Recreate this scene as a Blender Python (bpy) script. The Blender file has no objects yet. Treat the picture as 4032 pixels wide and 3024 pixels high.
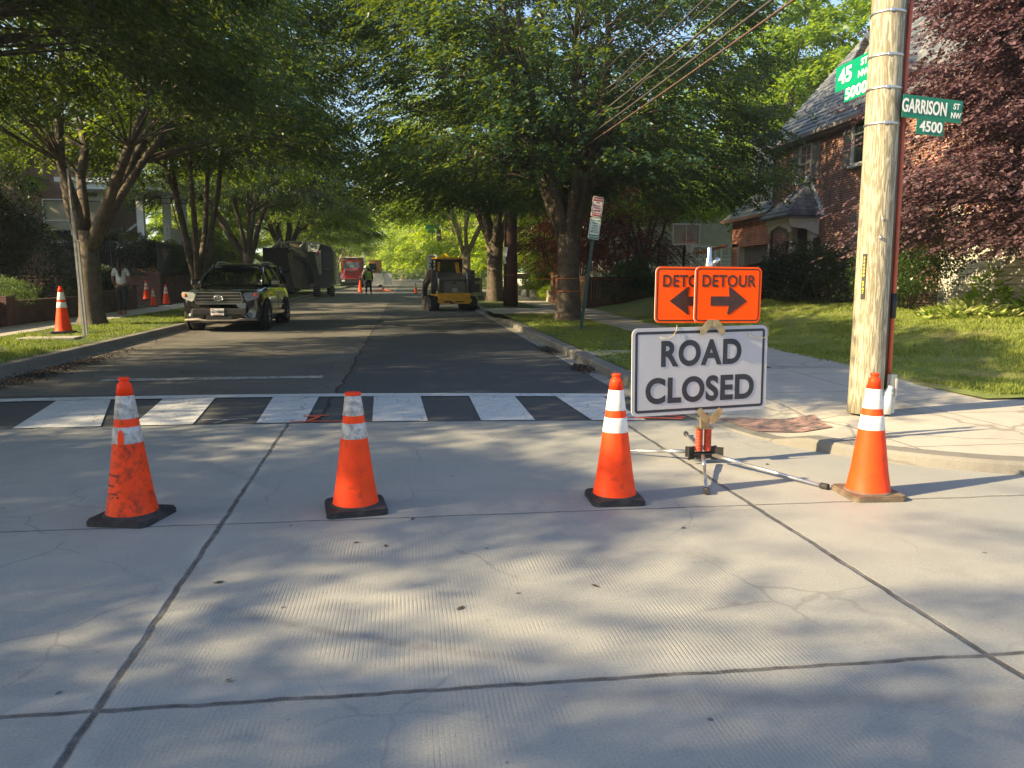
import bpy, bmesh, math, random
import numpy as np
from mathutils import Vector, Matrix, Euler
R = math.radians
random.seed(7)
scene = bpy.context.scene
COL = scene.collection
# ---------------------------------------------------------------- camera
cam_d = bpy.data.cameras.new("camera")
cam_d.sensor_width = 36.0
cam_d.lens = 27.03
cam_d.clip_end = 2000
cam = bpy.data.objects.new("camera", cam_d)
COL.objects.link(cam)
cam.location = (0, 0, 1.5)
cam.rotation_euler = (R(90 - 7.33), 0, R(-7.69))
scene.camera = cam
# ---------------------------------------------------------------- sky and sun
SUN_EL, SUN_AZ = 28.0, 256.7
world = bpy.data.worlds.new("World")
scene.world = world
world.use_nodes = True
wn = world.node_tree
wn.nodes.clear()
sky = wn.nodes.new("ShaderNodeTexSky")
sky.sky_type = 'NISHITA'
sky.sun_disc = False
sky.sun_elevation = R(SUN_EL)
sky.sun_rotation = R(SUN_AZ)
sky.air_density = 1.0
sky.dust_density = 1.2
sky.ozone_density = 1.3
bg = wn.nodes.new("ShaderNodeBackground")
bg.inputs[1].default_value = 0.10
wo = wn.nodes.new("ShaderNodeOutputWorld")
wn.links.new(sky.outputs[0], bg.inputs[0])
wn.links.new(bg.outputs[0], wo.inputs[0])
sd = bpy.data.lights.new("sun", 'SUN')
sd.energy = 5.0
sd.angle = R(0.55)
sd.color = (1.0, 0.79, 0.46)
sun = bpy.data.objects.new("sun", sd)
COL.objects.link(sun)
sdir = Vector((math.sin(R(SUN_AZ)) * math.cos(R(SUN_EL)), math.cos(R(SUN_AZ)) * math.cos(R(SUN_EL)), math.sin(R(SUN_EL))))
sun.rotation_euler = (-sdir).to_track_quat('-Z', 'Y').to_euler()
scene.view_settings.view_transform = 'Standard'
scene.view_settings.look = 'None'
scene.view_settings.exposure = 1.62
scene.view_settings.gamma = 1.0
try:
    scene.cycles.max_bounces = 5; scene.cycles.diffuse_bounces = 3; scene.cycles.glossy_bounces = 3; scene.cycles.transmission_bounces = 3
    scene.cycles.transparent_max_bounces = 8
    scene.cycles.use_adaptive_sampling = True
except Exception:
    pass
# ---------------------------------------------------------------- helpers

def gz(Y):
    if Y < 8: return 0.0
    if Y < 12: return .016 * (Y - 8) ** 2 / 8
    return .016 * (Y - 10)

class MB:
    """collects simple shapes and links them as one mesh object"""
    def __init__(s): s.v = []; s.f = []; s.sm = []
    def add(s, verts, faces, smooth=False):
        n = len(s.v); s.v += [tuple(v) for v in verts]
        s.f += [tuple(i + n for i in f) for f in faces]; s.sm += [smooth] * len(faces)
        return s
    def box(s, c, d, rot=None, bev=0.0):
        hx, hy, hz = d[0] / 2, d[1] / 2, d[2] / 2
        if bev > 0:
            bm = bmesh.new(); bmesh.ops.create_cube(bm, size=1)
            for v in bm.verts: v.co = Vector((v.co.x * d[0], v.co.y * d[1], v.co.z * d[2]))
            bmesh.ops.bevel(bm, geom=list(bm.edges), offset=bev, segments=2, profile=.6, affect='EDGES')
            bm.verts.index_update()
            vs = [v.co.copy() for v in bm.verts]; fs = [[v.index for v in f.verts] for f in bm.faces]; bm.free()
        else:
            vs = [Vector((x * hx, y * hy, z * hz)) for x in (-1, 1) for y in (-1, 1) for z in (-1, 1)]
            fs = [(0, 1, 3, 2), (4, 6, 7, 5), (0, 4, 5, 1), (2, 3, 7, 6), (0, 2, 6, 4), (1, 5, 7, 3)]
        if rot is not None:
            M = rot if isinstance(rot, Matrix) else Euler(rot).to_matrix()
            vs = [M @ v for v in vs]
        c = Vector(c)
        return s.add([v + c for v in vs], fs)
    def hexa(s, b, t):
        """b, t: four bottom and four top corners"""
        return s.add(list(b) + list(t), [(3, 2, 1, 0), (4, 5, 6, 7), (0, 1, 5, 4), (1, 2, 6, 5), (2, 3, 7, 6), (3, 0, 4, 7)])
    def tube(s, pts, rad, n=8, cap=True, smooth=True):
        pts = [Vector(p) for p in pts]
        if not hasattr(rad, '__len__'): rad = [rad] * len(pts)
        vs = []; up = Vector((0, 0, 1))
        prev = None
        for i, p in enumerate(pts):
            t = (pts[min(i + 1, len(pts) - 1)] - pts[max(i - 1, 0)])
            if t.length < 1e-9: t = Vector((0, 0, 1))
            t.normalize()
            if prev is None:
                a = t.cross(up)
                if a.length < .05: a = t.cross(Vector((1, 0, 0)))
            else:
                a = prev - t * prev.dot(t)
                if a.length < 1e-6: a = t.cross(up)
            a.normalize(); prev = a
            b = t.cross(a)
            for k in range(n):
                an = 2 * math.pi * (k + .5) / n
                vs.append(p + (a * math.cos(an) + b * math.sin(an)) * rad[i])
        fs = []
        for i in range(len(pts) - 1):
            for k in range(n):
                k2 = (k + 1) % n
                fs.append((i * n + k, i * n + k2, (i + 1) * n + k2, (i + 1) * n + k))
        s.add(vs, fs, smooth)
        if cap:
            m = len(s.v) - len(vs)
            s.f.append(tuple(m + k for k in range(n))[::-1]); s.sm.append(False)
            m2 = m + (len(pts) - 1) * n
            s.f.append(tuple(m2 + k for k in range(n))); s.sm.append(False)
        return s
    def lathe(s, prof, c=(0, 0, 0), n=24, axis='Z', smooth=True):
        vs = []; fs = []
        for (r, z) in prof:
            for k in range(n):
                a = 2 * math.pi * k / n
                p = (r * math.cos(a), r * math.sin(a), z)
                if axis == 'X': p = (z, p[0], p[1])
                if axis == 'Y': p = (p[0], z, p[1])
                vs.append((p[0] + c[0], p[1] + c[1], p[2] + c[2]))
        for i in range(len(prof) - 1):
            for k in range(n):
                k2 = (k + 1) % n
                fs.append((i * n + k, i * n + k2, (i + 1) * n + k2, (i + 1) * n + k))
        fs2 = [tuple(range(n))[::-1], tuple((len(prof) - 1) * n + k for k in range(n))]
        s.add(vs, fs, smooth)
        m = len(s.v) - len(vs)
        for f in fs2: s.f.append(tuple(i + m for i in f)); s.sm.append(False)
        return s
    def prism(s, poly, plane, a, b):
        """2-D outline in plane 'XZ','YZ' or 'XY', thickness from a to b on the other axis"""
        def P(u, w, t):
            return {'XZ': (u, t, w), 'YZ': (t, u, w), 'XY': (u, w, t)}[plane]
        n = len(poly)
        vs = [P(u, w, a) for u, w in poly] + [P(u, w, b) for u, w in poly]
        fs = [tuple(range(n))[::-1], tuple(range(n, 2 * n))]
        fs += [(k, (k + 1) % n, n + (k + 1) % n, n + k) for k in range(n)]
        return s.add(vs, fs)
    def ring(s, outer, inner, y):
        n = len(outer)
        vs = [(u, y, w) for u, w in outer] + [(u, y, w) for u, w in inner]
        return s.add(vs, [(k, (k + 1) % n, n + (k + 1) % n, n + k) for k in range(n)])
    def loft(s, secs, smooth=True, cap=True):
        n = len(secs[0]); vs = [p for sec in secs for p in sec]; fs = []
        for i in range(len(secs) - 1):
            for k in range(n):
                k2 = (k + 1) % n
                fs.append((i * n + k, i * n + k2, (i + 1) * n + k2, (i + 1) * n + k))
        s.add(vs, fs, smooth)
        if cap:
            m = len(s.v) - len(vs)
            s.f.append(tuple(m + k for k in range(n))[::-1]); s.sm.append(False)
            s.f.append(tuple(m + (len(secs) - 1) * n + k for k in range(n))); s.sm.append(False)
        return s
    def xf(s, M):
        s.v = [tuple(M @ Vector(v)) for v in s.v]; return s
    def build(s, name, mat, parent=None, **kw):
        me = bpy.data.meshes.new(name)
        me.from_pydata(s.v, [], s.f)
        me.polygons.foreach_set('use_smooth', s.sm)
        if mat: me.materials.append(mat)
        bm = bmesh.new(); bm.from_mesh(me); bmesh.ops.recalc_face_normals(bm, faces=bm.faces); bm.to_mesh(me); bm.free()
        o = bpy.data.objects.new(name, me); COL.objects.link(o)
        if parent: o.parent = parent
        for k, v in kw.items(): o[k] = v
        return o

def thing(name, label, cat, loc=(0, 0, 0), rz=0, group=None, scale=1.0):
    o = bpy.data.objects.new(name, None); COL.objects.link(o)
    o.empty_display_size = .2
    o.location = loc; o.rotation_euler = (0, 0, rz); o.scale = (scale,) * 3
    o['label'] = label; o['category'] = cat
    if group: o['group'] = group
    return o
def tag(o, label, cat, group=None):
    o['label'] = label; o['category'] = cat
    if group: o['group'] = group
    return o
def dup(root, loc, rz=0, label=None, group=None, scale=None, cat=None):
    r = root.copy(); COL.objects.link(r); r.location = loc; r.rotation_euler = (root.rotation_euler[0], root.rotation_euler[1], rz)
    if label: r['label'] = label
    if group: r['group'] = group
    if cat: r['category'] = cat
    if scale is not None: r.scale = scale if hasattr(scale, '__len__') else (scale,) * 3
    for ch in list(root.children):
        c = ch.copy(); COL.objects.link(c); c.parent = r
        for g in ch.children:
            d = g.copy(); COL.objects.link(d); d.parent = c
    return r

def rrect(w, h, r, n=6, cx=0, cz=0, ch=None):
    pts = []
    for (sx, sz, a0) in ((1, 1, 0), (-1, 1, 90), (-1, -1, 180), (1, -1, 270)):
        for k in range(n + 1):
            a = R(a0 + 90 * k / n)
            pts.append((cx + sx * (w / 2 - r) + r * math.cos(a), cz + sz * (h / 2 - r) + r * math.sin(a)))
    return pts
def text_obj(body, h, mat, parent, name='lettering', at=(0, 0, 0), sx=1.0, bold=0.0, ax='CENTER', space=1.0, vertical=False, sink=.0006):
    """flat lettering in the XZ plane, readable from -Y, cap height h"""
    c = bpy.data.curves.new(name, 'FONT'); c.body = body
    c.align_x = ax; c.align_y = 'CENTER'; c.size = 1.0; c.offset = bold; c.extrude = sink / h * .7
    c.space_character = space; c.resolution_u = 6
    t = bpy.data.objects.new(name, c); COL.objects.link(t)
    bpy.context.view_layer.update()
    me = bpy.data.meshes.new_from_object(t.evaluated_get(bpy.context.evaluated_depsgraph_get()))
    bpy.data.objects.remove(t); bpy.data.curves.remove(c)
    k = h / .73
    for v in me.vertices:
        x, y, z = v.co
        v.co = (at[0] + x * k * sx, at[1] - z * k, at[2] + y * k)
    me.materials.clear(); me.materials.append(mat)
    o = bpy.data.objects.new(name, me); COL.objects.link(o); o.parent = parent
    return o

# ---------------------------------------------------------------- materials
def mat(name, col, rough=.7, metal=0.0, var=.15, vs=4.0, bump=0.0, bs=60.0, spec=.5, dirt=None, dirt_amt=.5, ds=3.0, coat=0.0, dark_lo=.5, coords='Object'):
    m = bpy.data.materials.new(name); m.use_nodes = True
    nt = m.node_tree; N = nt.nodes; L = nt.links
    b = N['Principled BSDF']
    b.inputs['Roughness'].default_value = rough; b.inputs['Metallic'].default_value = metal
    b.inputs['Specular IOR Level'].default_value = spec; b.inputs['Coat Weight'].default_value = coat
    tc = N.new('ShaderNodeTexCoord')
    nz = N.new('ShaderNodeTexNoise'); nz.inputs['Scale'].default_value = vs; nz.inputs['Detail'].default_value = 6
    L.new(tc.outputs[coords], nz.inputs['Vector'])
    mx = N.new('ShaderNodeMix'); mx.data_type = 'RGBA'
    c = Vector(col)
    mx.inputs[6].default_value = (*(c * (1 - var)), 1); mx.inputs[7].default_value = (*[min(1, q) for q in (c * (1 + var))], 1)
    rp = N.new('ShaderNodeMapRange'); rp.inputs[1].default_value = .3; rp.inputs[2].default_value = .7
    L.new(nz.outputs[0], rp.inputs[0]); L.new(rp.outputs[0], mx.inputs[0])
    out = mx.outputs[2]
    if dirt is not None:
        n2 = N.new('ShaderNodeTexNoise'); n2.inputs['Scale'].default_value = ds; n2.inputs['Detail'].default_value = 8; n2.inputs['Roughness'].default_value = .7
        L.new(tc.outputs[coords], n2.inputs['Vector'])
        r2 = N.new('ShaderNodeMapRange'); r2.inputs[1].default_value = dark_lo; r2.inputs[2].default_value = dark_lo + .16; r2.inputs[4].default_value = dirt_amt
        L.new(n2.outputs[0], r2.inputs[0])
        m2 = N.new('ShaderNodeMix'); m2.data_type = 'RGBA'; m2.inputs[7].default_value = (*dirt, 1)
        L.new(r2.outputs[0], m2.inputs[0]); L.new(out, m2.inputs[6]); out = m2.outputs[2]
    L.new(out, b.inputs['Base Color'])
    if bump > 0:
        n3 = N.new('ShaderNodeTexNoise'); n3.inputs['Scale'].default_value = bs; n3.inputs['Detail'].default_value = 4
        L.new(tc.outputs[coords], n3.inputs['Vector'])
        bp = N.new('ShaderNodeBump'); bp.inputs['Strength'].default_value = bump; bp.inputs['Distance'].default_value = .01
        L.new(n3.outputs[0], bp.inputs['Height']); L.new(bp.outputs[0], b.inputs['Normal'])
    return m

def leafmat(name, c1, c2, trans, tw=.45, rough=.45):
    m = bpy.data.materials.new(name); m.use_nodes = True
    nt = m.node_tree; N = nt.nodes; L = nt.links; N.clear()
    o = N.new('ShaderNodeOutputMaterial')
    g = N.new('ShaderNodeNewGeometry')
    tc = N.new('ShaderNodeTexCoord'); nz = N.new('ShaderNodeTexNoise'); nz.inputs['Scale'].default_value = .9
    L.new(tc.outputs['Object'], nz.inputs['Vector'])
    ad = N.new('ShaderNodeMath'); ad.operation = 'MULTIPLY_ADD'; ad.inputs[1].default_value = .55
    L.new(g.outputs['Random Per Island'], ad.inputs[0])
    ml = N.new('ShaderNodeMath'); ml.operation = 'MULTIPLY'; ml.inputs[1].default_value = .5
    L.new(nz.outputs[0], ml.inputs[0]); L.new(ml.outputs[0], ad.inputs[2])
    mx = N.new('ShaderNodeMix'); mx.data_type = 'RGBA'
    mx.inputs[6].default_value = (*c1, 1); mx.inputs[7].default_value = (*c2, 1)
    L.new(ad.outputs[0], mx.inputs[0])
    p = N.new('ShaderNodeBsdfPrincipled'); p.inputs['Roughness'].default_value = rough; p.inputs['Specular IOR Level'].default_value = .35
    L.new(mx.outputs[2], p.inputs['Base Color'])
    t = N.new('ShaderNodeBsdfTranslucent'); t.inputs[0].default_value = (*trans, 1)
    ms = N.new('ShaderNodeMixShader'); ms.inputs[0].default_value = tw
    L.new(p.outputs[0], ms.inputs[1]); L.new(t.outputs[0], ms.inputs[2]); L.new(ms.outputs[0], o.inputs[0])
    return m

def brickmat(name, c1, c2, mortar, sc=1.0, w=.215, h=.068, msize=.012, off=.5, rough=.85, bump=.5, mode='wall', mottle=.35):
    m = bpy.data.materials.new(name); m.use_nodes = True
    nt = m.node_tree; N = nt.nodes; L = nt.links; b = N['Principled BSDF']
    b.inputs['Roughness'].default_value = rough
    tc = N.new('ShaderNodeTexCoord'); sp = N.new('ShaderNodeSeparateXYZ'); L.new(tc.outputs['Object'], sp.inputs[0])
    ad = N.new('ShaderNodeMath'); ad.operation = 'ADD'; L.new(sp.outputs[0], ad.inputs[0]); L.new(sp.outputs[1], ad.inputs[1])
    cb = N.new('ShaderNodeCombineXYZ')
    if mode == 'wall': L.new(ad.outputs[0], cb.inputs[0]); L.new(sp.outputs[2], cb.inputs[1])
    else: L.new(sp.outputs[1], cb.inputs[0]); L.new(sp.outputs[2], cb.inputs[1])
    bt = N.new('ShaderNodeTexBrick'); L.new(cb.outputs[0], bt.inputs['Vector'])
    bt.inputs['Color1'].default_value = (*c1, 1); bt.inputs['Color2'].default_value = (*c2, 1); bt.inputs['Mortar'].default_value = (*mortar, 1)
    bt.inputs['Scale'].default_value = 1.0; bt.inputs['Brick Width'].default_value = w * sc; bt.inputs['Row Height'].default_value = h * sc
    bt.inputs['Mortar Size'].default_value = msize * sc; bt.offset = off; bt.inputs['Mortar Smooth'].default_value = .1
    nz = N.new('ShaderNodeTexNoise'); nz.inputs['Scale'].default_value = 2.5; nz.inputs['Detail'].default_value = 8; L.new(tc.outputs['Object'], nz.inputs['Vector'])
    mr = N.new('ShaderNodeMapRange'); mr.inputs[3].default_value = 1 - mottle; mr.inputs[4].default_value = 1 + mottle; mr.inputs[1].default_value = .3; mr.inputs[2].default_value = .7
    L.new(nz.outputs[0], mr.inputs[0])
    mm = N.new('ShaderNodeVectorMath'); mm.operation = 'MULTIPLY'; L.new(bt.outputs[0], mm.inputs[0]); L.new(mr.outputs[0], mm.inputs[1])
    L.new(mm.outputs[0], b.inputs['Base Color'])
    bp = N.new('ShaderNodeBump'); bp.invert = True; bp.inputs['Strength'].default_value = bump; bp.inputs['Distance'].default_value = .01
    L.new(bt.outputs['Fac'], bp.inputs['Height']); L.new(bp.outputs[0], b.inputs['Normal'])
    return m

M = {}
M['cone'] = mat('cone orange', (.93, .060, .006), .55, spec=.25, var=.10, vs=9, dirt=(.10, .03, .02), dirt_amt=.75, ds=11, dark_lo=.56)
M['conetop'] = mat('cone cap', (.93, .045, .006), .5, spec=.25, var=.08)
M['band'] = mat('reflective band', (.62, .60, .58), .5, var=.2, vs=30, dirt=(.25, .22, .2), dirt_amt=.6, ds=24, dark_lo=.5)
M['bandclean'] = mat('cleaner reflective band', (.75, .72, .68), .5, var=.08, vs=30, dirt=(.4, .34, .3), dirt_amt=.5, ds=18, dark_lo=.58)
M['rubber'] = mat('black rubber', (.022, .022, .025), .75, var=.3, vs=20, bump=.3, dirt=(.08, .075, .07), dirt_amt=.6, ds=8)
M['rubberbrown'] = mat('sunlit brown rubber', (.12, .085, .06), .8, var=.3, vs=14, bump=.3, dirt=(.2, .16, .11), dirt_amt=.6, ds=8)  # black rubber browned by sunlight put into its colour, with dirt mottling
M['signorange'] = mat('sign orange', (1.0, .085, .0), .6, spec=.15, var=.05, vs=6, dirt=(.8, .05, .01), dirt_amt=.4, ds=9, dark_lo=.6)
M['signworn'] = mat('worn sign orange', (1.0, .095, .004), .6, spec=.15, var=.06, vs=6, dirt=(.5, .3, .28), dirt_amt=.6, ds=14, dark_lo=.62)
M['signwhite'] = mat('sign white', (.46, .46, .49), .35, var=.05, vs=5, dirt=(.44, .42, .42), dirt_amt=.6, ds=9, dark_lo=.56)
M['signink'] = mat('sign black', (.02, .024, .035), .45, var=.2, vs=20)
M['inkbrown'] = mat('sign brown black', (.045, .014, .010), .5, var=.4, vs=22)
M['green'] = mat('sign green', (.0, .16, .085), .4, var=.08, vs=5)
M['greenlit'] = mat('sunlit sign green', (.0, .22, .12), .4, var=.08, vs=5)  # brighter copy of the sign green, sunlight put into the colour
M['white'] = mat('white paint', (.78, .77, .74), .5, var=.05, vs=3)
M['signback'] = mat('sign aluminium back', (.78, .78, .76), .45, var=.08, vs=2)
M['steel'] = mat('galvanised steel', (.55, .56, .58), .35, metal=.9, var=.15, vs=14)
M['chrome'] = mat('chrome', (.62, .62, .62), .22, metal=1.0, var=.04)
M['brass'] = mat('zinc gold hardware', (.34, .27, .16), .45, metal=.7, var=.25, vs=18)
M['springred'] = mat('spring red', (.55, .07, .03), .5, var=.2, vs=20)
M['black'] = mat('black metal', (.012, .012, .013), .5, var=.3, vs=9)
M['darkgrey'] = mat('dark grey machine paint', (.05, .05, .048), .45, var=.25, vs=6, dirt=(.14, .12, .09), dirt_amt=.5, ds=5)
M['greypanel'] = mat('grey rear grille', (.17, .155, .13), .6, var=.15, vs=12, dirt=(.19, .16, .12), dirt_amt=.6, ds=6)
M['yellow'] = mat('machine yellow', (.80, .40, .02), .4, var=.1, vs=5, dirt=(.3, .16, .03), dirt_amt=.5, ds=6)
M['signyellow'] = mat('sign yellow', (.90, .62, .0), .4, var=.05)
M['red'] = mat('truck red', (.50, .02, .03), .3, var=.12, vs=3, coat=.3)
M['conedirty'] = mat('scuffed cone orange', (.90, .060, .008), .55, spec=.25, var=.12, vs=9, dirt=(.06, .03, .02), dirt_amt=.7, ds=16, dark_lo=.49)
M['bedgrey'] = mat('dump bed grey', (.18, .16, .14), .6, var=.2, vs=3, dirt=(.3, .24, .18), dirt_amt=.6)
M['paleshell'] = mat('pale machine shell', (.60, .64, .68), .4, var=.1, vs=2, dirt=(.3, .28, .25), dirt_amt=.5)
M['carpaint'] = mat('black car paint', (.006, .007, .008), .12, var=.1, coat=1.0, spec=.6)
M['glass'] = mat('dark glass', (.010, .013, .014), .04, var=.05, spec=.9)
M['tyre'] = mat('tyre', (.018, .018, .018), .85, var=.2, vs=14, dirt=(.06, .055, .05), dirt_amt=.5)
M['rim'] = mat('alloy rim', (.60, .60, .61), .35, metal=.15, var=.08)
M['lens'] = mat('headlight lens', (.20, .21, .22), .3, var=.3, vs=12, spec=.3)
M['grille'] = mat('grille metal', (.26, .26, .26), .35, metal=.8)
M['amber'] = mat('amber lens', (.75, .12, .03), .2, var=.1)
M['redlens'] = mat('red lens', (.5, .01, .01), .2, var=.1)
M['brick'] = brickmat('red brick', (.22, .058, .036), (.13, .036, .026), (.27, .22, .18), 1.1)
M['brickdark'] = brickmat('garden wall brick', (.12, .036, .028), (.08, .025, .02), (.10, .075, .06), 1.0)
M['brickwhite'] = brickmat('white painted brick', (.58, .56, .51), (.52, .50, .46), (.44, .42, .38), 1.1, mottle=.12)
M['brickpink'] = brickmat('pink brick', (.26, .12, .10), (.21, .095, .08), (.27, .2, .17), 1.0, mottle=.15)
M['slate'] = brickmat('slate roof', (.09, .10, .115), (.20, .21, .22), (.05, .055, .06), 1.0, w=.34, h=.2, msize=.012, rough=.5, mode='roof', mottle=.35)
M['siding'] = brickmat('cream siding', (.56, .54, .47), (.54, .52, .45), (.25, .24, .2), 1.0, w=8, h=.19, msize=.015, mottle=.08)
M['trim'] = mat('cream trim', (.52, .50, .43), .55, var=.06, vs=3)
M['trimwhite'] = mat('white trim', (.80, .82, .85), .5, var=.05, vs=3)
M['shutter'] = mat('taupe shutter', (.20, .17, .165), .55, var=.1, vs=4)
M['winglass'] = mat('window glass', (.03, .035, .035), .06, var=.4, vs=1.2, spec=.8)
M['curtain'] = mat('window blind', (.45, .42, .33), .5, var=.1, vs=2)
M['doordark'] = mat('dark door', (.03, .025, .02), .4, var=.2)
M['garage'] = mat('garage door', (.13, .12, .12), .5, var=.12)
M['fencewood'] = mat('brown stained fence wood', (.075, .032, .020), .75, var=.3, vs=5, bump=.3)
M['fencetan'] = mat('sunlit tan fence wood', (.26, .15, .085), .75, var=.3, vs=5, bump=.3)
M['stone'] = mat('retaining stone', (.36, .33, .28), .85, var=.25, vs=5, bump=.5, bs=20)
M['bark'] = mat('zelkova bark', (.075, .058, .042), .9, var=.4, vs=6, bump=.8, bs=22, dirt=(.13, .11, .085), dirt_amt=.6, ds=7)
M['barkpale'] = mat('pale bark', (.28, .22, .15), .9, var=.3, vs=5, bump=.7, bs=22)
M['pvc'] = mat('white pvc', (.80, .78, .72), .4, var=.05)
M['conduit'] = mat('orange conduit', (.42, .075, .035), .45, var=.12, vs=4)
M['guard'] = mat('brown cable guard', (.10, .06, .05), .6, var=.2)
M['plaque'] = mat('pole tag black', (.02, .02, .018), .5, var=.2)
M['plaquetext'] = mat('pole tag yellow', (.85, .65, .03), .5, var=.05)
M['wire'] = mat('cable sheath', (.055, .050, .047), .6, var=.3, vs=3)
M['signred'] = mat('parking sign red', (.42, .03, .04), .45, var=.1)
M['signgreen2'] = mat('parking sign green', (.03, .20, .12), .45, var=.1)
M['postgreen'] = mat('green post', (.012, .05, .04), .5, var=.2)
M['skin'] = mat('skin', (.25, .13, .085), .6, var=.08)
M['skindark'] = mat('dark skin', (.10, .05, .035), .6, var=.08)
M['bandold'] = mat('grimy reflective band', (.50, .49, .48), .5, var=.25, vs=40, dirt=(.16, .14, .13), dirt_amt=.7, ds=26, dark_lo=.47)
M['tee'] = mat('grey white tee shirt', (.58, .60, .64), .9, var=.1, vs=8)
M['jeans'] = mat('dark trousers', (.018, .024, .035), .9, var=.2, vs=8)
M['hair'] = mat('black hair', (.008, .006, .006), .6, var=.2, vs=20)
M['hivis'] = mat('high visibility vest', (.42, .85, .06), .7, var=.06)
M['hivisband'] = mat('vest stripe', (.55, .25, .06), .6, var=.1)
M['helmet'] = mat('lime helmet', (.45, .95, .03), .35, var=.04)
M['shoe'] = mat('shoe', (.35, .16, .10), .7, var=.1)
M['tape'] = mat('orange tape', (.75, .16, .04), .5, var=.1)
M['orangefoot'] = mat('orange stand leg', (.9, .10, .03), .45, var=.08)
M['leaflitter'] = mat('dead leaf litter', (.06, .045, .035), .9, var=.5, vs=30, bump=.9, bs=50)
M['orangepaint'] = mat('utility marking paint', (.80, .10, .035), .7, var=.15, vs=20)
M['whitemark'] = mat('white spray mark', (.42, .43, .45), .7, var=.15, vs=20)
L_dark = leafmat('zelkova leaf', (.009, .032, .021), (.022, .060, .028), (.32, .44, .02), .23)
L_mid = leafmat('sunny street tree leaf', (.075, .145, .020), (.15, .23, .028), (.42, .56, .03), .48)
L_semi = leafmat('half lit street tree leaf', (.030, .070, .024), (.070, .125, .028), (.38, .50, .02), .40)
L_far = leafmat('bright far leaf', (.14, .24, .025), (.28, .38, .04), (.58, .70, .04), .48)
L_plum = leafmat('plum leaf', (.050, .027, .033), (.17, .102, .110), (.16, .05, .055), .22)
L_maple = leafmat('red maple leaf', (.05, .013, .012), (.14, .035, .02), (.26, .06, .03), .3)
L_hedge = leafmat('hedge leaf', (.012, .024, .010), (.024, .040, .014), (.06, .10, .02), .25)
L_shrub = leafmat('shrub leaf', (.025, .060, .018), (.060, .105, .030), (.18, .28, .04), .35)
L_hosta = leafmat('hosta leaf', (.20, .32, .05), (.72, .72, .32), (.45, .6, .1), .35)
L_lily = leafmat('lily leaf', (.18, .36, .03), (.34, .54, .05), (.5, .66, .05), .4)
L_grass = leafmat('grass blade', (.12, .18, .03), (.27, .30, .06), (.28, .36, .03), .35, .6)
L_flower = leafmat('white flower', (.5, .5, .45), (.7, .7, .64), (.4, .4, .35), .3)
# ---------------------------------------------------------------- ground materials
class NT:
    def __init__(s, name, rough=.8):
        s.m = bpy.data.materials.new(name); s.m.use_nodes = True; s.t = s.m.node_tree
        s.b = s.t.nodes['Principled BSDF']; s.b.inputs['Roughness'].default_value = rough
        s.tc = s.t.nodes.new('ShaderNodeTexCoord')
        sp = s.t.nodes.new('ShaderNodeSeparateXYZ'); s.t.links.new(s.tc.outputs['Object'], sp.inputs[0])
        s.x, s.y, s.z = sp.outputs
    def put(s, inp, v):
        if isinstance(v, (int, float)): inp.default_value = v
        elif isinstance(v, (tuple, list)): inp.default_value = v if len(v) == 4 else (*v, 1)
        else: s.t.links.new(v, inp)
    def m_(s, op, a, b=0.0, c=0.0):
        n = s.t.nodes.new('ShaderNodeMath'); n.operation = op
        s.put(n.inputs[0], a); s.put(n.inputs[1], b); s.put(n.inputs[2], c); return n.outputs[0]
    def noise(s, sc, det=5, vec=None, rough=.55, stretch=None):
        n = s.t.nodes.new('ShaderNodeTexNoise'); n.inputs['Scale'].default_value = sc; n.inputs['Detail'].default_value = det; n.inputs['Roughness'].default_value = rough
        v = s.tc.outputs['Object']
        if stretch:
            mp = s.t.nodes.new('ShaderNodeMapping'); mp.inputs['Scale'].default_value = stretch; s.t.links.new(v, mp.inputs[0]); v = mp.outputs[0]
        s.t.links.new(v, n.inputs['Vector']); return n.outputs[0]
    def voro(s, sc, w=.03):
        n = s.t.nodes.new('ShaderNodeTexVoronoi'); n.feature = 'DISTANCE_TO_EDGE'; n.inputs['Scale'].default_value = sc
        nz = s.t.nodes.new('ShaderNodeTexNoise'); nz.inputs['Scale'].default_value = sc * 2; nz.inputs['Detail'].default_value = 4
        s.t.links.new(s.tc.outputs['Object'], nz.inputs['Vector'])
        v = s.t.nodes.new('ShaderNodeVectorMath'); v.operation = 'MULTIPLY_ADD'; s.t.links.new(nz.outputs['Color'], v.inputs[0]); v.inputs[1].default_value = (.35 / sc,) * 3; s.t.links.new(s.tc.outputs['Object'], v.inputs[2])
        s.t.links.new(v.outputs[0], n.inputs['Vector']); return s.rng(n.outputs[0], w, 0, 0, 1)
    def rng(s, v, a, b, c=0.0, d=1.0):
        n = s.t.nodes.new('ShaderNodeMapRange'); s.put(n.inputs[0], v); n.inputs[1].default_value = a; n.inputs[2].default_value = b; n.inputs[3].default_value = c; n.inputs[4].default_value = d
        return n.outputs[0]
    def mix(s, f, a, b):
        n = s.t.nodes.new('ShaderNodeMix'); n.data_type = 'RGBA'; s.put(n.inputs[0], f); s.put(n.inputs[6], a); s.put(n.inputs[7], b); return n.outputs[2]
    def line(s, v, at, w):      # 1 on a line of half width w
        return s.rng(s.m_('ABSOLUTE', s.m_('SUBTRACT', v, at)), w, w * .5, 0, 1)
    def done(s, col, height=None, strength=.5, dist=.01):
        s.put(s.b.inputs['Base Color'], col)
        if height is not None:
            bp = s.t.nodes.new('ShaderNodeBump'); bp.inputs['Strength'].default_value = strength; bp.inputs['Distance'].default_value = dist
            s.put(bp.inputs['Height'], height); s.t.links.new(bp.outputs[0], s.b.inputs['Normal'])
        return s.m

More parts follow.
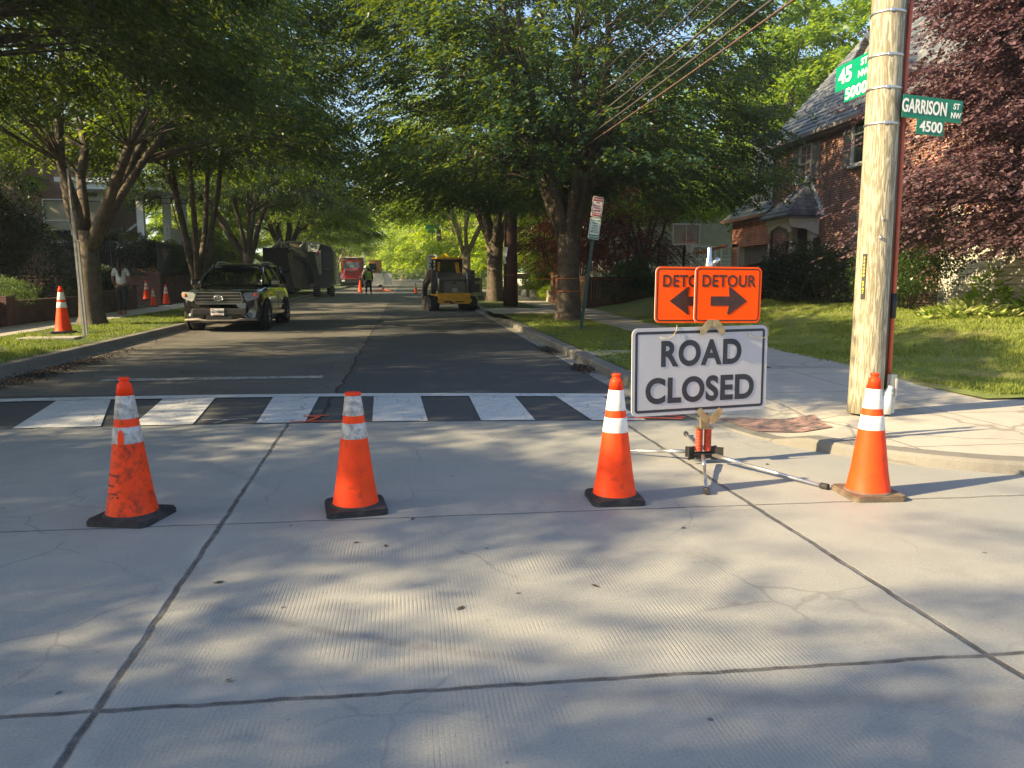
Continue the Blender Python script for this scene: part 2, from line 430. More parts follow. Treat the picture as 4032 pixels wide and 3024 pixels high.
def concrete_street():
    n = NT('street concrete', .72)
    big = n.noise(.55, 6); mid = n.noise(3.5, 8, rough=.65); fine = n.noise(90, 3)
    col = n.mix(n.rng(big, .35, .65), (.228, .240, .238), (.325, .320, .295))
    col = n.mix(n.rng(mid, .3, .7, 0, .45), col, (.22, .22, .22))
    col = n.mix(n.rng(fine, .35, .7, 0, .3), col, (.5, .48, .44))
    wob = n.m_('MULTIPLY', n.m_('SUBTRACT', n.noise(5, 3), .5), .035)
    xa = n.m_('ADD', n.m_('ADD', n.x, n.m_('MULTIPLY', n.y, .033)), wob)
    yy = n.m_('ADD', n.m_('ADD', n.y, wob), n.m_('MULTIPLY', n.x, .012))
    # tined grooves worn away in patches, set diagonally on the left slab
    left = n.rng(xa, -1.03, -1.01, 1, 0)
    gx = n.m_('ADD', n.x, n.m_('MULTIPLY', left, n.m_('MULTIPLY', n.y, -.55)))
    gx = n.m_('ADD', gx, n.m_('MULTIPLY', n.m_('SUBTRACT', n.noise(1.3, 2), .5), .015))
    g = n.m_('SINE', n.m_('MULTIPLY', gx, 2 * math.pi / .019))
    gm = n.rng(n.noise(1.1, 6, rough=.7), .47, .60, .12, .9)
    gm = n.m_('MULTIPLY', gm, n.rng(n.noise(7, 4), .3, .6, .2, 1))
    gr = n.m_('MULTIPLY', n.rng(g, .2, .95), gm)
    col = n.mix(n.m_('MULTIPLY', gr, .24), col, (.13, .125, .12))
    # joints
    ja = n.line(xa, -1.03, .021); jb = n.line(n.m_('ADD', n.x, wob), 2.33, .022)
    jc = n.line(yy, 4.9, .011); jd = n.line(yy, 2.72, .017); je = n.line(yy, .4, .022)
    jf = n.line(xa, -4.6, .022); jg = n.line(xa, 5.9, .022)
    j = ja
    for q in (jb, jc, jd, je, jf, jg): j = n.m_('MAXIMUM', j, q)
    seal = n.mix(n.rng(n.noise(160, 2), .55, .75), (.055, .055, .058), (.28, .26, .24))
    lip = n.rng(n.m_('ABSOLUTE', n.m_('SUBTRACT', yy, 2.8)), .07, .03, 0, .25)
    col = n.mix(lip, col, (.42, .42, .40))
    sp2 = n.m_('MULTIPLY', n.rng(n.m_('ABSOLUTE', n.m_('ADD', xa, 1.03)), .11, .03, 0, 1), n.rng(n.noise(3, 5), .45, .6, 0, .35))
    col = n.mix(sp2, col, (.45, .44, .40))
    col = n.mix(n.m_('MULTIPLY', j, n.rng(n.noise(11, 4), .25, .6, .55, 1)), col, seal)
    col = n.mix(n.rng(n.noise(1.6, 9, rough=.75), .56, .70, 0, .35), col, (.16, .155, .15))
    col = n.mix(n.rng(n.noise(26, 5, rough=.7), .62, .72, 0, .6), col, (.12, .12, .115))
    # tyre marks: long shallow arcs
    def arc(x0, y0, x1, y1, w, bow, k):
        s = (y1 - y0) / (x1 - x0)
        t = n.m_('SUBTRACT', n.x, x0)
        yl = n.m_('ADD', n.m_('MULTIPLY', t, s), y0)
        yl = n.m_('ADD', yl, n.m_('MULTIPLY', n.m_('MULTIPLY', t, n.m_('SUBTRACT', n.x, x1)), bow))
        d = n.m_('ABSOLUTE', n.m_('SUBTRACT', n.y, yl))
        a = n.rng(d, w, w * .3, 0, 1)
        a = n.m_('MULTIPLY', a, n.rng(n.x, x0 - .3, x0 + .4)); a = n.m_('MULTIPLY', a, n.rng(n.x, x1 + .6, x1 - .2))
        return n.m_('MULTIPLY', a, n.m_('MULTIPLY', n.rng(n.noise(14, 5), .3, .7, .3, 1), k))
    col = n.mix(arc(-.95, 3.62, .25, 2.98, .05, .10, .5), col, (.13, .12, .115))
    col = n.mix(arc(.5, 2.62, 2.9, 2.33, .07, .03, .35), col, (.13, .12, .12))
    col = n.mix(arc(-2.6, 8.0, -1.2, 6.0, .10, .10, .3), col, (.15, .15, .15))
    col = n.mix(n.m_('MULTIPLY', n.voro(1.1, .012), n.rng(n.noise(.7, 3), .5, .6, 0, .5)), col, (.13, .13, .13))
    # small dark spots and old gum
    sp = n.t.nodes.new('ShaderNodeTexVoronoi'); sp.inputs['Scale'].default_value = 2.6; n.t.links.new(n.tc.outputs['Object'], sp.inputs['Vector'])
    col = n.mix(n.rng(sp.outputs[0], .040, .030, 0, .8), col, (.07, .07, .07))
    h = n.m_('SUBTRACT', n.m_('ADD', n.m_('MULTIPLY', mid, .6), n.m_('MULTIPLY', fine, .25)), n.m_('ADD', n.m_('MULTIPLY', gr, .35), n.m_('MULTIPLY', j, 1.2)))
    return n.done(col, h, .6, .008)

def asphalt():
    n = NT('asphalt', .8)
    fine = n.noise(120, 3); mid = n.noise(5, 8, rough=.7); big = n.noise(.5, 5)
    wob = n.m_('MULTIPLY', n.m_('SUBTRACT', n.noise(1.2, 4), .5), .25)
    dark = n.mix(fine, (.042, .046, .052), (.082, .085, .088))
    old = n.mix(fine, (.10, .096, .088), (.18, .17, .152))
    old = n.mix(n.rng(big, .4, .65, 0, .5), old, (.06, .058, .054))
    old = n.mix(n.m_('MULTIPLY', n.voro(.8, .012), .75), old, (.03, .03, .03))
    seam = n.m_('ADD', n.x, wob)
    f = n.rng(seam, -1.02, -.98)
    f = n.m_('MAXIMUM', f, n.rng(n.m_('ADD', n.y, n.m_('MULTIPLY', n.x, .1)), 10.62, 10.58))
    col = n.mix(f, old, dark)
    col = n.mix(n.line(seam, -1.0, .03), col, (.018, .018, .02))
    # leaf dirt along the left gutter
    col = n.mix(n.m_('MULTIPLY', n.rng(n.x, -5.3, -6.1), n.rng(n.noise(2.2, 6), .42, .58, 0, .85)), col, (.035, .028, .022))
    col = n.mix(n.rng(mid, .45, .75, 0, .25), col, (.14, .13, .12))
    return n.done(col, n.m_('ADD', fine, n.m_('MULTIPLY', mid, .5)), .5, .006)

def paint(name, col, wear):
    n = NT(name, .7)
    c = n.mix(n.rng(n.noise(6, 6), .3, .7, 0, .5), col, tuple(q * .78 for q in col))
    cr = n.m_('MULTIPLY', n.voro(3.2, .02), n.rng(n.noise(1.1, 3), .4, .6, .25, 1))
    k = n.rng(n.noise(9, 8, rough=.75, stretch=(1, 1.6, 1)), .5 + wear, .54 + wear, 0, .9)
    k = n.m_('MAXIMUM', k, cr)
    c = n.mix(k, c, (.07, .072, .075))
    return n.done(c, n.noise(60, 3), .3, .004)

def slabs(name, c1, c2, px, py, ox=0, oy=0, w=.012):
    n = NT(name, .8)
    c = n.mix(n.rng(n.noise(.8, 6), .35, .65), c1, c2)
    c = n.mix(n.rng(n.noise(70, 3), .3, .75, 0, .3), c, tuple(q * .6 for q in c1))
    c = n.mix(n.rng(n.noise(4, 7, rough=.7), .5, .75, 0, .45), c, tuple(q * .62 for q in c1))
    wob = n.m_('MULTIPLY', n.m_('SUBTRACT', n.noise(4, 3), .5), .02)
    mx = n.m_('PINGPONG', n.m_('ADD', n.m_('ADD', n.x, ox), wob), px / 2); my = n.m_('PINGPONG', n.m_('ADD', n.m_('ADD', n.y, oy), wob), py / 2)
    j = n.m_('MAXIMUM', n.rng(mx, w, w * .4, 0, 1), n.rng(my, w, w * .4, 0, 1))
    j = n.m_('MAXIMUM', j, n.m_('MULTIPLY', n.voro(.45, .012), .6))
    c = n.mix(n.m_('MULTIPLY', j, .85), c, (.09, .08, .07))
    return n.done(c, n.m_('SUBTRACT', n.noise(40, 4), n.m_('MULTIPLY', j, 1.5)), .4, .006)

def soil(name, a, b, c):
    n = NT(name, .95)
    q = n.mix(n.rng(n.noise(1.3, 7, rough=.65), .35, .65), a, b)
    q = n.mix(n.rng(n.noise(.55, 5), .56, .68, 0, .7), q, c)
    q = n.mix(n.rng(n.noise(60, 3), .3, .7, 0, .5), q, tuple(v * .5 for v in a))
    return n.done(q, n.noise(35, 5), 1.0, .03)

G_conc = concrete_street(); G_asph = asphalt()
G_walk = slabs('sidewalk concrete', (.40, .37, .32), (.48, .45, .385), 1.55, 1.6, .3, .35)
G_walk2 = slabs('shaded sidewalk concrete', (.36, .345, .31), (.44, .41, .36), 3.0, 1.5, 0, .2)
G_kerb = slabs('kerb concrete', (.155, .148, .132), (.215, .205, .185), 50, 2.4, 25, .3, .014)
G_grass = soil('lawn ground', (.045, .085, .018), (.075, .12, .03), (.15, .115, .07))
G_lit = soil('sunlit lawn ground', (.15, .21, .04), (.23, .27, .065), (.34, .23, .13))  # lawn ground with the sunshine brightened into its colour
G_dirt = soil('ground', (.03, .045, .015), (.045, .055, .02), (.06, .05, .03))
G_paint = paint('crosswalk paint', (.60, .61, .61), .115)
G_worn = paint('worn stop line paint', (.42, .42, .40), .02)
G_gutter = slabs('gutter concrete', (.27, .26, .235), (.33, .31, .28), 50, 2.4, 25, .3, .012)
G_tact = paint('faded red tactile pad', (.34, .21, .175), .0)

YS = [-30, -6, 0, 8, 8.5, 9, 9.5, 10, 10.5, 11, 11.5, 12, 14, 18, 24, 30, 40, 60, 90, 130, 180, 260, 420]
def sheet(name, rows, m, dz=0.0, kind='structure'):
    """rows of (Y, x left, x right) following the slope of the street"""
    b = MB(); vs = []
    for (Y, a, c) in rows:
        vs += [(a, Y, gz(Y) + dz), (c, Y, gz(Y) + dz)]
    b.add(vs, [(2 * i, 2 * i + 1, 2 * i + 3, 2 * i + 2) for i in range(len(rows) - 1)])
    o = b.build(name, m)
    o['kind'] = kind
    return o
def rows(y0, y1, a, c, extra=()):
    ys = sorted(set([y0, y1] + [y for y in YS if y0 < y < y1] + list(extra)))
    f = lambda q, y: q(y) if callable(q) else q
    return [(y, f(a, y), f(c, y)) for y in ys]

sheet('ground', rows(-300, 420, -420, 420), G_dirt, -.06)
NEARY = lambda x: 8.46 - .075 * x - .012 * x * x
# the concrete cross street: a fan of strips up to the seam with the asphalt
b = MB(); xs = [-60, -30, -12, -6.5, -5, -4, -3, -2, -1, 0, 1, 2, 3, 3.4]
vs = []
for x in xs:
    yb = NEARY(max(-4.5, min(3.0, x)))
    vs += [(x, -30, 0), (x, yb, 0)]
b.add(vs, [(2 * i, 2 * i + 2, 2 * i + 3, 2 * i + 1) for i in range(len(xs) - 1)])
b.add([(3.4, -30, 0), (3.4, 8.2, 0), (5.2, -30, 0), (5.2, 8.2, 0), (60, -30, 0), (60, 6, 0)], [(0, 2, 3, 1), (2, 4, 5, 3)])
b.build('concrete_street', G_conc)['kind'] = 'structure'
sheet('asphalt_road', rows(8.0, 300, -6.6, 3.3), G_asph, -.004)
sheet('gutter', rows(9.6, 200, lambda y: 2.93, 3.16), G_gutter, .002)
sheet('gutter', rows(9.6, 200, -6.46, -6.2), G_gutter, .002)

# kerbs
def kerb(name, pts, hts, side=1):
    b = MB(); secs = []
    P = [Vector((x, y, 0)) for x, y in pts]
    for i, p in enumerate(P):
        t = (P[min(i + 1, len(P) - 1)] - P[max(i - 1, 0)]).normalized()
        nn = Vector((t.y, -t.x, 0)) * side      # away from the road
        h = hts[i]; z = gz(p.y)
        pr = [(0, -.1), (.012, h - .03), (.035, h), (.22, h + .003), (.24, h - .01), (.24, -.1)]
        secs.append([tuple(p + nn * u + Vector((0, 0, z + w))) for u, w in pr])
    b.loft(secs, smooth=False)
    b.build(name, G_kerb)['kind'] = 'structure'
RK = [(3.15, 28.2), (3.15, 24), (3.15, 18), (3.15, 14), (3.15, 12), (3.15, 11), (3.15, 10), (3.15, 9.3), (3.18, 8.5), (3.26, 7.7), (3.40, 7.0), (3.66, 6.4), (4.0, 5.95), (4.45, 5.58), (5.0, 5.32), (6.0, 5.12), (8, 5.0), (12, 4.9), (60, 4.9)]
def _cr(P, n=5):
    out = []
    for i in range(len(P) - 1):
        p0, p1, p2, p3 = (Vector(P[max(i - 1, 0)]), Vector(P[i]), Vector(P[i + 1]), Vector(P[min(i + 2, len(P) - 1)]))
        for k in range(n):
            t = k / n
            q = .5 * ((2 * p1) + (p2 - p0) * t + (2 * p0 - 5 * p1 + 4 * p2 - p3) * t * t + (3 * p1 - p0 - 3 * p2 + p3) * t ** 3)
            out.append((q.x, q.y))
    return out + [P[-1]]
RK = RK[:7] + _cr(RK[7:17]) + RK[17:]
def ramp_z(x, y):
    z = gz(y) + .152 - .05 * max(0, min(1, (11 - y) / 3))
    d = math.hypot((x - 3.25) / 1.3, (y - 7.75) / 1.25)
    t = max(0, 1 - d)
    return max(gz(y) + .014, z - .125 * min(1, t * 2.2))
RH = [.02] + [ramp_z(x, y) - gz(y) + .003 for x, y in RK[1:]]
kerb('kerb', RK[::-1], RH[::-1], 1)
kerb('kerb', [(3.15, 32.6)] + [(3.15, y) for y in (34, 40, 60, 90, 130, 180, 260)], [.02] + [.155] * 7, 1)
kerb('kerb', [(-6.45, y) for y in (260, 180, 130, 90, 60, 40, 24, 18, 14, 12, 11, 10)] + [(-6.6, 8.6), (-7.1, 7.2), (-8.3, 6.1), (-10, 5.6), (-60, 5.4)], [.16] * 17, 1)

# pavements on the right: rounded corner, sidewalk, short walkway, driveway
inner = []
for i, (x, y) in enumerate(RK):
    if y > 11.5 or i == 0: continue
    p0, p1 = Vector(RK[i - 1]), Vector(RK[min(i + 1, len(RK) - 1)]); d = (p1 - p0).normalized()
    inner.append((x - d.y * .12, y + d.x * .12))
poly = [(3.27, 11.6)] + inner + [(60, 8.45), (12, 8.45), (8.4, 8.5), (7.6, 8.65), (7.15, 9.0), (7.0, 9.7), (7.1, 10.6), (7.3, 11.6), (5.75, 11.6)]
bm = bmesh.new()
bm.faces.new([bm.verts.new((x, y, 0)) for x, y in poly])
bmesh.ops.triangulate(bm, faces=bm.faces)
for q in np.arange(3.3, 7.4, .22): bmesh.ops.bisect_plane(bm, geom=list(bm.verts) + list(bm.edges) + list(bm.faces), plane_co=(float(q), 0, 0), plane_no=(1, 0, 0))
for q in np.arange(5.2, 11.5, .22): bmesh.ops.bisect_plane(bm, geom=list(bm.verts) + list(bm.edges) + list(bm.faces), plane_co=(0, float(q), 0), plane_no=(0, 1, 0))
for v in bm.verts: v.co.z = ramp_z(v.co.x, v.co.y)
bmesh.ops.recalc_face_normals(bm, faces=bm.faces)
me = bpy.data.meshes.new('corner_pavement'); bm.to_mesh(me); bm.free(); me.materials.append(G_walk)
o = bpy.data.objects.new('corner_pavement', me); COL.objects.link(o); o['kind'] = 'structure'
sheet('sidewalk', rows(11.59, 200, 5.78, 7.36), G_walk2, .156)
sheet('walkway', rows(13.8, 14.62, 3.38, 5.9), G_walk2, .160)
sheet('driveway', [(28.2, 3.16, 14), (30, 3.16, 14), (32.4, 3.16, 14)], G_walk2, .166)
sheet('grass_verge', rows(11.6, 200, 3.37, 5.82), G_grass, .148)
# tactile pad
b = MB()
tp = [(3.42, 8.12), (4.42, 7.85), (4.22, 7.12), (3.50, 7.30)]; k = 10; vs = []
for i in range(k + 1):
    for j in range(k + 1):
        u, w = i / k, j / k
        x = (tp[0][0] * (1 - u) + tp[1][0] * u) * (1 - w) + (tp[3][0] * (1 - u) + tp[2][0] * u) * w
        y = (tp[0][1] * (1 - u) + tp[1][1] * u) * (1 - w) + (tp[3][1] * (1 - u) + tp[2][1] * u) * w
        vs.append((x, y, ramp_z(x, y) + .012))
b.add(vs, [(i * (k + 1) + j, i * (k + 1) + j + 1, (i + 1) * (k + 1) + j + 1, (i + 1) * (k + 1) + j) for i in range(k) for j in range(k)])
b.build('tactile_pad', G_tact)['kind'] = 'structure'

def lawn_z(x, y):
    def ss(t): t = max(0, min(1, t)); return t * t * (3 - 2 * t)
    r = ss((x - 7.25) / 4.6) * ss((y - 8.6) / 3.6)
    n = .03 * math.sin(x * 2.1 + y) * math.sin(y * 1.7 - x * .6)
    return gz(y) + .152 + r * .62 + n * min(1, r * 3)
b = MB(); vs = []; nx = 60; ny = 60
for j in range(ny + 1):
    y = 8.4 + 24 * (j / ny) ** 1.3
    for i in range(nx + 1):
        x = 6.95 + 33 * (i / nx) ** 2
        vs.append((x, y, lawn_z(x, y) - (.02 if (x < 7.2 or y < 8.6) else 0)))
b.add(vs, [(j * (nx + 1) + i, j * (nx + 1) + i + 1, (j + 1) * (nx + 1) + i + 1, (j + 1) * (nx + 1) + i) for j in range(ny) for i in range(nx)], True)
b.build('front_lawn', G_lit)['kind'] = 'structure'
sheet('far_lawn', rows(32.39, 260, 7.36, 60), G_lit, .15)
# left side: verge, sidewalk, raised gardens
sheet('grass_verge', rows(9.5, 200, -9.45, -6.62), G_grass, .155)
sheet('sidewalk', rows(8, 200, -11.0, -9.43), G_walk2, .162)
def terr(y): return .60 if y < 34.2 else (.13 if y < 38.65 else 1.6)
b = MB(); vs = []
yl = [8, 14, 20, 26, 30, 34, 34.19, 34.21, 36, 38.64, 38.66, 44, 60, 90, 140, 220]
for y in yl: vs += [(-11.35, y, gz(y) + terr(y)), (-60, y, gz(y) + terr(y) + .3)]
b.add(vs, [(2 * i, 2 * i + 1, 2 * i + 3, 2 * i + 2) for i in range(len(yl) - 1)])
b.build('garden_terrace', G_dirt)['kind'] = 'structure'

# painted crosswalk, one object of bars and border line
near = [-4.14 - .61, -4.14 + .27, -3.25, -2.31, -1.66, -1.14, -.41, .2, .79, 1.39, 2.02, 2.62]
b = MB()
FARY = lambda x: 10.34 - .105 * x - .014 * x * x
def gpt(x, y, dz): return (x, y, gz(y) + dz)
bars = [((-4.25, -3.25), (-4.62, -3.86)), ((-2.33, -1.68), (-3.2, -2.55)), ((-1.68 + .0, -1.14), (-1.8, -1.2)), ]
def barq(n0, n1, f0, f1, dz=.006):
    y0, y1 = NEARY(n0) + .02, NEARY(n1) + .02
    z0, z1 = FARY(f0), FARY(f1)
    k = 4; vs = []
    for i in range(k + 1):
        t = i / k
        vs += [gpt(n0 + (f0 - n0) * t, y0 + (z0 - y0) * t, dz), gpt(n1 + (f1 - n1) * t, y1 + (z1 - y1) * t, dz)]
    b.add(vs, [(2 * i, 2 * i + 1, 2 * i + 3, 2 * i + 2) for i in range(k)])
for q in ((-5.45, -4.9, -5.8, -5.2), (-4.14, -3.27, -4.52, -3.86), (-2.95, -2.33, -3.21, -2.55), (-1.66, -1.14, -1.8, -1.2), (-.41, .2, -.47, .15), (.79, 1.39, .80, 1.41), (2.02, 2.62, 1.96, 2.58)):
    barq(*q)
vs = []; xr = np.linspace(-6.1, 2.9, 22)
for x in xr: vs += [gpt(x, FARY(x), .0085), gpt(x, FARY(x) + .26, .0085)]
b.add(vs, [(2 * i, 2 * i + 2, 2 * i + 3, 2 * i + 1) for i in range(len(xr) - 1)])
b.build('crosswalk_marking', G_paint)['kind'] = 'structure'
sheet('stop_line', [(12.38, -4.7, -1.37), (12.68, -4.7, -1.37)], G_worn, .004)
def stroke(name, pts, w, m, dz=.010):
    b = MB(); vs = []
    P = [Vector((x, y, gz(y) + dz)) for x, y in pts]
    for i, p in enumerate(P):
        t = (P[min(i + 1, len(P) - 1)] - P[max(i - 1, 0)]).normalized(); q = Vector((-t.y, t.x, 0)) * w / 2 * random.uniform(.7, 1.25)
        vs += [p + q, p - q]
    b.add(vs, [(2 * i, 2 * i + 1, 2 * i + 3, 2 * i + 2) for i in range(len(P) - 1)])
    o = b.build(name, m); o['kind'] = 'structure'
W = lambda pts, n=6: [(pts[i][0] + (pts[i + 1][0] - pts[i][0]) * t / n, pts[i][1] + (pts[i + 1][1] - pts[i][1]) * t / n + random.uniform(-.004, .004)) for i in range(len(pts) - 1) for t in range(n)] + [pts[-1]]
stroke('orange_ground_marking', W([(-1.30, 8.60), (-.72, 8.56)]), .05, M['orangepaint'])
stroke('orange_ground_marking', W([(-1.12, 8.60), (-1.02, 8.86), (-1.2, 8.93), (-.92, 8.95)]), .04, M['orangepaint'], .013)
stroke('orange_ground_marking', W([(2.45, 8.36), (3.05, 8.22)]), .05, M['orangepaint'])
stroke('orange_ground_marking', W([(2.55, 8.45), (2.9, 8.5), (3.1, 8.28)]), .04, M['orangepaint'], .013)
stroke('white_ground_marking', W([(-2.12, 8.62), (-2.0, 8.80), (-2.16, 8.86), (-2.3, 8.83)], 4), .03, M['whitemark'])
stroke('white_ground_marking', W([(-2.0, 8.78), (-1.88, 8.86), (-1.80, 8.82)], 4), .03, M['whitemark'], .012)
stroke('white_ground_marking', W([(-3.9, 8.53), (-3.3, 8.52)], 6), .02, M['whitemark'])
# ---------------------------------------------------------------- plants
def npmesh(name, V, Fq, m, smooth=False):
    """V (n,3), Fq (k,4) or (k,3) quads/triangles"""
    me = bpy.data.meshes.new(name); k = Fq.shape[1]
    me.vertices.add(len(V)); me.vertices.foreach_set('co', V.astype(np.float32).ravel())
    me.loops.add(Fq.size); me.loops.foreach_set('vertex_index', Fq.astype(np.int32).ravel())
    me.polygons.add(len(Fq)); me.polygons.foreach_set('loop_start', np.arange(0, Fq.size, k, dtype=np.int32))
    try: me.polygons.foreach_set('loop_total', np.full(len(Fq), k, dtype=np.int32))
    except Exception: pass
    me.materials.append(m); me.update(calc_edges=True)
    return me
def unit(a): return a / np.maximum(np.linalg.norm(a, axis=1, keepdims=True), 1e-9)

def leaves(P, D, L, Wd, rng, fold=.25):
    """diamond leaves at P pointing along D"""
    n = len(P); D = unit(D)
    U = np.tile(np.array([0, 0, 1.0]), (n, 1)) + rng.normal(0, .45, (n, 3))
    S = unit(np.cross(D, U)); Nn = np.cross(S, D)
    L = L[:, None] if hasattr(L, '__len__') else L; Wd = Wd[:, None] if hasattr(Wd, '__len__') else Wd
    a = P; c = P + D * L
    m = P + D * L * .42
    b1 = m + S * Wd * .5 - Nn * Wd * fold * .5; b2 = m - S * Wd * .5 - Nn * Wd * fold * .5
    V = np.stack([a, b1, c, b2], 1).reshape(-1, 3)
    F = np.arange(4 * n).reshape(n, 4)
    return V, F

def sprays(C, out, rng, per, twig, L, ratio, droop=.35, flat=.5):
    """C centres of sprays (n,3), out direction of each; per leaves alternate along a short twig"""
    n = len(C)
    d = unit(out + rng.normal(0, .35, (n, 3)) * np.array([1, 1, flat]) + np.array([0, 0, -droop]))
    side = unit(np.cross(d, np.array([0, 0, 1.0]) + rng.normal(0, .25, (n, 3))))
    t = (np.arange(per) + .5) / per
    s = np.where(np.arange(per) % 2 == 0, 1.0, -1.0)
    P = C[:, None, :] + d[:, None, :] * (t[None, :, None] * twig) - np.array([0, 0, 1.0]) * (t[None, :, None] ** 2 * twig * .25)
    D = d[:, None, :] * .75 + side[:, None, :] * (s[None, :, None] * .75) + np.array([0, 0, -.28]) + rng.normal(0, .22, (n, per, 3))
    ln = L * rng.uniform(.65, 1.15, (n, per)) * (1 - .35 * np.abs(t[None] - .4))
    return P.reshape(-1, 3), D.reshape(-1, 3), ln.ravel(), ln.ravel() * ratio

def tree(name, label, loc, seed, R_, H, fork, tr, nl=6, pads=200, per_pad=26, leafL=.15, ratio=.42, z_in=None, z_out=None,
         leafm=None, bark=None, group=None, rz=0, lean=(0, 0), pad_r=.85, droop=.3, cat='tree', shift=(0, 0), squash=1.0, up=.55, gap=0):
    rng = np.random.default_rng(seed)
    rt = thing(name, label, cat, loc, rz, group)
    fx, fy = lean[0], lean[1]
    wood = MB()
    # trunk with a flared, fluted foot
    zs = [-.15, .05, .3, .7, fork * .55, fork]
    fl = [1.75, 1.35, 1.12, 1.03, .95, 1.05]
    pts = [(fx * z / fork, fy * z / fork, z) for z in zs]
    secs = []; nn = 18; ph = rng.uniform(0, 6)
    for (x, y, z), q in zip(pts, fl):
        sec = []
        for k in range(nn):
            a = 2 * math.pi * k / nn
            f = 1 + (.13 * math.sin(3 * a + ph) + .07 * math.sin(7 * a + ph)) * (q - .85) * 1.6 + .02 * math.sin(11 * a + z * 2)
            sec.append((x + tr * q * f * math.cos(a), y + tr * q * f * math.sin(a), z))
        secs.append(sec)
    wood.loft(secs, True)
    z_in = fork + 1.2 if z_in is None else z_in; z_out = fork if z_out is None else z_out
    nodes = []                                          # points on limbs where branches can start
    for i in range(nl):
        a = 2 * math.pi * (i + rng.uniform(-.25, .25)) / nl + ph
        til = rng.uniform(.30, .85) * up / .55
        r_end = R_ * rng.uniform(.45, .8) * til; zt = H * rng.uniform(.72, .93)
        p0 = np.array([fx + math.cos(a) * tr * .3, fy + math.sin(a) * tr * .3, fork - .25 - rng.uniform(0, .35)])
        pe = np.array([fx + shift[0] * .8 + math.cos(a) * r_end, fy + shift[1] * .8 + math.sin(a) * r_end, zt])
        ps = []; k = 9
        for j in range(k + 1):
            t = j / k
            p = p0 + (pe - p0) * t
            bow = math.sin(math.pi * t) * R_ * .10
            p = p + np.array([math.cos(a), math.sin(a), 0]) * bow + rng.normal(0, .07, 3) * (j > 1) * R_ / 6
            ps.append(p)
        r0 = tr * rng.uniform(.42, .62)
        rad = [r0 * (1 - .88 * (j / k) ** .75) + .012 for j in range(k + 1)]
        wood.tube(ps, rad, 8)
        for j in range(2, k + 1): nodes.append((ps[j], rad[j]))
    NP = np.array([q[0] for q in nodes]); NR = np.array([q[1] for q in nodes])
    # pads of foliage
    C = []
    gaps = [(rng.uniform(-.8, .8) * R_, rng.uniform(-.8, .8) * R_, rng.uniform(z_out + 1, H * .9)) for _ in range(gap)]
    while len(C) < pads:
        r = R_ * math.sqrt(rng.uniform(0.02, 1)); a = rng.uniform(0, 2 * math.pi)
        q = r / R_
        lo = z_in + (z_out - z_in) * q ** 1.4
        hi = lo + (H - lo) * math.sqrt(max(0, 1 - q ** 3.2)) * squash + .3
        w = rng.uniform()
        z = lo + (hi - lo) * (w ** 1.35 if rng.uniform() < .7 else 1 - .3 * w * w)
        x = math.cos(a) * r * (1 + .12 * math.sin(3 * a + ph)) + shift[0] * (z / H); y = math.sin(a) * r * (1 + .12 * math.sin(3 * a + ph)) + shift[1] * (z / H)
        if any((x - g[0]) ** 2 + (y - g[1]) ** 2 + (z - g[2]) ** 2 < (R_ * .2) ** 2 for g in gaps): continue
        C.append((x, y, z))
    C = np.array(C)
    for c in C:
        d = np.linalg.norm(NP - c, axis=1) + np.maximum(0, NP[:, 2] - c[2] + .4) * 2.5
        j = int(np.argmin(d)); s = NP[j]; r0 = min(NR[j] * .5, .030 * R_ / 6)
        mid = (s + c) / 2 + np.array([0, 0, .12 * np.linalg.norm(c - s)]) + rng.normal(0, .08, 3)
        wood.tube([s, (s + mid) / 2 + rng.normal(0, .04, 3), mid, c], [r0, r0 * .8, r0 * .6, .008], 5, cap=False)
    wood.build('trunk', bark or M['bark'], rt)
    n = pads * per_pad
    K = np.repeat(np.arange(pads), per_pad)
    off = rng.normal(0, 1, (n, 3)) * np.array([pad_r, pad_r, pad_r * .30]) * .55 * rng.uniform(.7, 1.3, pads)[K][:, None]
    S = C[K] + off; S[:, 2] -= .10 * (off[:, 0] ** 2 + off[:, 1] ** 2)
    cen = np.array([fx + shift[0] * .5, fy + shift[1] * .5, 0])
    out = unit((S - cen) * np.array([1, 1, 0.0]) + off * np.array([1.4, 1.4, 0]) + 1e-6)
    P, D, ln, wd = sprays(S, out, rng, 9, .42 * leafL / .13, leafL, ratio, droop)
    V, F = leaves(P, D, ln, wd, rng)
    me = npmesh('crown', V, F, leafm or L_dark)
    o = bpy.data.objects.new('crown', me); COL.objects.link(o); o.parent = rt
    return rt

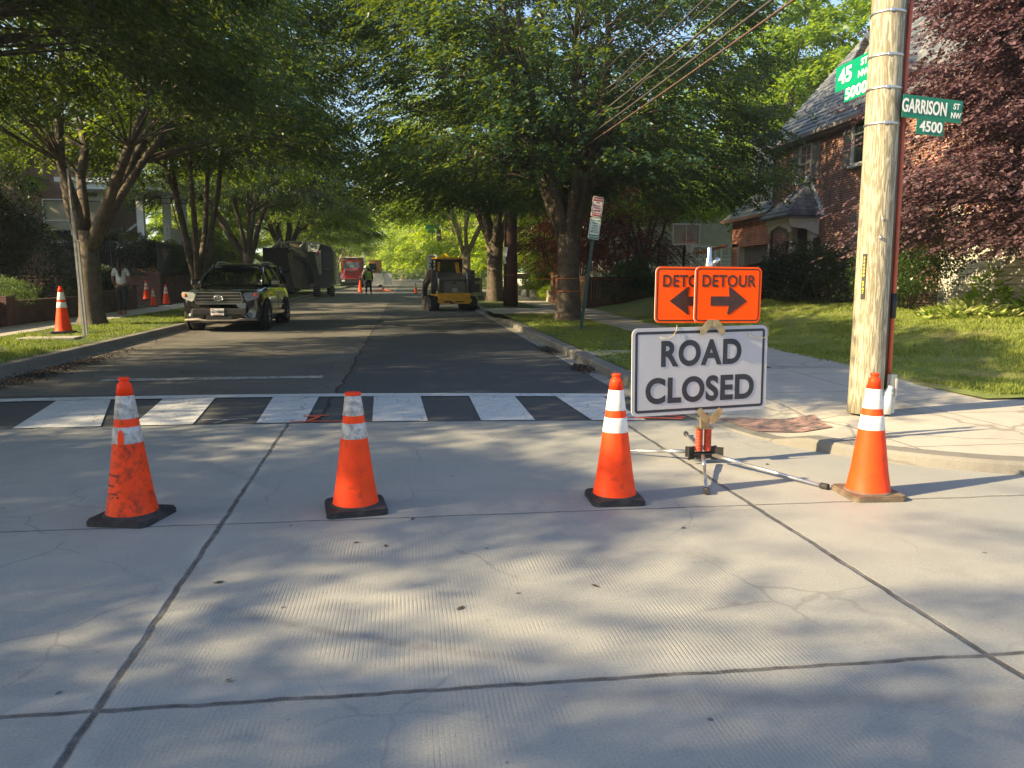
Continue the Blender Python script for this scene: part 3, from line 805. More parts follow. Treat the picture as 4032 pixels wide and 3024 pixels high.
def bush(name, label, loc, seed, rad, n, leafm, leafL=.07, ratio=.5, cat='bush', group=None, rz=0, lumps=7, flowers=0, stem=True, flat=1.0):
    rng = np.random.default_rng(seed)
    rt = thing(name, label, cat, loc, rz, group)
    rx, ry, rzz = rad
    lc = [(rng.uniform(-.6, .6) * rx, rng.uniform(-.6, .6) * ry, rng.uniform(.25, .75) * rzz, rng.uniform(.35, .6)) for _ in range(lumps)]
    lc.append((0, 0, rzz * .45, .72))
    Ps = []; 
    for (x, y, z, k) in lc:
        m = n // len(lc)
        d = unit(rng.normal(0, 1, (m, 3)))
        r = rng.uniform(.55, 1.08, (m, 1)) ** .6
        p = d * r * np.array([rx, ry, rzz * .62]) * k + np.array([x, y, z])
        Ps.append(np.hstack([p, d]))
    A = np.vstack(Ps); A = A[A[:, 2] > .02]
    P = A[:, :3]; D = A[:, 3:] + rng.normal(0, .6, (len(P), 3))
    L = leafL * rng.uniform(.6, 1.25, len(P))
    V, F = leaves(P, D, L, L * ratio, rng)
    me = npmesh('foliage', V, F, leafm)
    o = bpy.data.objects.new('foliage', me); COL.objects.link(o); o.parent = rt
    if stem:
        b = MB()
        for (x, y, z, k) in lc:
            b.tube([(x * .15, y * .15, -.1), (x * .5, y * .5, z * .5), (x, y, z)], [.03, .02, .008], 5)
            for _ in range(5):
                q = unit(rng.normal(0, 1, (1, 3)))[0] * np.array([rx, ry, rzz * .5]) * k * .8
                b.tube([(x, y, z), (x + q[0], y + q[1], max(.02, z + q[2]))], [.012, .004], 4)
        b.build('stem', M['bark'], rt)
    if flowers:
        idx = rng.choice(len(P), flowers)
        Q = P[idx] * np.array([1.03, 1.03, 1.02])
        V, F = leaves(Q, unit(rng.normal(0, 1, (flowers, 3))), np.full(flowers, leafL * .9), np.full(flowers, leafL * .8), rng)
        o = bpy.data.objects.new('blossom', npmesh('blossom', V, F, L_flower)); COL.objects.link(o); o.parent = rt
    return rt

def grass(name, region, n, zf, seed, h=(.03, .08), w=.012):
    rng = np.random.default_rng(seed)
    x = rng.uniform(region[0], region[1], n); y = region[2] + (region[3] - region[2]) * rng.uniform(0, 1, n) ** 1.25
    nzz = np.sin(x * 3.1 + y) * np.sin(y * 2.3 - x) + .5 * np.sin(x * 7.7) * np.sin(y * 6.1)
    keep = rng.uniform(-1.6, 1.0, n) < nzz
    x = x[keep]; y = y[keep]; n = len(x)
    z = np.array([zf(a, b) for a, b in zip(x, y)])
    a = rng.uniform(0, 2 * np.pi, n); H_ = rng.uniform(h[0], h[1], n) * np.clip(.75 + .55 * np.sin(x * 1.9 + 2) * np.sin(y * 1.3) + .3 * np.sin(x * 5.3 + y * 4.1), .25, 1.5)
    dx = np.cos(a) * w; dy = np.sin(a) * w; lx = rng.normal(0, .5, n) * H_; ly = rng.normal(0, .5, n) * H_
    V = np.stack([np.stack([x - dx, y - dy, z - .01], 1), np.stack([x + dx, y + dy, z - .01], 1), np.stack([x + lx, y + ly, z + H_], 1)], 1).reshape(-1, 3)
    me = npmesh(name, V, np.arange(3 * n).reshape(n, 3), L_grass)
    o = bpy.data.objects.new(name, me); COL.objects.link(o); o['kind'] = 'stuff'; o['label'] = 'short green grass growing on the ' + name.split('_')[0]; o['category'] = 'grass'
    return o

T = 'street trees'
# right kerb
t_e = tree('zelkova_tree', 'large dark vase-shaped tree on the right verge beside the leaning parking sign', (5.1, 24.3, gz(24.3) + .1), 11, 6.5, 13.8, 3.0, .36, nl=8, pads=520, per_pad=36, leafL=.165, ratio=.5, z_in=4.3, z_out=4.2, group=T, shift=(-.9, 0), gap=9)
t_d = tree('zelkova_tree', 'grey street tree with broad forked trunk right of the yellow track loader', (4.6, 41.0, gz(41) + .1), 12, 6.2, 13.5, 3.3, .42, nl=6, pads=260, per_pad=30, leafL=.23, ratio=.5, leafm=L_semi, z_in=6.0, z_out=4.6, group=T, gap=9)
# left kerb
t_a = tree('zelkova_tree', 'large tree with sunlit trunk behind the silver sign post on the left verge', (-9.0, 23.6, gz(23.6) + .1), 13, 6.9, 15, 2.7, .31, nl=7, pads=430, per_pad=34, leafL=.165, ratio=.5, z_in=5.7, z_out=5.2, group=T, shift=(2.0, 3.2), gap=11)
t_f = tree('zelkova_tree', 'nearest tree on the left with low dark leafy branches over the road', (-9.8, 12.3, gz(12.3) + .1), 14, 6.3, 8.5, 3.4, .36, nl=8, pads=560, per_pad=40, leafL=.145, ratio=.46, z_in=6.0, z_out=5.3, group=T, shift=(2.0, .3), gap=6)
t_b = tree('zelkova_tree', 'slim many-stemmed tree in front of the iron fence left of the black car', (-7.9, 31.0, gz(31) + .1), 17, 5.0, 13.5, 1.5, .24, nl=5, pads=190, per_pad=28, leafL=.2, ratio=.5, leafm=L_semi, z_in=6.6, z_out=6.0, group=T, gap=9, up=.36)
t_c = dup(t_a, (-8.3, 42.5, gz(42.5) + .1), 1.2, 'tree with reddish forked trunk directly behind the black car', scale=(.84, .84, 1.0))
# farther down both kerbs
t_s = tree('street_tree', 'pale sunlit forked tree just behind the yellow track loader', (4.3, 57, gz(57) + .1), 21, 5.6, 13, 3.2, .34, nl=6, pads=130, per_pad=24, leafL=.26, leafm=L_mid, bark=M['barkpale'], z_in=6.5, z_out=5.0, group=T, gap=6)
far_l = [(-8.4, 56, .95, 0), (-8.8, 70, .82, 1), (-9.2, 86, .8, 2), (-9.2, 104, .8, 3), (-9.2, 124, .85, 4)]
labs_l = ['dark tree hanging over the folded milling machine', 'tree with thin arching boughs over the red dump truck', 'dark crown just behind the red dump truck on the left kerb', 'far left-kerb tree beyond the dump truck', 'farthest tree on the left kerb at the end of the street']
for (x, y, s, k), lb in zip(far_l, labs_l):
    dup(t_s if k > 1 else t_d, (x, y, gz(y)), 1.1 * k + .4, lb, scale=s)
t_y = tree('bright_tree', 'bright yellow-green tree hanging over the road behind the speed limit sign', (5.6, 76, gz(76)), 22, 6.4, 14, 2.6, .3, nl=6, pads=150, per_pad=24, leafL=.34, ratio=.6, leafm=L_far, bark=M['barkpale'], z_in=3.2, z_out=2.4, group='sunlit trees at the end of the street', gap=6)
for i, (x, y, s, lb) in enumerate([(6.0, 92, 1.05, 'bright tree above the small orange cone on the right'), (4.5, 108, 1.1, 'sunlit tree leaning over the far right kerb'), (-5.5, 150, 1.3, 'sunlit tree closing the street view on the left'), (3.5, 140, 1.3, 'sunlit tree closing the street view on the right'), (11, 125, 1.2, 'bright tree behind the far right gardens'),
                                   (11.5, 66, .9, 'bright leafy tree behind the pale forked trunk'), (13.5, 84, 1.0, 'light green tree between the utility pole and the red maple'), (-1, 172, 1.4, 'hazy bright tree in the middle of the far end')]):
    dup(t_y, (x, y, gz(y)), i * 1.3 + .5, lb, scale=s)
# taller background trees behind the houses
t_bg = tree('background_tree', 'tall yellow-green tree rising behind the brick house roof', (27, 42, .6), 23, 7.5, 19, 5, .4, nl=7, pads=190, per_pad=26, leafL=.34, ratio=.6, leafm=L_mid, z_in=5, z_out=4, group='trees behind the houses', gap=9)
BG = [(21, 45, .92, 'mid green tree between the white house and the brick house'), (31, 60, 1.0, 'distant tree seen past the brick chimney'), (12.5, 52, .62, 'green tree rising behind the white painted house'), (38, 40, 1.1, 'tall tree behind the house roof at the far right'),
      (-27, 36, .6, 'dark tree above the round black hedge'), (-24, 34, .6, 'tree rising behind the pink brick house'), (-14.5, 56, .5, 'dark green tree behind the iron fence'), (-17, 70, .5, 'green tree behind the milling machine'), (-29, 46, .7, 'tree seen through the boughs left of the porch'), (-20, 90, .55, 'tree filling the left gap behind the dump truck'), (-24.5, 43, .7, 'dark tree at the left edge behind the hedge'),
      (20, 72, 1.0, 'tree behind the red maple beside the white car'), (24, 95, 1.1, 'far tree on the right behind the gardens'), (-16, 120, .7, 'far tree on the left behind the gardens')]
for i, (x, y, s, lb) in enumerate(BG):
    dup(t_bg, (x, y, gz(y) + .3), i * .9, lb, scale=s)
# off-camera trees along the cross street, whose crowns dapple the concrete
t_x = tree('zelkova_tree', 'broad clumpy tree on the left corner of the cross street', (-19.0, 4.8, .1), 19, 7.0, 10.6, 3.4, .36, nl=8, pads=120, per_pad=120, leafL=.17, ratio=.5, z_in=5.0, z_out=4.2, group=T, gap=16, pad_r=1.15)
for i, (x, y, s, lb) in enumerate([(-29.0, 7, 1.10, 'street tree far along the cross street on the left'), (-20, -8.3, 1.15, 'street tree on the near side of the cross street, farther back')]):
    dup(t_f, (x, y, .1), i * 2 + 1.0, lb, scale=s)
dup(t_x, (-13, -5.6, .1), .5, 'clumpy street tree on the near side of the cross street', scale=1.08)
t_x.scale = (1, 1, .92)
# purple leaved tree at the right
t_p = tree('plum_tree', 'purple-leaved plum tree on the lawn right of the utility pole', (12.95, 13.3, lawn_z(12.95, 13.3)), 31, 3.05, 8.2, 1.7, .13, nl=6, pads=380, per_pad=60, leafL=.11, ratio=.62, leafm=L_plum, bark=M['bark'], z_in=1.9, z_out=1.35, droop=.25, pad_r=.75, up=.7)
# maples in front of the white house
t_m = tree('japanese_maple', 'japanese maple with orange-red leaves in front of the white painted house', (9.7, 33.9, gz(34) + .15), 32, 2.5, 5.4, 1.2, .12, nl=5, pads=80, per_pad=22, leafL=.12, ratio=.6, leafm=L_maple, z_in=2.6, z_out=2.0, pad_r=.8, group='red maples')
dup(t_m, (8.9, 47, gz(47) + .1), 1.7, 'dark red maple behind the dark utility pole', scale=1.25)
dup(t_m, (8.4, 37.6, gz(37) + .1), 2.9, 'small red maple between the big tree and the parking sign', scale=.85)
# small ornamental tree by the brick garage
t_o = tree('garden_tree', 'dark green tree with leaning trunk between the white house and the brick garage', (12.2, 37, gz(37) + .2), 33, 3.9, 8.0, 2.2, .17, nl=6, pads=190, per_pad=26, leafL=.17, ratio=.62, leafm=L_mid, z_in=4.4, z_out=4.3, lean=(-.7, 0), group='trees behind the houses', gap=5)

# hedges and shrubs
bush('round_hedge', 'big rounded black-green hedge at the left edge', (-15.0, 28.8, gz(28) + .5), 41, (2.5, 3.4, 4.7), 70000, L_hedge, .11)
bush('round_hedge', 'lower dark hedge behind the low brick wall left of the walking woman', (-12.6, 33.4, gz(33) + .5), 42, (1.0, 2.0, 1.3), 32000, L_hedge, .09)
bush('juniper_bush', 'low blue-green juniper in front of the black hedge', (-12.1, 25.0, gz(25) + .6), 43, (1.2, 1.6, .9), 9000, L_shrub, .08, .2)
bush('clipped_hedge', 'dark clipped hedge behind the iron fence under the porch', (-14.2, 40.4, gz(40) + 1.3), 44, (2.6, 1.2, 2.3), 36000, L_hedge, .11)
bush('garden_shrub', 'leafy green shrub against the white porch steps', (-12.2, 41.5, gz(41) + 1.3), 45, (1.2, 1.1, 1.9), 9000, L_shrub, .10, .45)
for i, (x, y, s, lb) in enumerate([(-12.3, 48, 2.2, 'green shrub right of the porch'), (-12.8, 52, 3.2, 'green shrub behind the far end of the iron fence'), (-12.6, 61, 3.6, 'tall shrub behind the milling machine')]):
    bush('garden_shrub', lb, (x, y, gz(y) + 1.2), 50 + i, (1.6, 2.6, s), 9000, L_shrub, .13, .5)
bush('flowering_shrub', 'big dark shrub with small white blossoms under the brick house windows', (12.3, 21.2, lawn_z(12.3, 21.2)), 61, (1.4, 3.0, 1.75), 30000, L_hedge, .075, .5, flowers=260)
bush('flowering_shrub', 'rounded shrub in front of the dark front door', (12.2, 25.6, lawn_z(12.2, 25.6)), 62, (1.3, 1.9, 1.35), 16000, L_hedge, .075, .5, flowers=60)
bush('flowering_shrub', 'pale green shrub with white blossoms directly behind the utility pole', (12.2, 17.6, lawn_z(12.2, 17.6)), 63, (1.3, 1.9, 2.1), 18000, L_shrub, .08, .5, flowers=220)
bush('low_shrub', 'green and yellow shrub behind the top of the brown fence', (9.6, 33.0, gz(33) + .15), 64, (1.6, 1.0, 2.2), 12000, L_shrub, .09, .5)
bush('low_shrub', 'reddish brown shrub behind the fence by the basketball hoop', (11.9, 33.2, gz(33) + .15), 65, (1.4, .9, 1.1), 9000, L_maple, .08, .5)
bush('low_shrub', 'bright green bush in the sun left of the brown fence', (7.9, 41, gz(41) + .15), 66, (1.2, 1.2, 1.0), 7000, L_far, .10, .4)
bush('low_shrub', 'yellow-green bush behind the big tree trunk', (8.6, 46.5, gz(46) + .15), 67, (1.6, 1.6, 2.2), 7000, L_mid, .14, .5)
bush('low_shrub', 'leafy bush behind the dark utility pole', (9.0, 53, gz(53) + .15), 68, (1.8, 2, 1.8), 6000, L_shrub, .14, .5)
bush('low_shrub', 'sunlit bush behind the speed limit sign', (6.4, 84, gz(84) + .1), 69, (2.0, 3, 1.8), 5000, L_far, .2, .5)
# hostas and lilies by the plum tree
def rosette(name, label, loc, n, rad, L, m, seed, up=.5, ratio=.35, cat='plant'):
    rng = np.random.default_rng(seed)
    rt = thing(name, label, cat, loc)
    a = rng.uniform(0, 2 * np.pi, n); r = rad * np.sqrt(rng.uniform(0, 1, n))
    P = np.stack([np.cos(a) * r, np.sin(a) * r * .8, .05 + .28 * (1 - (r / rad) ** 2) * rng.uniform(.4, 1, n) * up * 2], 1)
    D = np.stack([np.cos(a), np.sin(a), rng.uniform(-.15, .6, n)], 1) + rng.normal(0, .3, (n, 3))
    V, F = leaves(P, D, L * rng.uniform(.6, 1.1, n), L * ratio * rng.uniform(.7, 1.1, n), rng, .5)
    o = bpy.data.objects.new('foliage', npmesh('foliage', V, F, m)); COL.objects.link(o); o.parent = rt
    return rt
rosette('hosta', 'clump of cream-edged hostas in the sun on the lawn', (11.9, 14.9, lawn_z(11.9, 14.9)), 420, 1.05, .26, L_hosta, 71)
rosette('hosta', 'small pale hosta at the left end of the flower bed', (10.9, 14.6, lawn_z(10.9, 14.6)), 60, .4, .2, L_mid, 72)
rosette('day_lily', 'long-leaved green lilies at the right edge of the flower bed', (13.2, 14.3, lawn_z(13.2, 14.3)), 420, .75, .42, L_lily, 73, .9, .14)
rosette('leafy_perennial', 'upright bright green perennial rising above the hostas', (12.45, 15.2, lawn_z(12.45, 15.2) + .1), 260, .45, .22, L_lily, 74, 1.6, .4)
# grass
grass('lawn_grass', (7.2, 13.6, 8.6, 24), 120000, lawn_z, 81)
grass('verge_grass', (3.45, 5.75, 11.7, 27.5), 45000, lambda x, y: gz(y) + .148, 82)
grass('verge_grass', (-9.4, -6.7, 13, 38), 45000, lambda x, y: gz(y) + .155, 83)

for i, (x, y, lb) in enumerate([(-14, 185, 'far sunlit shrubbery closing the left end of the street'), (2, 195, 'far sunlit shrubbery in the middle of the street end'), (17, 185, 'far sunlit shrubbery closing the right end of the street')]):
    bush('far_shrubbery', lb, (x, y, gz(y) - .5), 300 + i, (11, 4, 6.5), 7000, L_far, .7, .6, stem=False)
rngc = np.random.default_rng(93); n = 240
cx = np.concatenate([rngc.uniform(3.5, 5.5, n // 2), rngc.uniform(3.5, 4.6, n // 2)]); cy = np.concatenate([rngc.uniform(11.7, 22, n // 2), rngc.uniform(11.7, 13.6, n // 2)])
P = np.stack([cx, cy, np.array([gz(q) + .20 for q in cy])], 1)
V, F = leaves(P, rngc.normal(0, 1, (n, 3)) * [1, 1, .2], np.full(n, .022), np.full(n, .022), rngc)
o = bpy.data.objects.new('clover_flowers', npmesh('clover_flowers', V, F, L_flower)); COL.objects.link(o); o['kind'] = 'stuff'; o['label'] = 'tiny white clover flowers in the right verge'; o['category'] = 'flowers'
# ---------------------------------------------------------------- traffic cones
def cone(label, loc, rz=0, s=1.0, cut=False, band='band', base='rubber', group='traffic cones', bw=.42, plain=False, skin='cone'):
    t = thing('traffic_cone', label, 'traffic cone', loc, rz, group, s)
    rb, rt_ = .150, .036
    Hh = .91
    def rad(z): return rb + (rt_ - rb) * (z - .04) / (Hh - .04)
    b = MB(); 
    hw = bw / 2
    o = rrect(bw, bw, .045, 5)
    b.prism([(x, y) for x, y in o], 'XY', 0, .028)
    b.prism([(x * .96, y * .96) for x, y in o], 'XY', .028, .040)
    b.lathe([(rb + .025, .036), (rb + .018, .048), (rb + .006, .052)], n=28)
    b.build('base', M[base], t)
    top = .80 if cut else .82
    b = MB(); z = [.045, .06, .2, .35, .5, .6, .7, .78]
    prof = [(rb + .012, .040), (rb + .004, .055)] + [(rad(q), q) for q in z[2:]] + [(rad(top), top)]
    b.lathe(prof, n=32); b.build('cone_body', M[skin], t)
    b = MB()
    if cut:
        b.lathe([(rad(.795) + .004, .790), (rad(.80) + .005, .80), (rad(.8) + .004, .807), (rad(.8) - .012, .806)], n=24)
    else:
        b.lathe([(rad(.80) + .002, .80), (rad(.86), .86), (rad(.88) + .001, .872), (rad(.88) - .006, .876), (.026, .885), (.026, .892), (.032, .897), (.032, .908), (.028, .912)], n=24)
    b.build('cap', M['conetop'], t)
    if not plain:
        for (z0, z1) in ((.655, .80 if not cut else .79), (.50, .605)):
            b = MB(); k = .0025
            b.lathe([(rad(z0) + k * .4, z0), (rad(z0) + k, z0 + .003), (rad(z1) + k, z1 - .003), (rad(z1) + k * .4, z1)], n=32)
            b.build('reflective_band', M[band], t)
    return t
c1 = cone('scuffed orange cone nearest the left edge with dirty grey bands, one band torn', (-1.79, 5.12, 0), R(-14), 1.01, bw=.40, skin='conedirty', band='bandold')
# torn patch showing orange and stencilled smudges
b = MB()
for k in range(1):
    pts = []
    for i_ in range(9):
        z_ = .50 + .09 * i_ / 8; hw_ = .021 * math.sqrt(max(.03, 1 - ((z_ - .53) / .062) ** 2)); pts.append((z_, hw_))
    rr = lambda z: .150 + (.036 - .150) * (z - .04) / .87 + .0045 + .0015
    vs = [(rr(z) * math.sin(u / rr(z) + .12), -rr(z) * math.cos(u / rr(z) + .12), z) for z, h_ in pts for u in (-h_, -h_ * .33, h_ * .33, h_)]
    b.add(vs, [(4 * i + j, 4 * i + j + 1, 4 * i + j + 5, 4 * i + j + 4) for i in range(8) for j in range(3)])
b.build('torn_patch', M['cone'], c1)
st = MB(); rs = random.Random(3)
for line, z in enumerate((.30, .235, .185, .165)):
    x = -.11
    while x < -.11 + (.10 if line else .12):
        wd = rs.uniform(.006, .014)
        r_ = .150 + (.036 - .150) * (z - .04) / .87 + .003
        a0 = x / r_; a1 = (x + wd) / r_; hh = .012
        if rs.random() < .75:
            st.add([(r_ * math.sin(a0), -r_ * math.cos(a0), z), (r_ * math.sin(a1), -r_ * math.cos(a1), z), ((r_ - .0014) * math.sin(a1), -(r_ - .0014) * math.cos(a1), z + hh), ((r_ - .0014) * math.sin(a0), -(r_ - .0014) * math.cos(a0), z + hh)], [(0, 1, 2, 3)])
        x += wd + .005
st.build('stencilled_marks', M['inkbrown'], c1)
cone('orange cone with broken-off tip, second from the left in the front row', (-.37, 5.14, 0), R(8), .985, cut=True, band='bandold', bw=.405)
cone('orange cone with a tyre scuff standing just left of the road closed sign', (1.42, 5.13, 0), R(-2), .98, band='bandclean', bw=.375)
cone('sunlit orange cone with brown base in front of the utility pole', (3.26, 5.0, 0), R(-4), .97, band='bandclean', base='rubberbrown', bw=.40)
cone('orange cone standing on the grass left of the silver sign post', (-8.45, 20.35, gz(20.3) + .155), .2, 1.26, band='bandclean')
cone('orange cone on the far pavement right beside the black car, rightmost of three', (-10.98, 37.3, gz(37.3) + .165), .1, 1.03)
cone('duller orange cone of three by the brick pier, in the middle', (-10.95, 35.4, gz(35.4) + .165), .4, .88)
cone('orange cone tip peeping over the brick planter', (-11.6, 36.6, gz(36.2) + .42), .3, .95)
cone('far orange cone standing beside the worker in the road', (-3.86, 65, gz(65)), .1, 1.14, plain=True)
cone('small far orange cone left of the yellow track loader', (.66, 62.2, gz(62.2)), .1, .93)

# ---------------------------------------------------------------- road closed sign, detour signs, spring stand
def border(w, h, r, inset, wd, y):
    return rrect(w - 2 * inset, h - 2 * inset, max(.01, r - inset)), rrect(w - 2 * inset - 2 * wd, h - 2 * inset - 2 * wd, max(.008, r - inset - wd)), y
def sign_panel(root, w, h, r, face, back='signback', th=.005, inset=.014, bw=.016, ink='signink', chamfer=None):
    out = rrect(w, h, r)
    b = MB(); b.prism(out, 'XZ', 0, th); b.build('panel_back', M[back], root)
    b = MB(); b.prism([(x * .999, z * .999) for x, z in out], 'XZ', -.0016, -.0002); p = b.build('sign_face', M[face], root)
    o, i, y = border(w, h, r, inset, bw, -.0026)
    b = MB(); b.ring(o, i, y); b.build('border', M[ink], root)
    return p
def place_sign(t, y_tilt, roll, rz): t.rotation_euler = (y_tilt, roll, rz)
W_, H_ = 1.25, .715
sx, sy = 2.385, 6.03
t = thing('road_closed_sign', 'white rectangular road closed sign on the spring stand', 'road sign', (sx, sy, .805), 0)
place_sign(t, R(0), R(-.6), R(9))
sign_panel(t, W_, H_, .055, 'signwhite', inset=.028, bw=.022)
text_obj('ROAD', .205, M['signink'], t, at=(.0, -.0032, .135), sx=.90, bold=.035, space=1.10)
text_obj('CLOSED', .205, M['signink'], t, at=(.0, -.0032, -.165), sx=.93, bold=.035, space=1.06)
# scratches and frayed cord
b = MB(); rs = random.Random(5)
for _ in range(26):
    x = rs.uniform(-.5, .55); z = rs.uniform(-.32, .3); a = rs.uniform(-1.2, 1.2); l = rs.uniform(.01, .06)
    dx, dz = math.sin(a) * l, math.cos(a) * l
    b.add([(x, -.0042, z), (x + .002, -.0042, z), (x + dx + .001, -.0042, z + dz), (x + dx, -.0042, z + dz)], [(0, 1, 2, 3)])
b.build('scratches', M['greypanel'], t)
b = MB()
b.tube([(-.38, -.006, .28), (-.33, -.014, .265), (-.27, -.012, .29), (-.24, -.010, .33), (-.23, -.004, .375)], .0022, 5)
b.tube([(.42, -.006, .29), (.47, -.016, .26), (.56, -.018, .245), (.62, -.014, .27), (.63, -.006, .33), (.60, -.004, .372)], .0022, 5)
b.build('frayed_cord', mat('straw cord', (.5, .38, .2), .9, var=.2), t)
def detour(label, loc, roll, rz, face, left):
    t = thing('detour_sign', label, 'road sign', loc, 0, 'orange detour signs')
    place_sign(t, 0, roll, rz)
    w, h = .60, .455
    sign_panel(t, w, h, .045, face, inset=.014, bw=.010, ink='inkbrown')
    text_obj('DETOUR', .098, M['inkbrown'], t, at=(0, -.0032, .108), sx=.86, bold=.018, space=1.08)
    k = -1 if left else 1
    ar = [(-.15, .032), (0.005, .032), (-.012, .102), (.165, -.007 + .0), (-.012, -.112), (.005, -.045), (-.15, -.045)]
    ar = [(-.155, .030), (.012, .030), (.002, .108), (.020, .105), (.172, -.008), (.012, -.118), (-.004, -.112), (.012, -.046), (-.155, -.046)]
    pts = [(k * x, z - .042) for x, z in ar]
    b = MB(); b.prism(pts, 'XZ', -.0040, -.0018); b.build('arrow', M['inkbrown'], t)
    return t
detour('scratched orange detour sign with arrow to the left, half hidden behind the other', (2.29, 6.10, 1.42), R(.4), R(6), 'signworn', True)
detour('clean orange detour sign with arrow to the right', (2.60, 6.04, 1.42), R(.4), R(6), 'signorange', False)

t = thing('sign_stand', 'folding spring stand with splayed steel legs under the road closed sign', 'sign stand', (2.46, 6.12, 0))
b = MB(); b.tube([(.0, 0, .30), (0, .0, 1.72)], .016, 10); b.tube([(0, 0, .42), (0, 0, 1.15)], .021, 10); b.build('mast', M['steel'], t)
b = MB(); b.lathe([(.018, 1.60), (.030, 1.62), (.036, 1.66), (.030, 1.70), (.020, 1.72), (.018, 1.80), (.012, 1.81)], (0, 0, 0), 14)
b.tube([(.02, -.01, 1.66), (.075, -.03, 1.72)], [.02, .017], 10); b.build('mast_head', M['chrome'], t)
b = MB()
for sxx in (-.038, .038):
    pts = []
    for k in range(0, 15 * 10 + 1):
        a = 2 * math.pi * k / 10; pts.append((sxx + .027 * math.cos(a), .027 * math.sin(a), .105 + .19 * k / 150))
    b.tube(pts, .0062, 5)
b.build('spring', M['springred'], t)
b = MB()
b.box((0, 0, .085), (.20, .09, .012)); b.box((0, 0, .065), (.13, .07, .04)); b.box((-.11, -.02, .095), (.075, .012, .11), (0, 0, .5)); b.box((.12, -.02, .085), (.10, .012, .11), (0, 0, -.5)); b.box((-.10, .05, .09), (.07, .012, .09), (0, 0, -.5)); b.box((.11, .05, .09), (.08, .012, .09), (0, 0, .5))
b.build('base_bracket', M['black'], t)
b = MB(); b.box((0, 0, .305), (.15, .07, .012)); b.box((0, -.01, .35), (.07, .035, .10)); b.box((0, -.012, .39), (.05, .012, .10)); b.build('spring_plate', M['brass'], t)
for (z, up) in ((.37, 1), (1.13, -1)):
    b = MB()
    for s in (-1, 1):
        q = [(s * .012, .0), (s * .045, .0), (s * .105, .075), (s * .105, .115), (s * .075, .125), (s * .012, .05)]
        b.prism([(x, z + up * w) if up > 0 else (x, z - w + .09) for x, w in q], 'XZ', -.128, -.122)
    b.box((0, -.09, z + (.03 if up > 0 else .06)), (.075, .07, .06))
    b.build('sign_clip', M['brass'], t)
for (ex, ey) in ((-.34, -.94), (.575, -.93), (-.70, .52), (.28, 1.15)):
    l = MB(); d = Vector((ex, ey, 0)).normalized()
    l.tube([d * .10 + Vector((0, 0, .085)), Vector((ex, ey, .022))], .0125, 8)
    l.tube([d * .12 + Vector((0, 0, .088)), d * .38 + Vector((0, 0, .067))], .017, 8)
    o = l.build('leg', M['steel'], t)
    f = MB(); e = Vector((ex, ey, .024)); f.tube([e - d * .03, e + d * .03], .023, 12); f.build('rubber_foot', M['rubber'], o)

# ---------------------------------------------------------------- big utility pole, conduit and street name signs
px_, py_ = 4.90, 7.66
def polemat():
    n = NT('pale pole wood', .85)
    g = n.noise(3.0, 6, stretch=(5, 5, .55)); g2 = n.noise(9.0, 6, rough=.7, stretch=(5, 5, .25))
    w = n.m_('SINE', n.m_('MULTIPLY', g, 42))
    c = n.mix(n.rng(w, -.6, .8), (.22, .195, .14), (.46, .42, .315))
    c = n.mix(n.rng(g2, .42, .66, 0, .75), c, (.20, .165, .10))
    cr = n.t.nodes.new('ShaderNodeTexVoronoi'); cr.inputs['Scale'].default_value = 4
    c = n.mix(n.rng(n.noise(6.0, 3, stretch=(9, 9, .12)), .70, .73, 0, .9), c, (.05, .04, .03))
    return n.done(c, n.m_('ADD', g2, n.m_('MULTIPLY', w, .15)), .6, .01)
M['pole'] = polemat()
t = thing('utility_pole', 'tall pale wooden utility pole with metal straps standing on the corner pavement', 'utility pole', (px_, py_, .13))
b = MB(); b.lathe([(.178, 0), (.174, .3), (.170, 1.2), (.165, 2.5), (.160, 4.2), (.15, 6.5), (.14, 9.0), (.0, 9.02)], n=36); b.build('pole', M['pole'], t)
for z in (4.10, 3.68, 3.36, 3.01):
    b = MB(); rr = .165 + (4.2 - z) * .003; b.lathe([(rr, z - .012), (rr + .004, z - .010), (rr + .004, z + .010), (rr, z + .012)], n=36)
    b.box((-.06, -rr + .006, z), (.03, .012, .03)); b.build('metal_strap', M['steel'], t)
an = R(-62); nx_, ny_ = math.sin(an), -math.cos(an)
b = MB(); b.box((nx_ * .172, ny_ * .172, 1.46), (.042, .010, .47), (0, 0, an)); tg = b.build('number_plaque', M['plaque'], t)
o = text_obj('\n'.join('774408 6707'), .026, M['plaquetext'], tg, 'digits', bold=.03)
zc = sum(v.co.z for v in o.data.vertices) / len(o.data.vertices)
for v in o.data.vertices: v.co.z -= zc
o.rotation_euler = (0, 0, an); o.location = (nx_ * .1785, ny_ * .1785, 1.45)
b = MB(); b.lathe([(0.0, -.177), (.014, -.176), (.014, -.170)], (-.03, 0, 2.05), 10, axis='Y'); b.lathe([(0.0, -.19), (.018, -.182), (.02, -.170)], (-.05, 0, 1.86), 10, axis='Y'); b.build('washer', M['steel'], t)
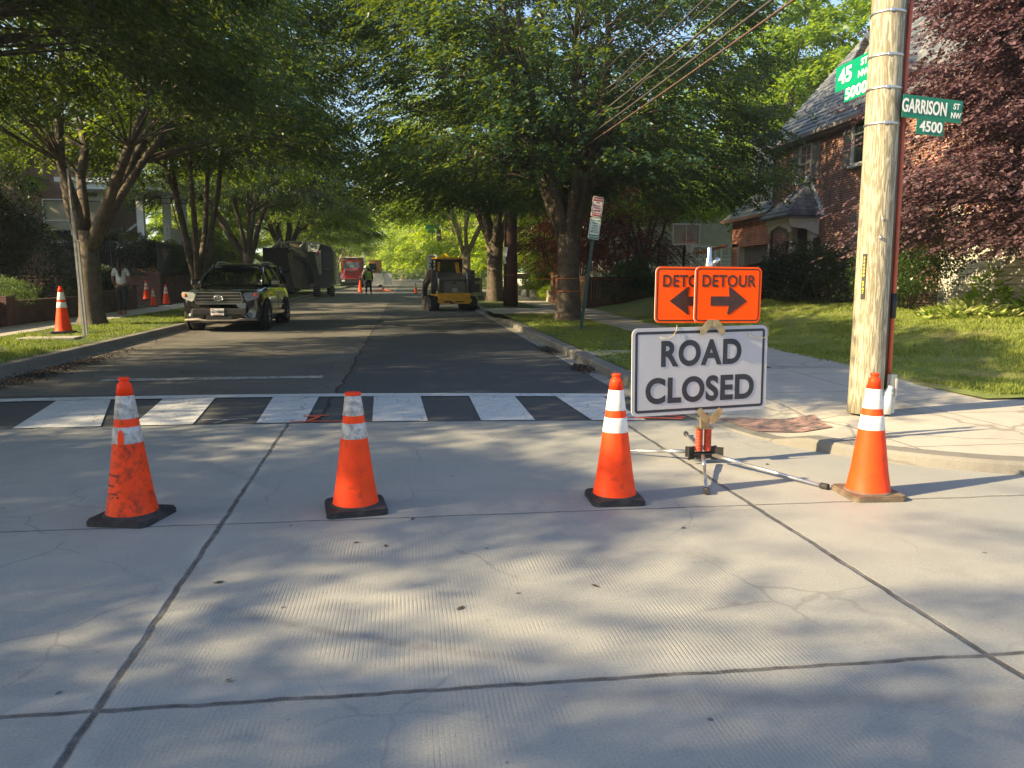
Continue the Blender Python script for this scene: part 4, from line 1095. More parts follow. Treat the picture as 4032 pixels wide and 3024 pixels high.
# guard and conduit on the right hand side of the pole
b = MB(); b.tube([(.182, -.02, .25), (.176, -.02, 2.5), (.165, -.02, 4.2), (.16, -.02, 8.5)], .034, 10); b.build('cable_guard', M['guard'], t)
b = MB(); b.tube([(.225, -.055, .26), (.222, -.055, 1.4), (.212, -.05, 2.6), (.20, -.05, 3.6), (.21, -.05, 4.1), (.245, -.04, 4.6), (.25, -.02, 6.5)], .021, 10); b.build('conduit', M['conduit'], t)
b = MB(); b.tube([(.225, -.055, 1.02), (.224, -.055, 1.28)], .030, 10); b.build('black_sleeve', M['black'], t)
b = MB(); b.tube([(.165, -.12, 0.0), (.165, -.12, .20)], .052, 16); b.tube([(.15, -.11, .19), (.20, -.13, .25)], .045, 14); b.tube([(.165, -.12, .2), (.20, -.13, .30)], .03, 12); b.build('white_pipe', M['pvc'], t)
b = MB(); b.box((.235, -.09, .21), (.09, .05, .42), (0, R(2), R(20))); b.box((.27, -.11, .28), (.02, .03, .20)); b.build('pale_pipe_bracket', mat('weathered pvc', (.46, .45, .40), .6, var=.1), t)

def street_blade(name, label, loc, rz, roll, w, h, word, sup1, sup2, num, face, w2, left):
    t = thing(name, label, 'street sign', loc)
    t.rotation_euler = (0, roll, rz)
    b = MB(); b.box((0, .004, 0), (w, .006, h)); b.build('blade', M[face], t)
    b = MB(); b.box(((w / 2 - w2 / 2 - .015) if left == 0 else left, .004, -h / 2 - .075), (w2, .006, .145)); nb = b.build('number_plate', M[face], t)
    cx = ((w / 2 - w2 / 2 - .015) if left == 0 else left)
    return t, cx
t, cx = street_blade('street_name_sign', 'green 45 ST NW street sign on the left side of the utility pole', (4.80, 8.0, 3.775), R(-90), R(0), .84, .27, '', '', '', '', 'greenlit', .50, .02)
t.rotation_euler = (0, 0, R(-90))
text_obj('45', .16, M['white'], t, at=(-.22, -.004, 0), sx=1.2, bold=.03)
text_obj('ST', .07, M['white'], t, at=(.13, -.004, .06), sx=1.2, bold=.025)
text_obj('NW', .07, M['white'], t, at=(.13, -.004, -.055), sx=1.2, bold=.025)
text_obj('5000', .115, M['white'], t, at=(.0, -.004, -.21), sx=1.3, bold=.03)
t2, cx = street_blade('street_name_sign', 'green GARRISON ST NW street sign on the right side of the utility pole', (5.35, 7.50, 3.285), R(6), R(2.5), .72, .225, '', '', '', '', 'green', .33, -.005)
text_obj('GARRISON', .135, M['white'], t2, at=(-.10, -.004, 0), sx=.60, bold=.025)
text_obj('ST', .060, M['white'], t2, at=(.285, -.004, .045), sx=.9, bold=.025)
text_obj('NW', .058, M['white'], t2, at=(.285, -.004, -.045), sx=.85, bold=.025)
text_obj('4500', .105, M['white'], t2, at=(-.0, -.004, -.185), sx=.95, bold=.025)

# ---------------------------------------------------------------- overhead cables
def cable(label, p0, p1, sag, r, mt='wire', wig=0.0, name='overhead_cable'):
    b = MB(); p0 = Vector(p0); p1 = Vector(p1); pts = []
    for k in range(41):
        u = k / 40; p = p0.lerp(p1, u); p.z -= sag * 4 * u * (1 - u)
        if wig: p.x += wig * math.sin(u * 60); p.z += wig * math.cos(u * 47)
        pts.append(p)
    b.tube(pts, r, 6)
    return tag(b.build(name, M[mt]), label, 'cable', 'overhead cables')
A = Vector((4.8, 7.7, 8.2))
far = (4.62, 34.6, 0)
for i, (z0, dx, r, mt, wig, lb) in enumerate([(6.3, -.05, .010, 'wire', 0, 'thin pale cable, topmost of the bundle'), (5.85, -.05, .016, 'wire', .02, 'lashed cable second from the top of the bundle'), (5.78, .02, .012, 'wire', .0, 'straight cable lying against the lashed one'),
    (5.45, 0, .022, 'wire', 0, 'thickest grey cable in the middle of the bundle'), (5.36, .05, .014, 'wire', .06, 'loosely twisted cable wrapped round the thick one'),
    (5.12, 0, .022, 'wire', 0, 'thick cable below the middle of the bundle'), (4.97, .06, .018, 'guard', 0, 'reddish brown cable, lowest of the bundle')]):
    cable(lb, (4.72 + dx, 7.66, z0), (4.5 + dx, 34.6, z0 + .55), .12, r, mt, wig)
cable('thin service wire crossing over the red dump truck', (-8, 62, 8.6), (5, 58, 8.4), .3, .02)
cable('thin service wire from the dark pole towards the white house', (4.7, 34.6, 5.0), (12.5, 37, 4.4), .2, .012)

# dark pole, far pole, far lamp
t = thing('utility_pole', 'dark weathered utility pole between the two big right-hand trees', 'utility pole', (4.62, 34.7, gz(34.7) + .12))
b = MB(); b.lathe([(.34, 0), (.31, 2), (.27, 6), (.22, 9.4), (0, 9.42)], n=20); b.build('pole', M['fencewood'], t)
b = MB(); b.tube([(-.28, -.18, .3), (-.27, -.16, 4), (-.23, -.14, 8)], .045, 8); b.build('cable_guard', M['guard'], t)
b = MB(); b.box((-.26, -.30, 2.45), (.16, .012, .42), (0, R(8), R(-25))); b.box((-.30, -.30, 2.1), (.10, .012, .35), (0, R(-6), R(-20))); b.build('torn_notice', M['trimwhite'], t)
t = thing('utility_pole', 'far brown leaning utility pole above the yellow warning sign', 'utility pole', (3.4, 75, gz(75)))
t.rotation_euler = (0, R(-3.5), 0)
b = MB(); b.lathe([(.24, 0), (.22, 5), (.18, 11), (0, 11.02)], n=12); b.build('pole', mat('red brown pole', (.17, .075, .04), .8, var=.3), t)
b = MB(); b.box((-.05, -.3, 5.9), (.5, .12, .35)); b.box((-.05, -.3, 5.2), (.3, .1, .2)); b.build('meter_box', M['signback'], t)
t = thing('street_lamp', 'far grey street lamp with curved arm among the bright leaves', 'street lamp', (2.2, 88, gz(88)))
b = MB(); b.tube([(0, 0, 0), (0, 0, 10.6)], [.13, .09], 8); b.build('post', M['bedgrey'], t)
b = MB(); b.tube([(0, 0, 9.6), (-1.2, -.2, 10.9), (-2.4, -.3, 11.4)], .06, 6); b.build('arm', M['steel'], t)
b = MB(); b.box((-2.75, -.3, 11.4), (.8, .3, .15), bev=.05); b.build('lamp_head', M['signback'], t)

# ---------------------------------------------------------------- kerbside signs
t = thing('sign_post', 'silver two-piece sign post in front of the big left tree with signs seen edge-on', 'sign post', (-7.39, 18.9, gz(18.9) + .15))
t.rotation_euler = (0, R(-1.5), 0)
b = MB(); b.box((-.02, 0, 1.85), (.045, .05, 3.9)); b.box((.05, 0, 1.1), (.035, .05, 2.2)); b.build('post', M['steel'], t)
b = MB(); b.box((-.01, -.02, 3.25), (.02, .34, .80), (0, 0, R(25))); b.box((.05, -.02, 2.55), (.02, .34, .65), (0, 0, R(17))); b.build('edge_on_plates', M['bedgrey'], t)
tag(MB().box((-8.0, 18.6, gz(18.6) + .175), (1.15, .75, .05), (0, 0, .12), bev=.012).build('utility_cover', G_walk2), 'flat concrete utility cover in the grass at the foot of the silver post', 'utility cover')

t = thing('parking_sign', 'leaning green post with red and green parking signs in front of the big right tree', 'parking sign', (4.62, 20.3, gz(20.3) + .15))
t.rotation_euler = (0, R(7.2), R(4))
b = MB(); b.box((0, .03, 1.75), (.075, .045, 3.55)); b.build('post', M['postgreen'], t)
def small_sign(root, z, w, h, main, ink, lines, arrow, foot, head=None):
    b = MB(); b.prism(rrect(w, h, .045, cz=z), 'XZ', -.004, .004); p = b.build('sign_plate', M['white'], root)
    b = MB(); b.ring(rrect(w - .03, h - .03, .03, cz=z), rrect(w - .055, h - .055, .02, cz=z), -.0055); b.build('border', M[ink], p)
    if head: b = MB(); b.box((0, -.006, z + h / 2 - .075), (w - .05, .004, .09)); b.build('colour_band', M[ink], p)
    b = MB(); b.box((0, -.006, z - h / 2 + .065), (w - .05, .004, .075 if head else .11)); b.build('colour_band', M[ink], p)
    zz = z + h / 2 - (.165 if head else .08)
    for (tx, hh, sxx) in lines:
        text_obj(tx, hh, M[ink], p, at=(0, -.007, zz), sx=sxx, bold=.03); zz -= hh + .024
    k = arrow
    b = MB(); b.prism([(k * x, z - h / 2 + .16 + (0 if head else .03) + y) for x, y in [(-.10, .008), (.05, .008), (.05, .028), (.11, 0), (.05, -.028), (.05, -.008), (-.10, -.008)]], 'XZ', -.008, -.005); b.build('arrow', M[ink], p)
    if head: text_obj('TOW AWAY', .042, M['white'], p, at=(0, -.0095, z + h / 2 - .075), sx=.8, bold=.02)
    text_obj(foot, .035, M['white'], p, at=(0, -.0095, z - h / 2 + .065), sx=.7, bold=.02)
small_sign(t, 3.27, .30, .53, 'white', 'signred', [('NO', .05, .9), ('STANDING', .042, .7), ('OR PARKING', .042, .62), ('ANYTIME', .042, .75)], 1, 'NO STANDING', head=True)
small_sign(t, 2.70, .30, .57, 'white', 'signgreen2', [('TWO HOUR', .044, .72), ('PARKING', .044, .75), ('7AM-8:30PM', .036, .62), ('MONDAY', .036, .8), ('THRU FRIDAY', .036, .62)], -1, 'ZONE 3 PERMIT')

t = thing('speed_limit_sign', 'white speed limit 20 sign with a small plate below, left of the track loader', 'speed sign', (1.85, 58, gz(58)))
b = MB(); b.tube([(0, .05, 0), (0, .05, 2.9)], .035, 8); b.build('post', M['steel'], t)
b = MB(); b.prism(rrect(.74, 1.16, .06, cz=2.4), 'XZ', -.01, .01); p = b.build('sign_plate', M['white'], t)
text_obj('SPEED', .13, M['signink'], p, at=(0, -.014, 2.80), sx=.95, bold=.02); text_obj('LIMIT', .12, M['signink'], p, at=(0, -.014, 2.6), sx=.95, bold=.02); text_obj('20', .36, M['signink'], p, at=(0, -.014, 2.18), bold=.03)
b = MB(); b.prism(rrect(.42, .66, .04, cx=.05, cz=1.47), 'XZ', -.01, .01); p2 = b.build('lower_plate', M['white'], t)
b = MB(); b.ring(rrect(.36, .6, .04, cx=.05, cz=1.47), rrect(.32, .56, .03, cx=.05, cz=1.47), -.014); b.lathe([(.10, -.016), (.10, -.012)], (.05, 0, 1.55), 16, axis='Y'); b.build('red_symbol', M['signred'], p2)
t = thing('warning_sign', 'yellow diamond warning sign standing behind the cab of the track loader', 'warning sign', (2.72, 56, gz(56)))
b = MB(); b.tube([(0, .05, 0), (0, .05, 2.9)], .04, 8); b.build('post', M['steel'], t)
s_ = .82
b = MB(); b.prism([(0, s_), (s_, 0), (0, -s_), (-s_, 0)], 'XZ', -.012, .012); b.xf(Matrix.Translation((0, 0, 2.25))); p = b.build('sign_plate', M['signyellow'], t)
b = MB(); b.box((0, -.02, 2.25), (.12, .01, .45)); b.lathe([(.09, -.024), (.09, -.016)], (0, 0, 2.6), 12, axis='Y'); b.box((.12, -.02, 2.05), (.35, .01, .1), (0, R(25), 0)); b.build('black_symbol', M['signink'], p)
t = thing('street_name_sign', 'far blue-green street name sign among leaves above the speed limit sign', 'street sign', (2.35, 72, gz(72)))
b = MB(); b.tube([(.0, 0, 0), (0, 0, 6.3)], .05, 6); b.build('post', M['bedgrey'], t)
b = MB(); b.box((0, -.07, 5.8), (1.25, .02, .42)); b.box((-.05, -.07, 5.4), (.7, .02, .3)); p = b.build('blade', M['green'], t)
t = thing('yard_sign', 'small white notice board behind the left corner of the black car', 'yard sign', (-8.35, 36, gz(36) + .15))
b = MB(); b.box((0, 0, 1.15), (.85, .03, .62)); b.build('board', M['white'], t)
b = MB(); b.tube([(-.25, .03, 0), (-.25, .03, 1.2)], .02, 6); b.tube([(.25, .03, 0), (.25, .03, 1.2)], .02, 6); b.build('legs', M['bedgrey'], t)
b = MB(); b.box((0, -.018, 1.28), (.6, .006, .04)); b.box((0, -.018, 1.15), (.5, .006, .04)); b.build('red_lines', M['signred'], t)
# back of a far construction sign
t = thing('sign_stand', 'far pale sign boards seen from behind on a stand with orange legs', 'sign stand', (-2.1, 68.5, gz(68.5)))
b = MB(); b.prism(rrect(.86, 1.02, .06, cx=-.42, cz=1.08), 'XZ', 0, .02); b.build('sign_board', M['signback'], t)
b = MB(); b.prism(rrect(.68, 1.02, .06, cx=.43, cz=1.08), 'XZ', .03, .05); b.build('sign_board', M['signback'], t)
b = MB(); b.tube([(0, -.03, .1), (0, -.03, 2.0)], .025, 6); b.build('mast', M['steel'], t)
b = MB(); b.box((0, 0, .22), (.18, .1, .3)); b.build('spring_base', M['bedgrey'], t)
for ex, ey in ((-.9, -.5), (.75, -.6), (-.7, .6), (.8, .6)):
    b = MB(); b.tube([(0, 0, .16), (ex, ey, .05)], .045, 6); b.build('leg', M['orangefoot'], t)

# leaf litter in the gutter
rs = np.random.default_rng(91)
def litter(label, cx, cy, rx, ry, n, hgt):
    P = np.stack([rs.normal(0, rx / 2, n) + cx, rs.normal(0, ry / 2, n) + cy, np.zeros(n)], 1)
    d = np.exp(-(((P[:, 0] - cx) / rx) ** 2 + ((P[:, 1] - cy) / ry) ** 2))
    P[:, 2] = [gz(y) + .006 for y in P[:, 1]] + rs.uniform(0, 1, n) * d * hgt
    V, F = leaves(P, rs.normal(0, 1, (n, 3)) * [1, 1, .3], rs.uniform(.03, .07, n), rs.uniform(.02, .04, n), rs)
    V[:, 2] = np.maximum(V[:, 2], np.array([gz(y) for y in V[:, 1]]) + .005)
    o = bpy.data.objects.new('leaf_litter', npmesh('leaf_litter', V, F, M['leaflitter'])); COL.objects.link(o); o['kind'] = 'stuff'; o['label'] = label; o['category'] = 'leaf litter'
litter('heap of dead leaves in the right gutter', 2.98, 13.0, .16, .5, 900, .07)
litter('small heap of dead leaves farther along the right gutter', 2.98, 16.2, .16, .9, 700, .05)
litter('brown leaf litter spread along the left kerb', -5.95, 13.5, .35, 3.2, 2600, .015)
litter('scattered twigs and leaves on the concrete', .8, 4.0, 3.0, 2.0, 16, .002)
# ---------------------------------------------------------------- vehicles; each faces -Y towards the camera, origin on the ground under its nose
def wheel(root, x, y, r, w, out, rimm='rim', spokes=5, name='wheel'):
    b = MB(); s = out
    k = w / 2
    b.lathe([(r * .66, -k), (r * .93, -k), (r, -k * .7), (r, k * .7), (r * .93, k), (r * .66, k)], (x, y, r), 28, axis='X')
    for q in (-.35, 0, .35): b.lathe([(r * 1.004, q * w - .006), (r * 1.004, q * w + .006)], (x, y, r), 28, axis='X')
    o = b.build(name, M['tyre'], root)
    b = MB(); xo = x + s * k * .72
    b.lathe([(r * .68, xo - x + s * .0), (r * .66, xo - x + s * .03), (r * .60, xo - x + s * .02), (r * .60, xo - x - s * .05)], (x, y, r), 28, axis='X')
    for i in range(spokes):
        a = 2 * math.pi * i / spokes + .3
        for da in (-.10, .10):
            p0 = Vector((xo + s * .02, y + math.cos(a) * r * .12, r + math.sin(a) * r * .12)); p1 = Vector((xo + s * .015, y + math.cos(a + da) * r * .62, r + math.sin(a + da) * r * .62))
            b.tube([p0, p1], [r * .06, r * .045], 5)
    b.lathe([(r * .14, s * k * .55), (r * .14, s * (k * .55 + .035)), (.0, s * (k * .55 + .04))], (x, y, r), 14, axis='X')
    b.build('rim', M[rimm], o)
    b = MB(); b.lathe([(r * .62, -.01), (r * .62, .01)], (x + s * k * .1, y, r), 24, axis='X'); b.build('brake_disc', M['darkgrey'], o)
    return o

def suv():
    t = thing('parked_car', 'black glossy sport utility car parked at the left kerb facing the camera', 'car', (-5.17, 22.3, gz(22.6)), R(-1.0), scale=1.13)
    hw = .955
    def sec(y, zb, zt, w, nose=0.0):
        fr = [(0, 0), (.80, 0), (.93, .04), (.985, .16), (1, .38), (1, .58), (.985, .72), (.955, .84), (.90, .93), (.78, .975), (.45, 1.0), (0, 1.0)]
        pts = [(w * u, y + nose * (u ** 3), zb + (zt - zb) * v) for u, v in fr]
        return pts + [(-p[0], p[1], p[2]) for p in pts[-2:0:-1]]
    S = [sec(.0, .42, .80, .60, .22), sec(.03, .30, .90, .74, .20), sec(.10, .24, .985, .84, .16), (sec(.25, .22, 1.02, .92, .08)), sec(.5, .22, 1.06, .945), sec(.9, .22, 1.10, .955), sec(1.25, .22, 1.14, .955), sec(1.5, .22, 1.17, .955), sec(2.5, .22, 1.18, .95), sec(3.6, .22, 1.19, .95), sec(4.2, .24, 1.19, .94), sec(4.55, .28, 1.17, .90), sec(4.75, .36, 1.10, .82), sec(4.79, .45, 1.0, .7)]
    b = MB(); b.loft(S); body = b.build('body', M['carpaint'], t)
    # greenhouse: glass volume, roof, pillars
    zb, zt = 1.16, 1.66
    bl = [(.80, 1.33), (.88, 2.05)]
    B = [(-.80, 1.30, zb), (.80, 1.30, zb), (.875, 4.45, zb + .03), (-.875, 4.45, zb + .03)]
    Tt = [(-.62, 2.15, zt), (.62, 2.15, zt), (.66, 4.15, zt + .0), (-.66, 4.15, zt)]
    b = MB(); b.hexa(B, Tt); b.build('cabin_glass', M['glass'], t)
    b = MB()
    rs_ = []
    for y, z, w in ((2.02, 1.625, .60), (2.2, 1.675, .655), (2.6, 1.705, .675), (3.4, 1.715, .685), (4.1, 1.69, .67), (4.25, 1.655, .64)):
        sc = [(w * u, y - .10 * (1 - abs(u)), z + .045 * (1 - abs(u) ** 2.4) - (.035 if abs(u) == 1 else 0)) for u in (-1, -.9, -.6, 0, .6, .9, 1)]
        rs_.append(sc + [(p[0] * .95, p[1] + .02, p[2] - .05) for p in sc[::-1]])
    b.loft(rs_); b.build('roof', M['carpaint'], t)
    b = MB()
    for s in (-1, 1):
        b.tube([(s * .80, 1.27, 1.15), (s * .735, 1.68, 1.42), (s * .645, 2.10, 1.655)], [.045, .038, .035], 6)
        b.tube([(s * .895, 2.62, 1.17), (s * .72, 2.66, 1.67)], .036, 6)
        b.tube([(s * .895, 3.52, 1.18), (s * .72, 3.50, 1.68)], .036, 6)
        b.tube([(s * .875, 4.42, 1.18), (s * .70, 4.16, 1.68)], .07, 6)
        b.tube([(s * .66, 2.1, 1.665), (s * .715, 2.7, 1.685), (s * .715, 3.6, 1.69), (s * .68, 4.2, 1.67)], .03, 6)
        b.tube([(s * .80, 1.3, 1.165), (s * .89, 2.0, 1.175), (s * .90, 4.2, 1.19)], .018, 5)
    b.build('pillar', M['carpaint'], t)
    b = MB()
    for s in (-1, 1):
        b.tube([(s * .56, 2.2, 1.70), (s * .58, 2.38, 1.765), (s * .60, 3.2, 1.79), (s * .59, 3.9, 1.765), (s * .57, 4.05, 1.71)], .020, 6)
    b.build('roof_rail', M['steel'], t)
    # face
    b = MB(); b.prism([(-.52, .70), (.52, .70), (.58, .80), (.50, .97), (-.50, .97), (-.58, .80)], 'XZ', -.03, .10); b.build('grille_recess', M['black'], t)
    b = MB()
    for z, w in ((.74, .52), (.815, .55), (.89, .53)): b.box((0, -.035, z), (2 * w, .02, .018), bev=.004)
    b.prism([(.51, .70), (.53, .70), (.585, .80), (.52, .98), (.50, .98), (.565, .80)], 'XZ', -.05, -.01); b.prism([(-.51, .70), (-.53, .70), (-.585, .80), (-.52, .98), (-.50, .98), (-.565, .80)], 'XZ', -.05, -.01)
    b.box((0, -.03, .695), (1.06, .03, .02)); b.box((0, -.02, .975), (1.0, .03, .02))
    b.build('grille', M['grille'], t)
    b = MB()
    def ell(rx, rz, cx=0, cz=0): return [(cx + rx * math.cos(2 * math.pi * k / 24), -.062, .835 + cz + rz * math.sin(2 * math.pi * k / 24)) for k in range(25)]
    b.tube(ell(.105, .070), .0095, 5, cap=False); b.tube(ell(.034, .064), .0085, 5, cap=False); b.tube(ell(.070, .028, 0, .034), .0085, 5, cap=False)
    b.build('emblem', M['chrome'], t)
    for s in (-1, 1):
        b = MB()
        P = [(.60, .965), (.90, .985), (.93, .93), (.90, .84), (.66, .745), (.60, .80), (.565, .92)]
        vs = [(s * x, .03 + .30 * max(0, (x - .55)) ** 1.25 * 1.5, z) for x, z in P]; vb = [(x * .98, y + .14, z) for x, y, z in vs]
        n = len(vs); b.add(vs + vb, [tuple(range(n)), tuple(range(n, 2 * n))[::-1]] + [(k, (k + 1) % n, n + (k + 1) % n, n + k) for k in range(n)])
        h = b.build('headlight', M['lens'], t)
        b = MB(); b.box((s * .845, .125, .91), (.08, .06, .07), (0, 0, s * R(32)), bev=.01); b.build('indicator', M['amber'], h)
        b = MB(); b.lathe([(0.0, -.015), (.05, -.012), (.055, .03)], (s * .70, .07, .42), 16, axis='Y'); b.build('fog_light', M['lens'], t)
        b = MB(); b.box((s * 1.02, 1.78, 1.22), (.24, .12, .17), bev=.035); b.tube([(s * .88, 1.75, 1.16), (s * .98, 1.78, 1.17)], .03, 6); m = b.build('mirror', M['carpaint'], t)
        b = MB(); b.box((s * 1.02, 1.845, 1.22), (.20, .012, .13)); b.build('mirror_glass', M['chrome'], m)
    b = MB(); b.box((0, .0, .50), (1.3, .10, .17), bev=.03); b.box((0, -.015, .36), (.62, .06, .10), bev=.01); b.build('bumper_intake', M['black'], t)
    b = MB()
    b.tube([(-.86, .13, .30), (-.5, .0, .315), (-.38, -.02, .285), (.38, -.02, .285), (.5, .0, .315), (.86, .13, .30)], [.025, .035, .03, .03, .035, .025], 6); b.build('lower_lip', M['bedgrey'], t)
    b = MB(); b.box((-.04, -.062, .50), (.31, .012, .165)); p = b.build('licence_plate', M['white'], t)
    text_obj('4GY4860', .072, M['signink'], p, at=(-.04, -.0705, .495), sx=.78, bold=.02)
    b = MB(); b.box((-.15, -.0695, .562), (.06, .003, .018)); b.box((-.04, -.0695, .432), (.22, .003, .012)); b.build('red_band', M['signred'], p)
    for s in (-1, 1):
        for y in (.98, 3.76):
            b = MB(); b.lathe([(.43, s * .93), (.43, s * .9565)], (0, y, .37), 24, axis='X'); b.build('arch_shadow', M['black'], t)
            b = MB(); pts = [(s * .962, y + .44 * math.cos(a), .37 + .44 * math.sin(a)) for a in np.linspace(-.25, math.pi + .25, 15)]; b.tube(pts, .028, 5)
            b.lathe([(.425, s * .70), (.425, s * .895)], (0, y, .37), 24, axis='X'); b.build('wheel_arch', M['black'], t)
            wheel(t, s * .888, y, .37, .23, s)
        b = MB(); b.box((s * .965, 2.37, .42), (.03, 2.0, .10), bev=.012); b.box((s * .962, 2.6, .62), (.02, 2.3, .035), bev=.006); b.build('side_trim', M['carpaint'], t)
        for y in (2.45, 3.35):
            b = MB(); b.box((s * .975, y, .98), (.03, .16, .035), bev=.01); b.build('door_handle', M['carpaint'], t)
        b = MB()
        for y in (1.62, 2.62, 3.5): b.box((s * .9575, y, .72), (.004, .012, .78))
        b.build('door_gap', M['black'], t)
    b = MB(); b.box((0, 2.4, .26), (1.5, 4.0, .12)); b.build('underbody', M['black'], t)
    return t
suv()

def track_loader():
    t = thing('track_loader', 'yellow and black compact track loader seen from behind at the right kerb', 'loader', (2.02, 34.1, gz(35)), R(10))
    t.scale = (1.10, 1.0, .94)
    # tracks
    for s in (-1, 1):
        b = MB(); w = .34; x0 = s * .78
        o = [(0.12, .0), (1.75, .0), (2.1, .30), (2.0, .52), (1.2, .66), (.25, .62), (-.08, .45), (-.12, .22)]
        b.prism(o, 'YZ', x0 - w / 2, x0 + w / 2)
        for k in range(26):
            u = k / 26; L = len(o); f = u * L; i = int(f); a, c = o[i], o[(i + 1) % L]; q = f - i
            y = a[0] + (c[0] - a[0]) * q; z = a[1] + (c[1] - a[1]) * q
            b.box((x0, y, z), (w * 1.02, .05, .05))
        tr = b.build('track', M['tyre'], t)
        b = MB()
        for y in (.25, .75, 1.25, 1.75): b.lathe([(.0, s * (w / 2 + .0)), (.14, s * (w / 2 + .01)), (.14, s * (w / 2 - .02))], (x0, y, .22), 14, axis='X')
        b.build('roller', M['darkgrey'], tr)
    b = MB(); b.box((0, .8, .55), (1.22, 1.9, .5), bev=.03); b.box((-.57, -.02, .62), (.13, .25, .34), bev=.03); b.box((.57, -.02, .62), (.16, .25, .36), bev=.03)
    b.prism([(-.60, .30), (.60, .30), (.72, .44), (.70, .52), (-.62, .52), (-.70, .42)], 'XZ', -.16, .1); b.box((0, -.13, .53), (1.34, .1, .035)); b.build('chassis', M['yellow'], t)
    b = MB(); b.box((-.28, -.165, .40), (.32, .02, .07)); b.box((.2, -.165, .40), (.38, .02, .05)); b.box((-.1, -.165, .34), (.16, .02, .06)); b.build('bar_slots', M['black'], t)
    b = MB(); b.prism([(-.52, .55), (.50, .55), (.50, 1.42), (-.50, 1.42), (-.50, .95), (-.54, .85)], 'XZ', -.1, .5); b.build('engine_cover', M['darkgrey'], t)
    b = MB(); b.prism([(-.42, .58), (.46, .58), (.46, 1.12), (.40, 1.34), (-.38, 1.34), (-.42, 1.2)], 'XZ', -.118, -.1); g = b.build('rear_grille', M['greypanel'], t)
    b = MB()
    for s in (-1, 1):
        b.tube([(s * .38 + .02, -.122, 1.12), (s * .16 + .02, -.122, .985)], .013, 4); b.tube([(s * .38 + .02, -.122, .70), (s * .16 + .02, -.122, .90)], .013, 4)
    b.build('grille_rib', M['bedgrey'], g)
    b = MB(); b.ring(rrect(.20, .18, .05, cx=.02, cz=.94), rrect(.165, .145, .04, cx=.02, cz=.94), -.122)
    dz = .925
    deer = [(-.065, dz + .0), (-.045, dz + .02), (-.02, dz + .03), (-.005, dz + .055), (.01, dz + .06), (.0, dz + .035), (.03, dz + .02), (.06, dz - .01), (.065, dz - .03), (.03, dz - .012), (.0, dz - .012), (-.03, dz - .02), (-.04, dz - .035), (-.045, dz - .01)]
    b.add([(.02 + x, -.122, z + .01) for x, z in deer], [tuple(range(len(deer)))])
    b.build('emblem', M['trimwhite'], g)
    b = MB(); b.box((.0, -.12, 1.27), (.16, .04, .06)); b.build('latch', M['black'], t)
    for s in (-1, 1):
        b = MB(); b.box((s * .47 + .01, -.115, .68), (.035, .02, .16)); b.build('tail_light', M['redlens'], t)
    b = MB(); b.hexa([(-.54, -.08, 1.42), (.52, -.08, 1.42), (.52, .9, 1.55), (-.54, .9, 1.55)], [(-.50, .0, 1.47), (.49, .0, 1.47), (.50, .9, 1.76), (-.52, .9, 1.76)]); b.build('hood', M['darkgrey'], t)
    b = MB()
    for s in (-1, 1):
        b.box((s * .52, .92, 1.98), (.07, .08, .86)); b.box((s * .52, 1.75, 1.8), (.07, .08, 1.2)); b.box((s * .52, 1.3, 2.38), (.07, .9, .07))
    b.box((0, .92, 2.33), (1.06, .08, .10)); b.build('cab_frame', M['black'], t)
    b = MB(); b.box((0, 1.35, 2.44), (1.08, 1.1, .08), bev=.02); b.build('cab_roof', M['yellow'], t)
    b = MB(); b.box((0, .93, 1.98), (.98, .015, .60)); b.build('rear_window', mat('tinted green glass', (.04, .05, .01), .08, var=.5, vs=2), t)
    b = MB(); b.box((.36, .915, 2.0), (.16, .01, .5), (0, R(-8), 0)); b.build('cab_reflection', M['yellow'], t)  # both yellow pieces stand in for reflections in the rear window
    b = MB(); b.box((-.42, .915, 2.05), (.10, .01, .45), (0, R(4), 0)); b.build('cab_reflection', M['yellow'], t)
    for s in (-1, 1):
        b = MB(); x = s * .78
        b.prism([(-.0, 1.0), (.25, .75), (.45, .8), (.35, 1.2), (.45, 1.62), (1.9, 1.1), (2.3, .55), (2.45, .6), (2.1, 1.3), (.6, 1.92), (.1, 1.85)] if s < 0 else [(.0, .9), (.4, .8), (.45, 1.62), (1.9, 1.1), (2.3, .55), (2.45, .6), (2.1, 1.3), (.6, 1.9), (.0, 1.85)], 'YZ', x - .09, x + .09); b.build('lift_arm', M['darkgrey'], t)
        b = MB(); b.tube([(x - s * .17, .1, .95), (x - s * .15, .35, 1.75)], .03, 6); b.tube([(x - s * .17, .1, .85), (x - s * .15, .3, 1.4)], .042, 6); b.build('hydraulic_ram', M['steel'], t)
    return t
track_loader()
t = thing('ride_on_attachment', 'low wheeled brush attachment standing left of the track loader', 'attachment', (.95, 36.2, gz(36)))
b = MB(); b.lathe([(.0, -.2), (.42, -.2), (.42, -.12), (0, -.1)], (-.1, 0, .43), 20, axis='X'); b.lathe([(.0, .12), (.42, .12), (.42, .2), (0, .22)], (.0, 0, .43), 20, axis='X'); b.build('drum', M['bedgrey'], t)
b = MB(); b.box((.05, 0, .43), (.5, .12, .12)); b.box((.05, .1, .72), (.4, .3, .06)); b.build('frame', M['stone'], t)
t = thing('mini_machine', 'small grey-green walk-behind machine between the track loader and the tree', 'machine', (3.72, 43.5, gz(43.5)))
b = MB(); b.box((0, 0, .75), (.75, .9, .8), bev=.04); b.box((0, .1, 1.25), (.85, .7, .25), bev=.03); b.build('body', mat('olive machine', (.17, .17, .11), .6, var=.2), t)
b = MB(); b.box((0, -.46, .8), (.55, .02, .45)); b.box((0, -.40, 1.28), (.6, .02, .14)); b.build('panel', M['black'], t)
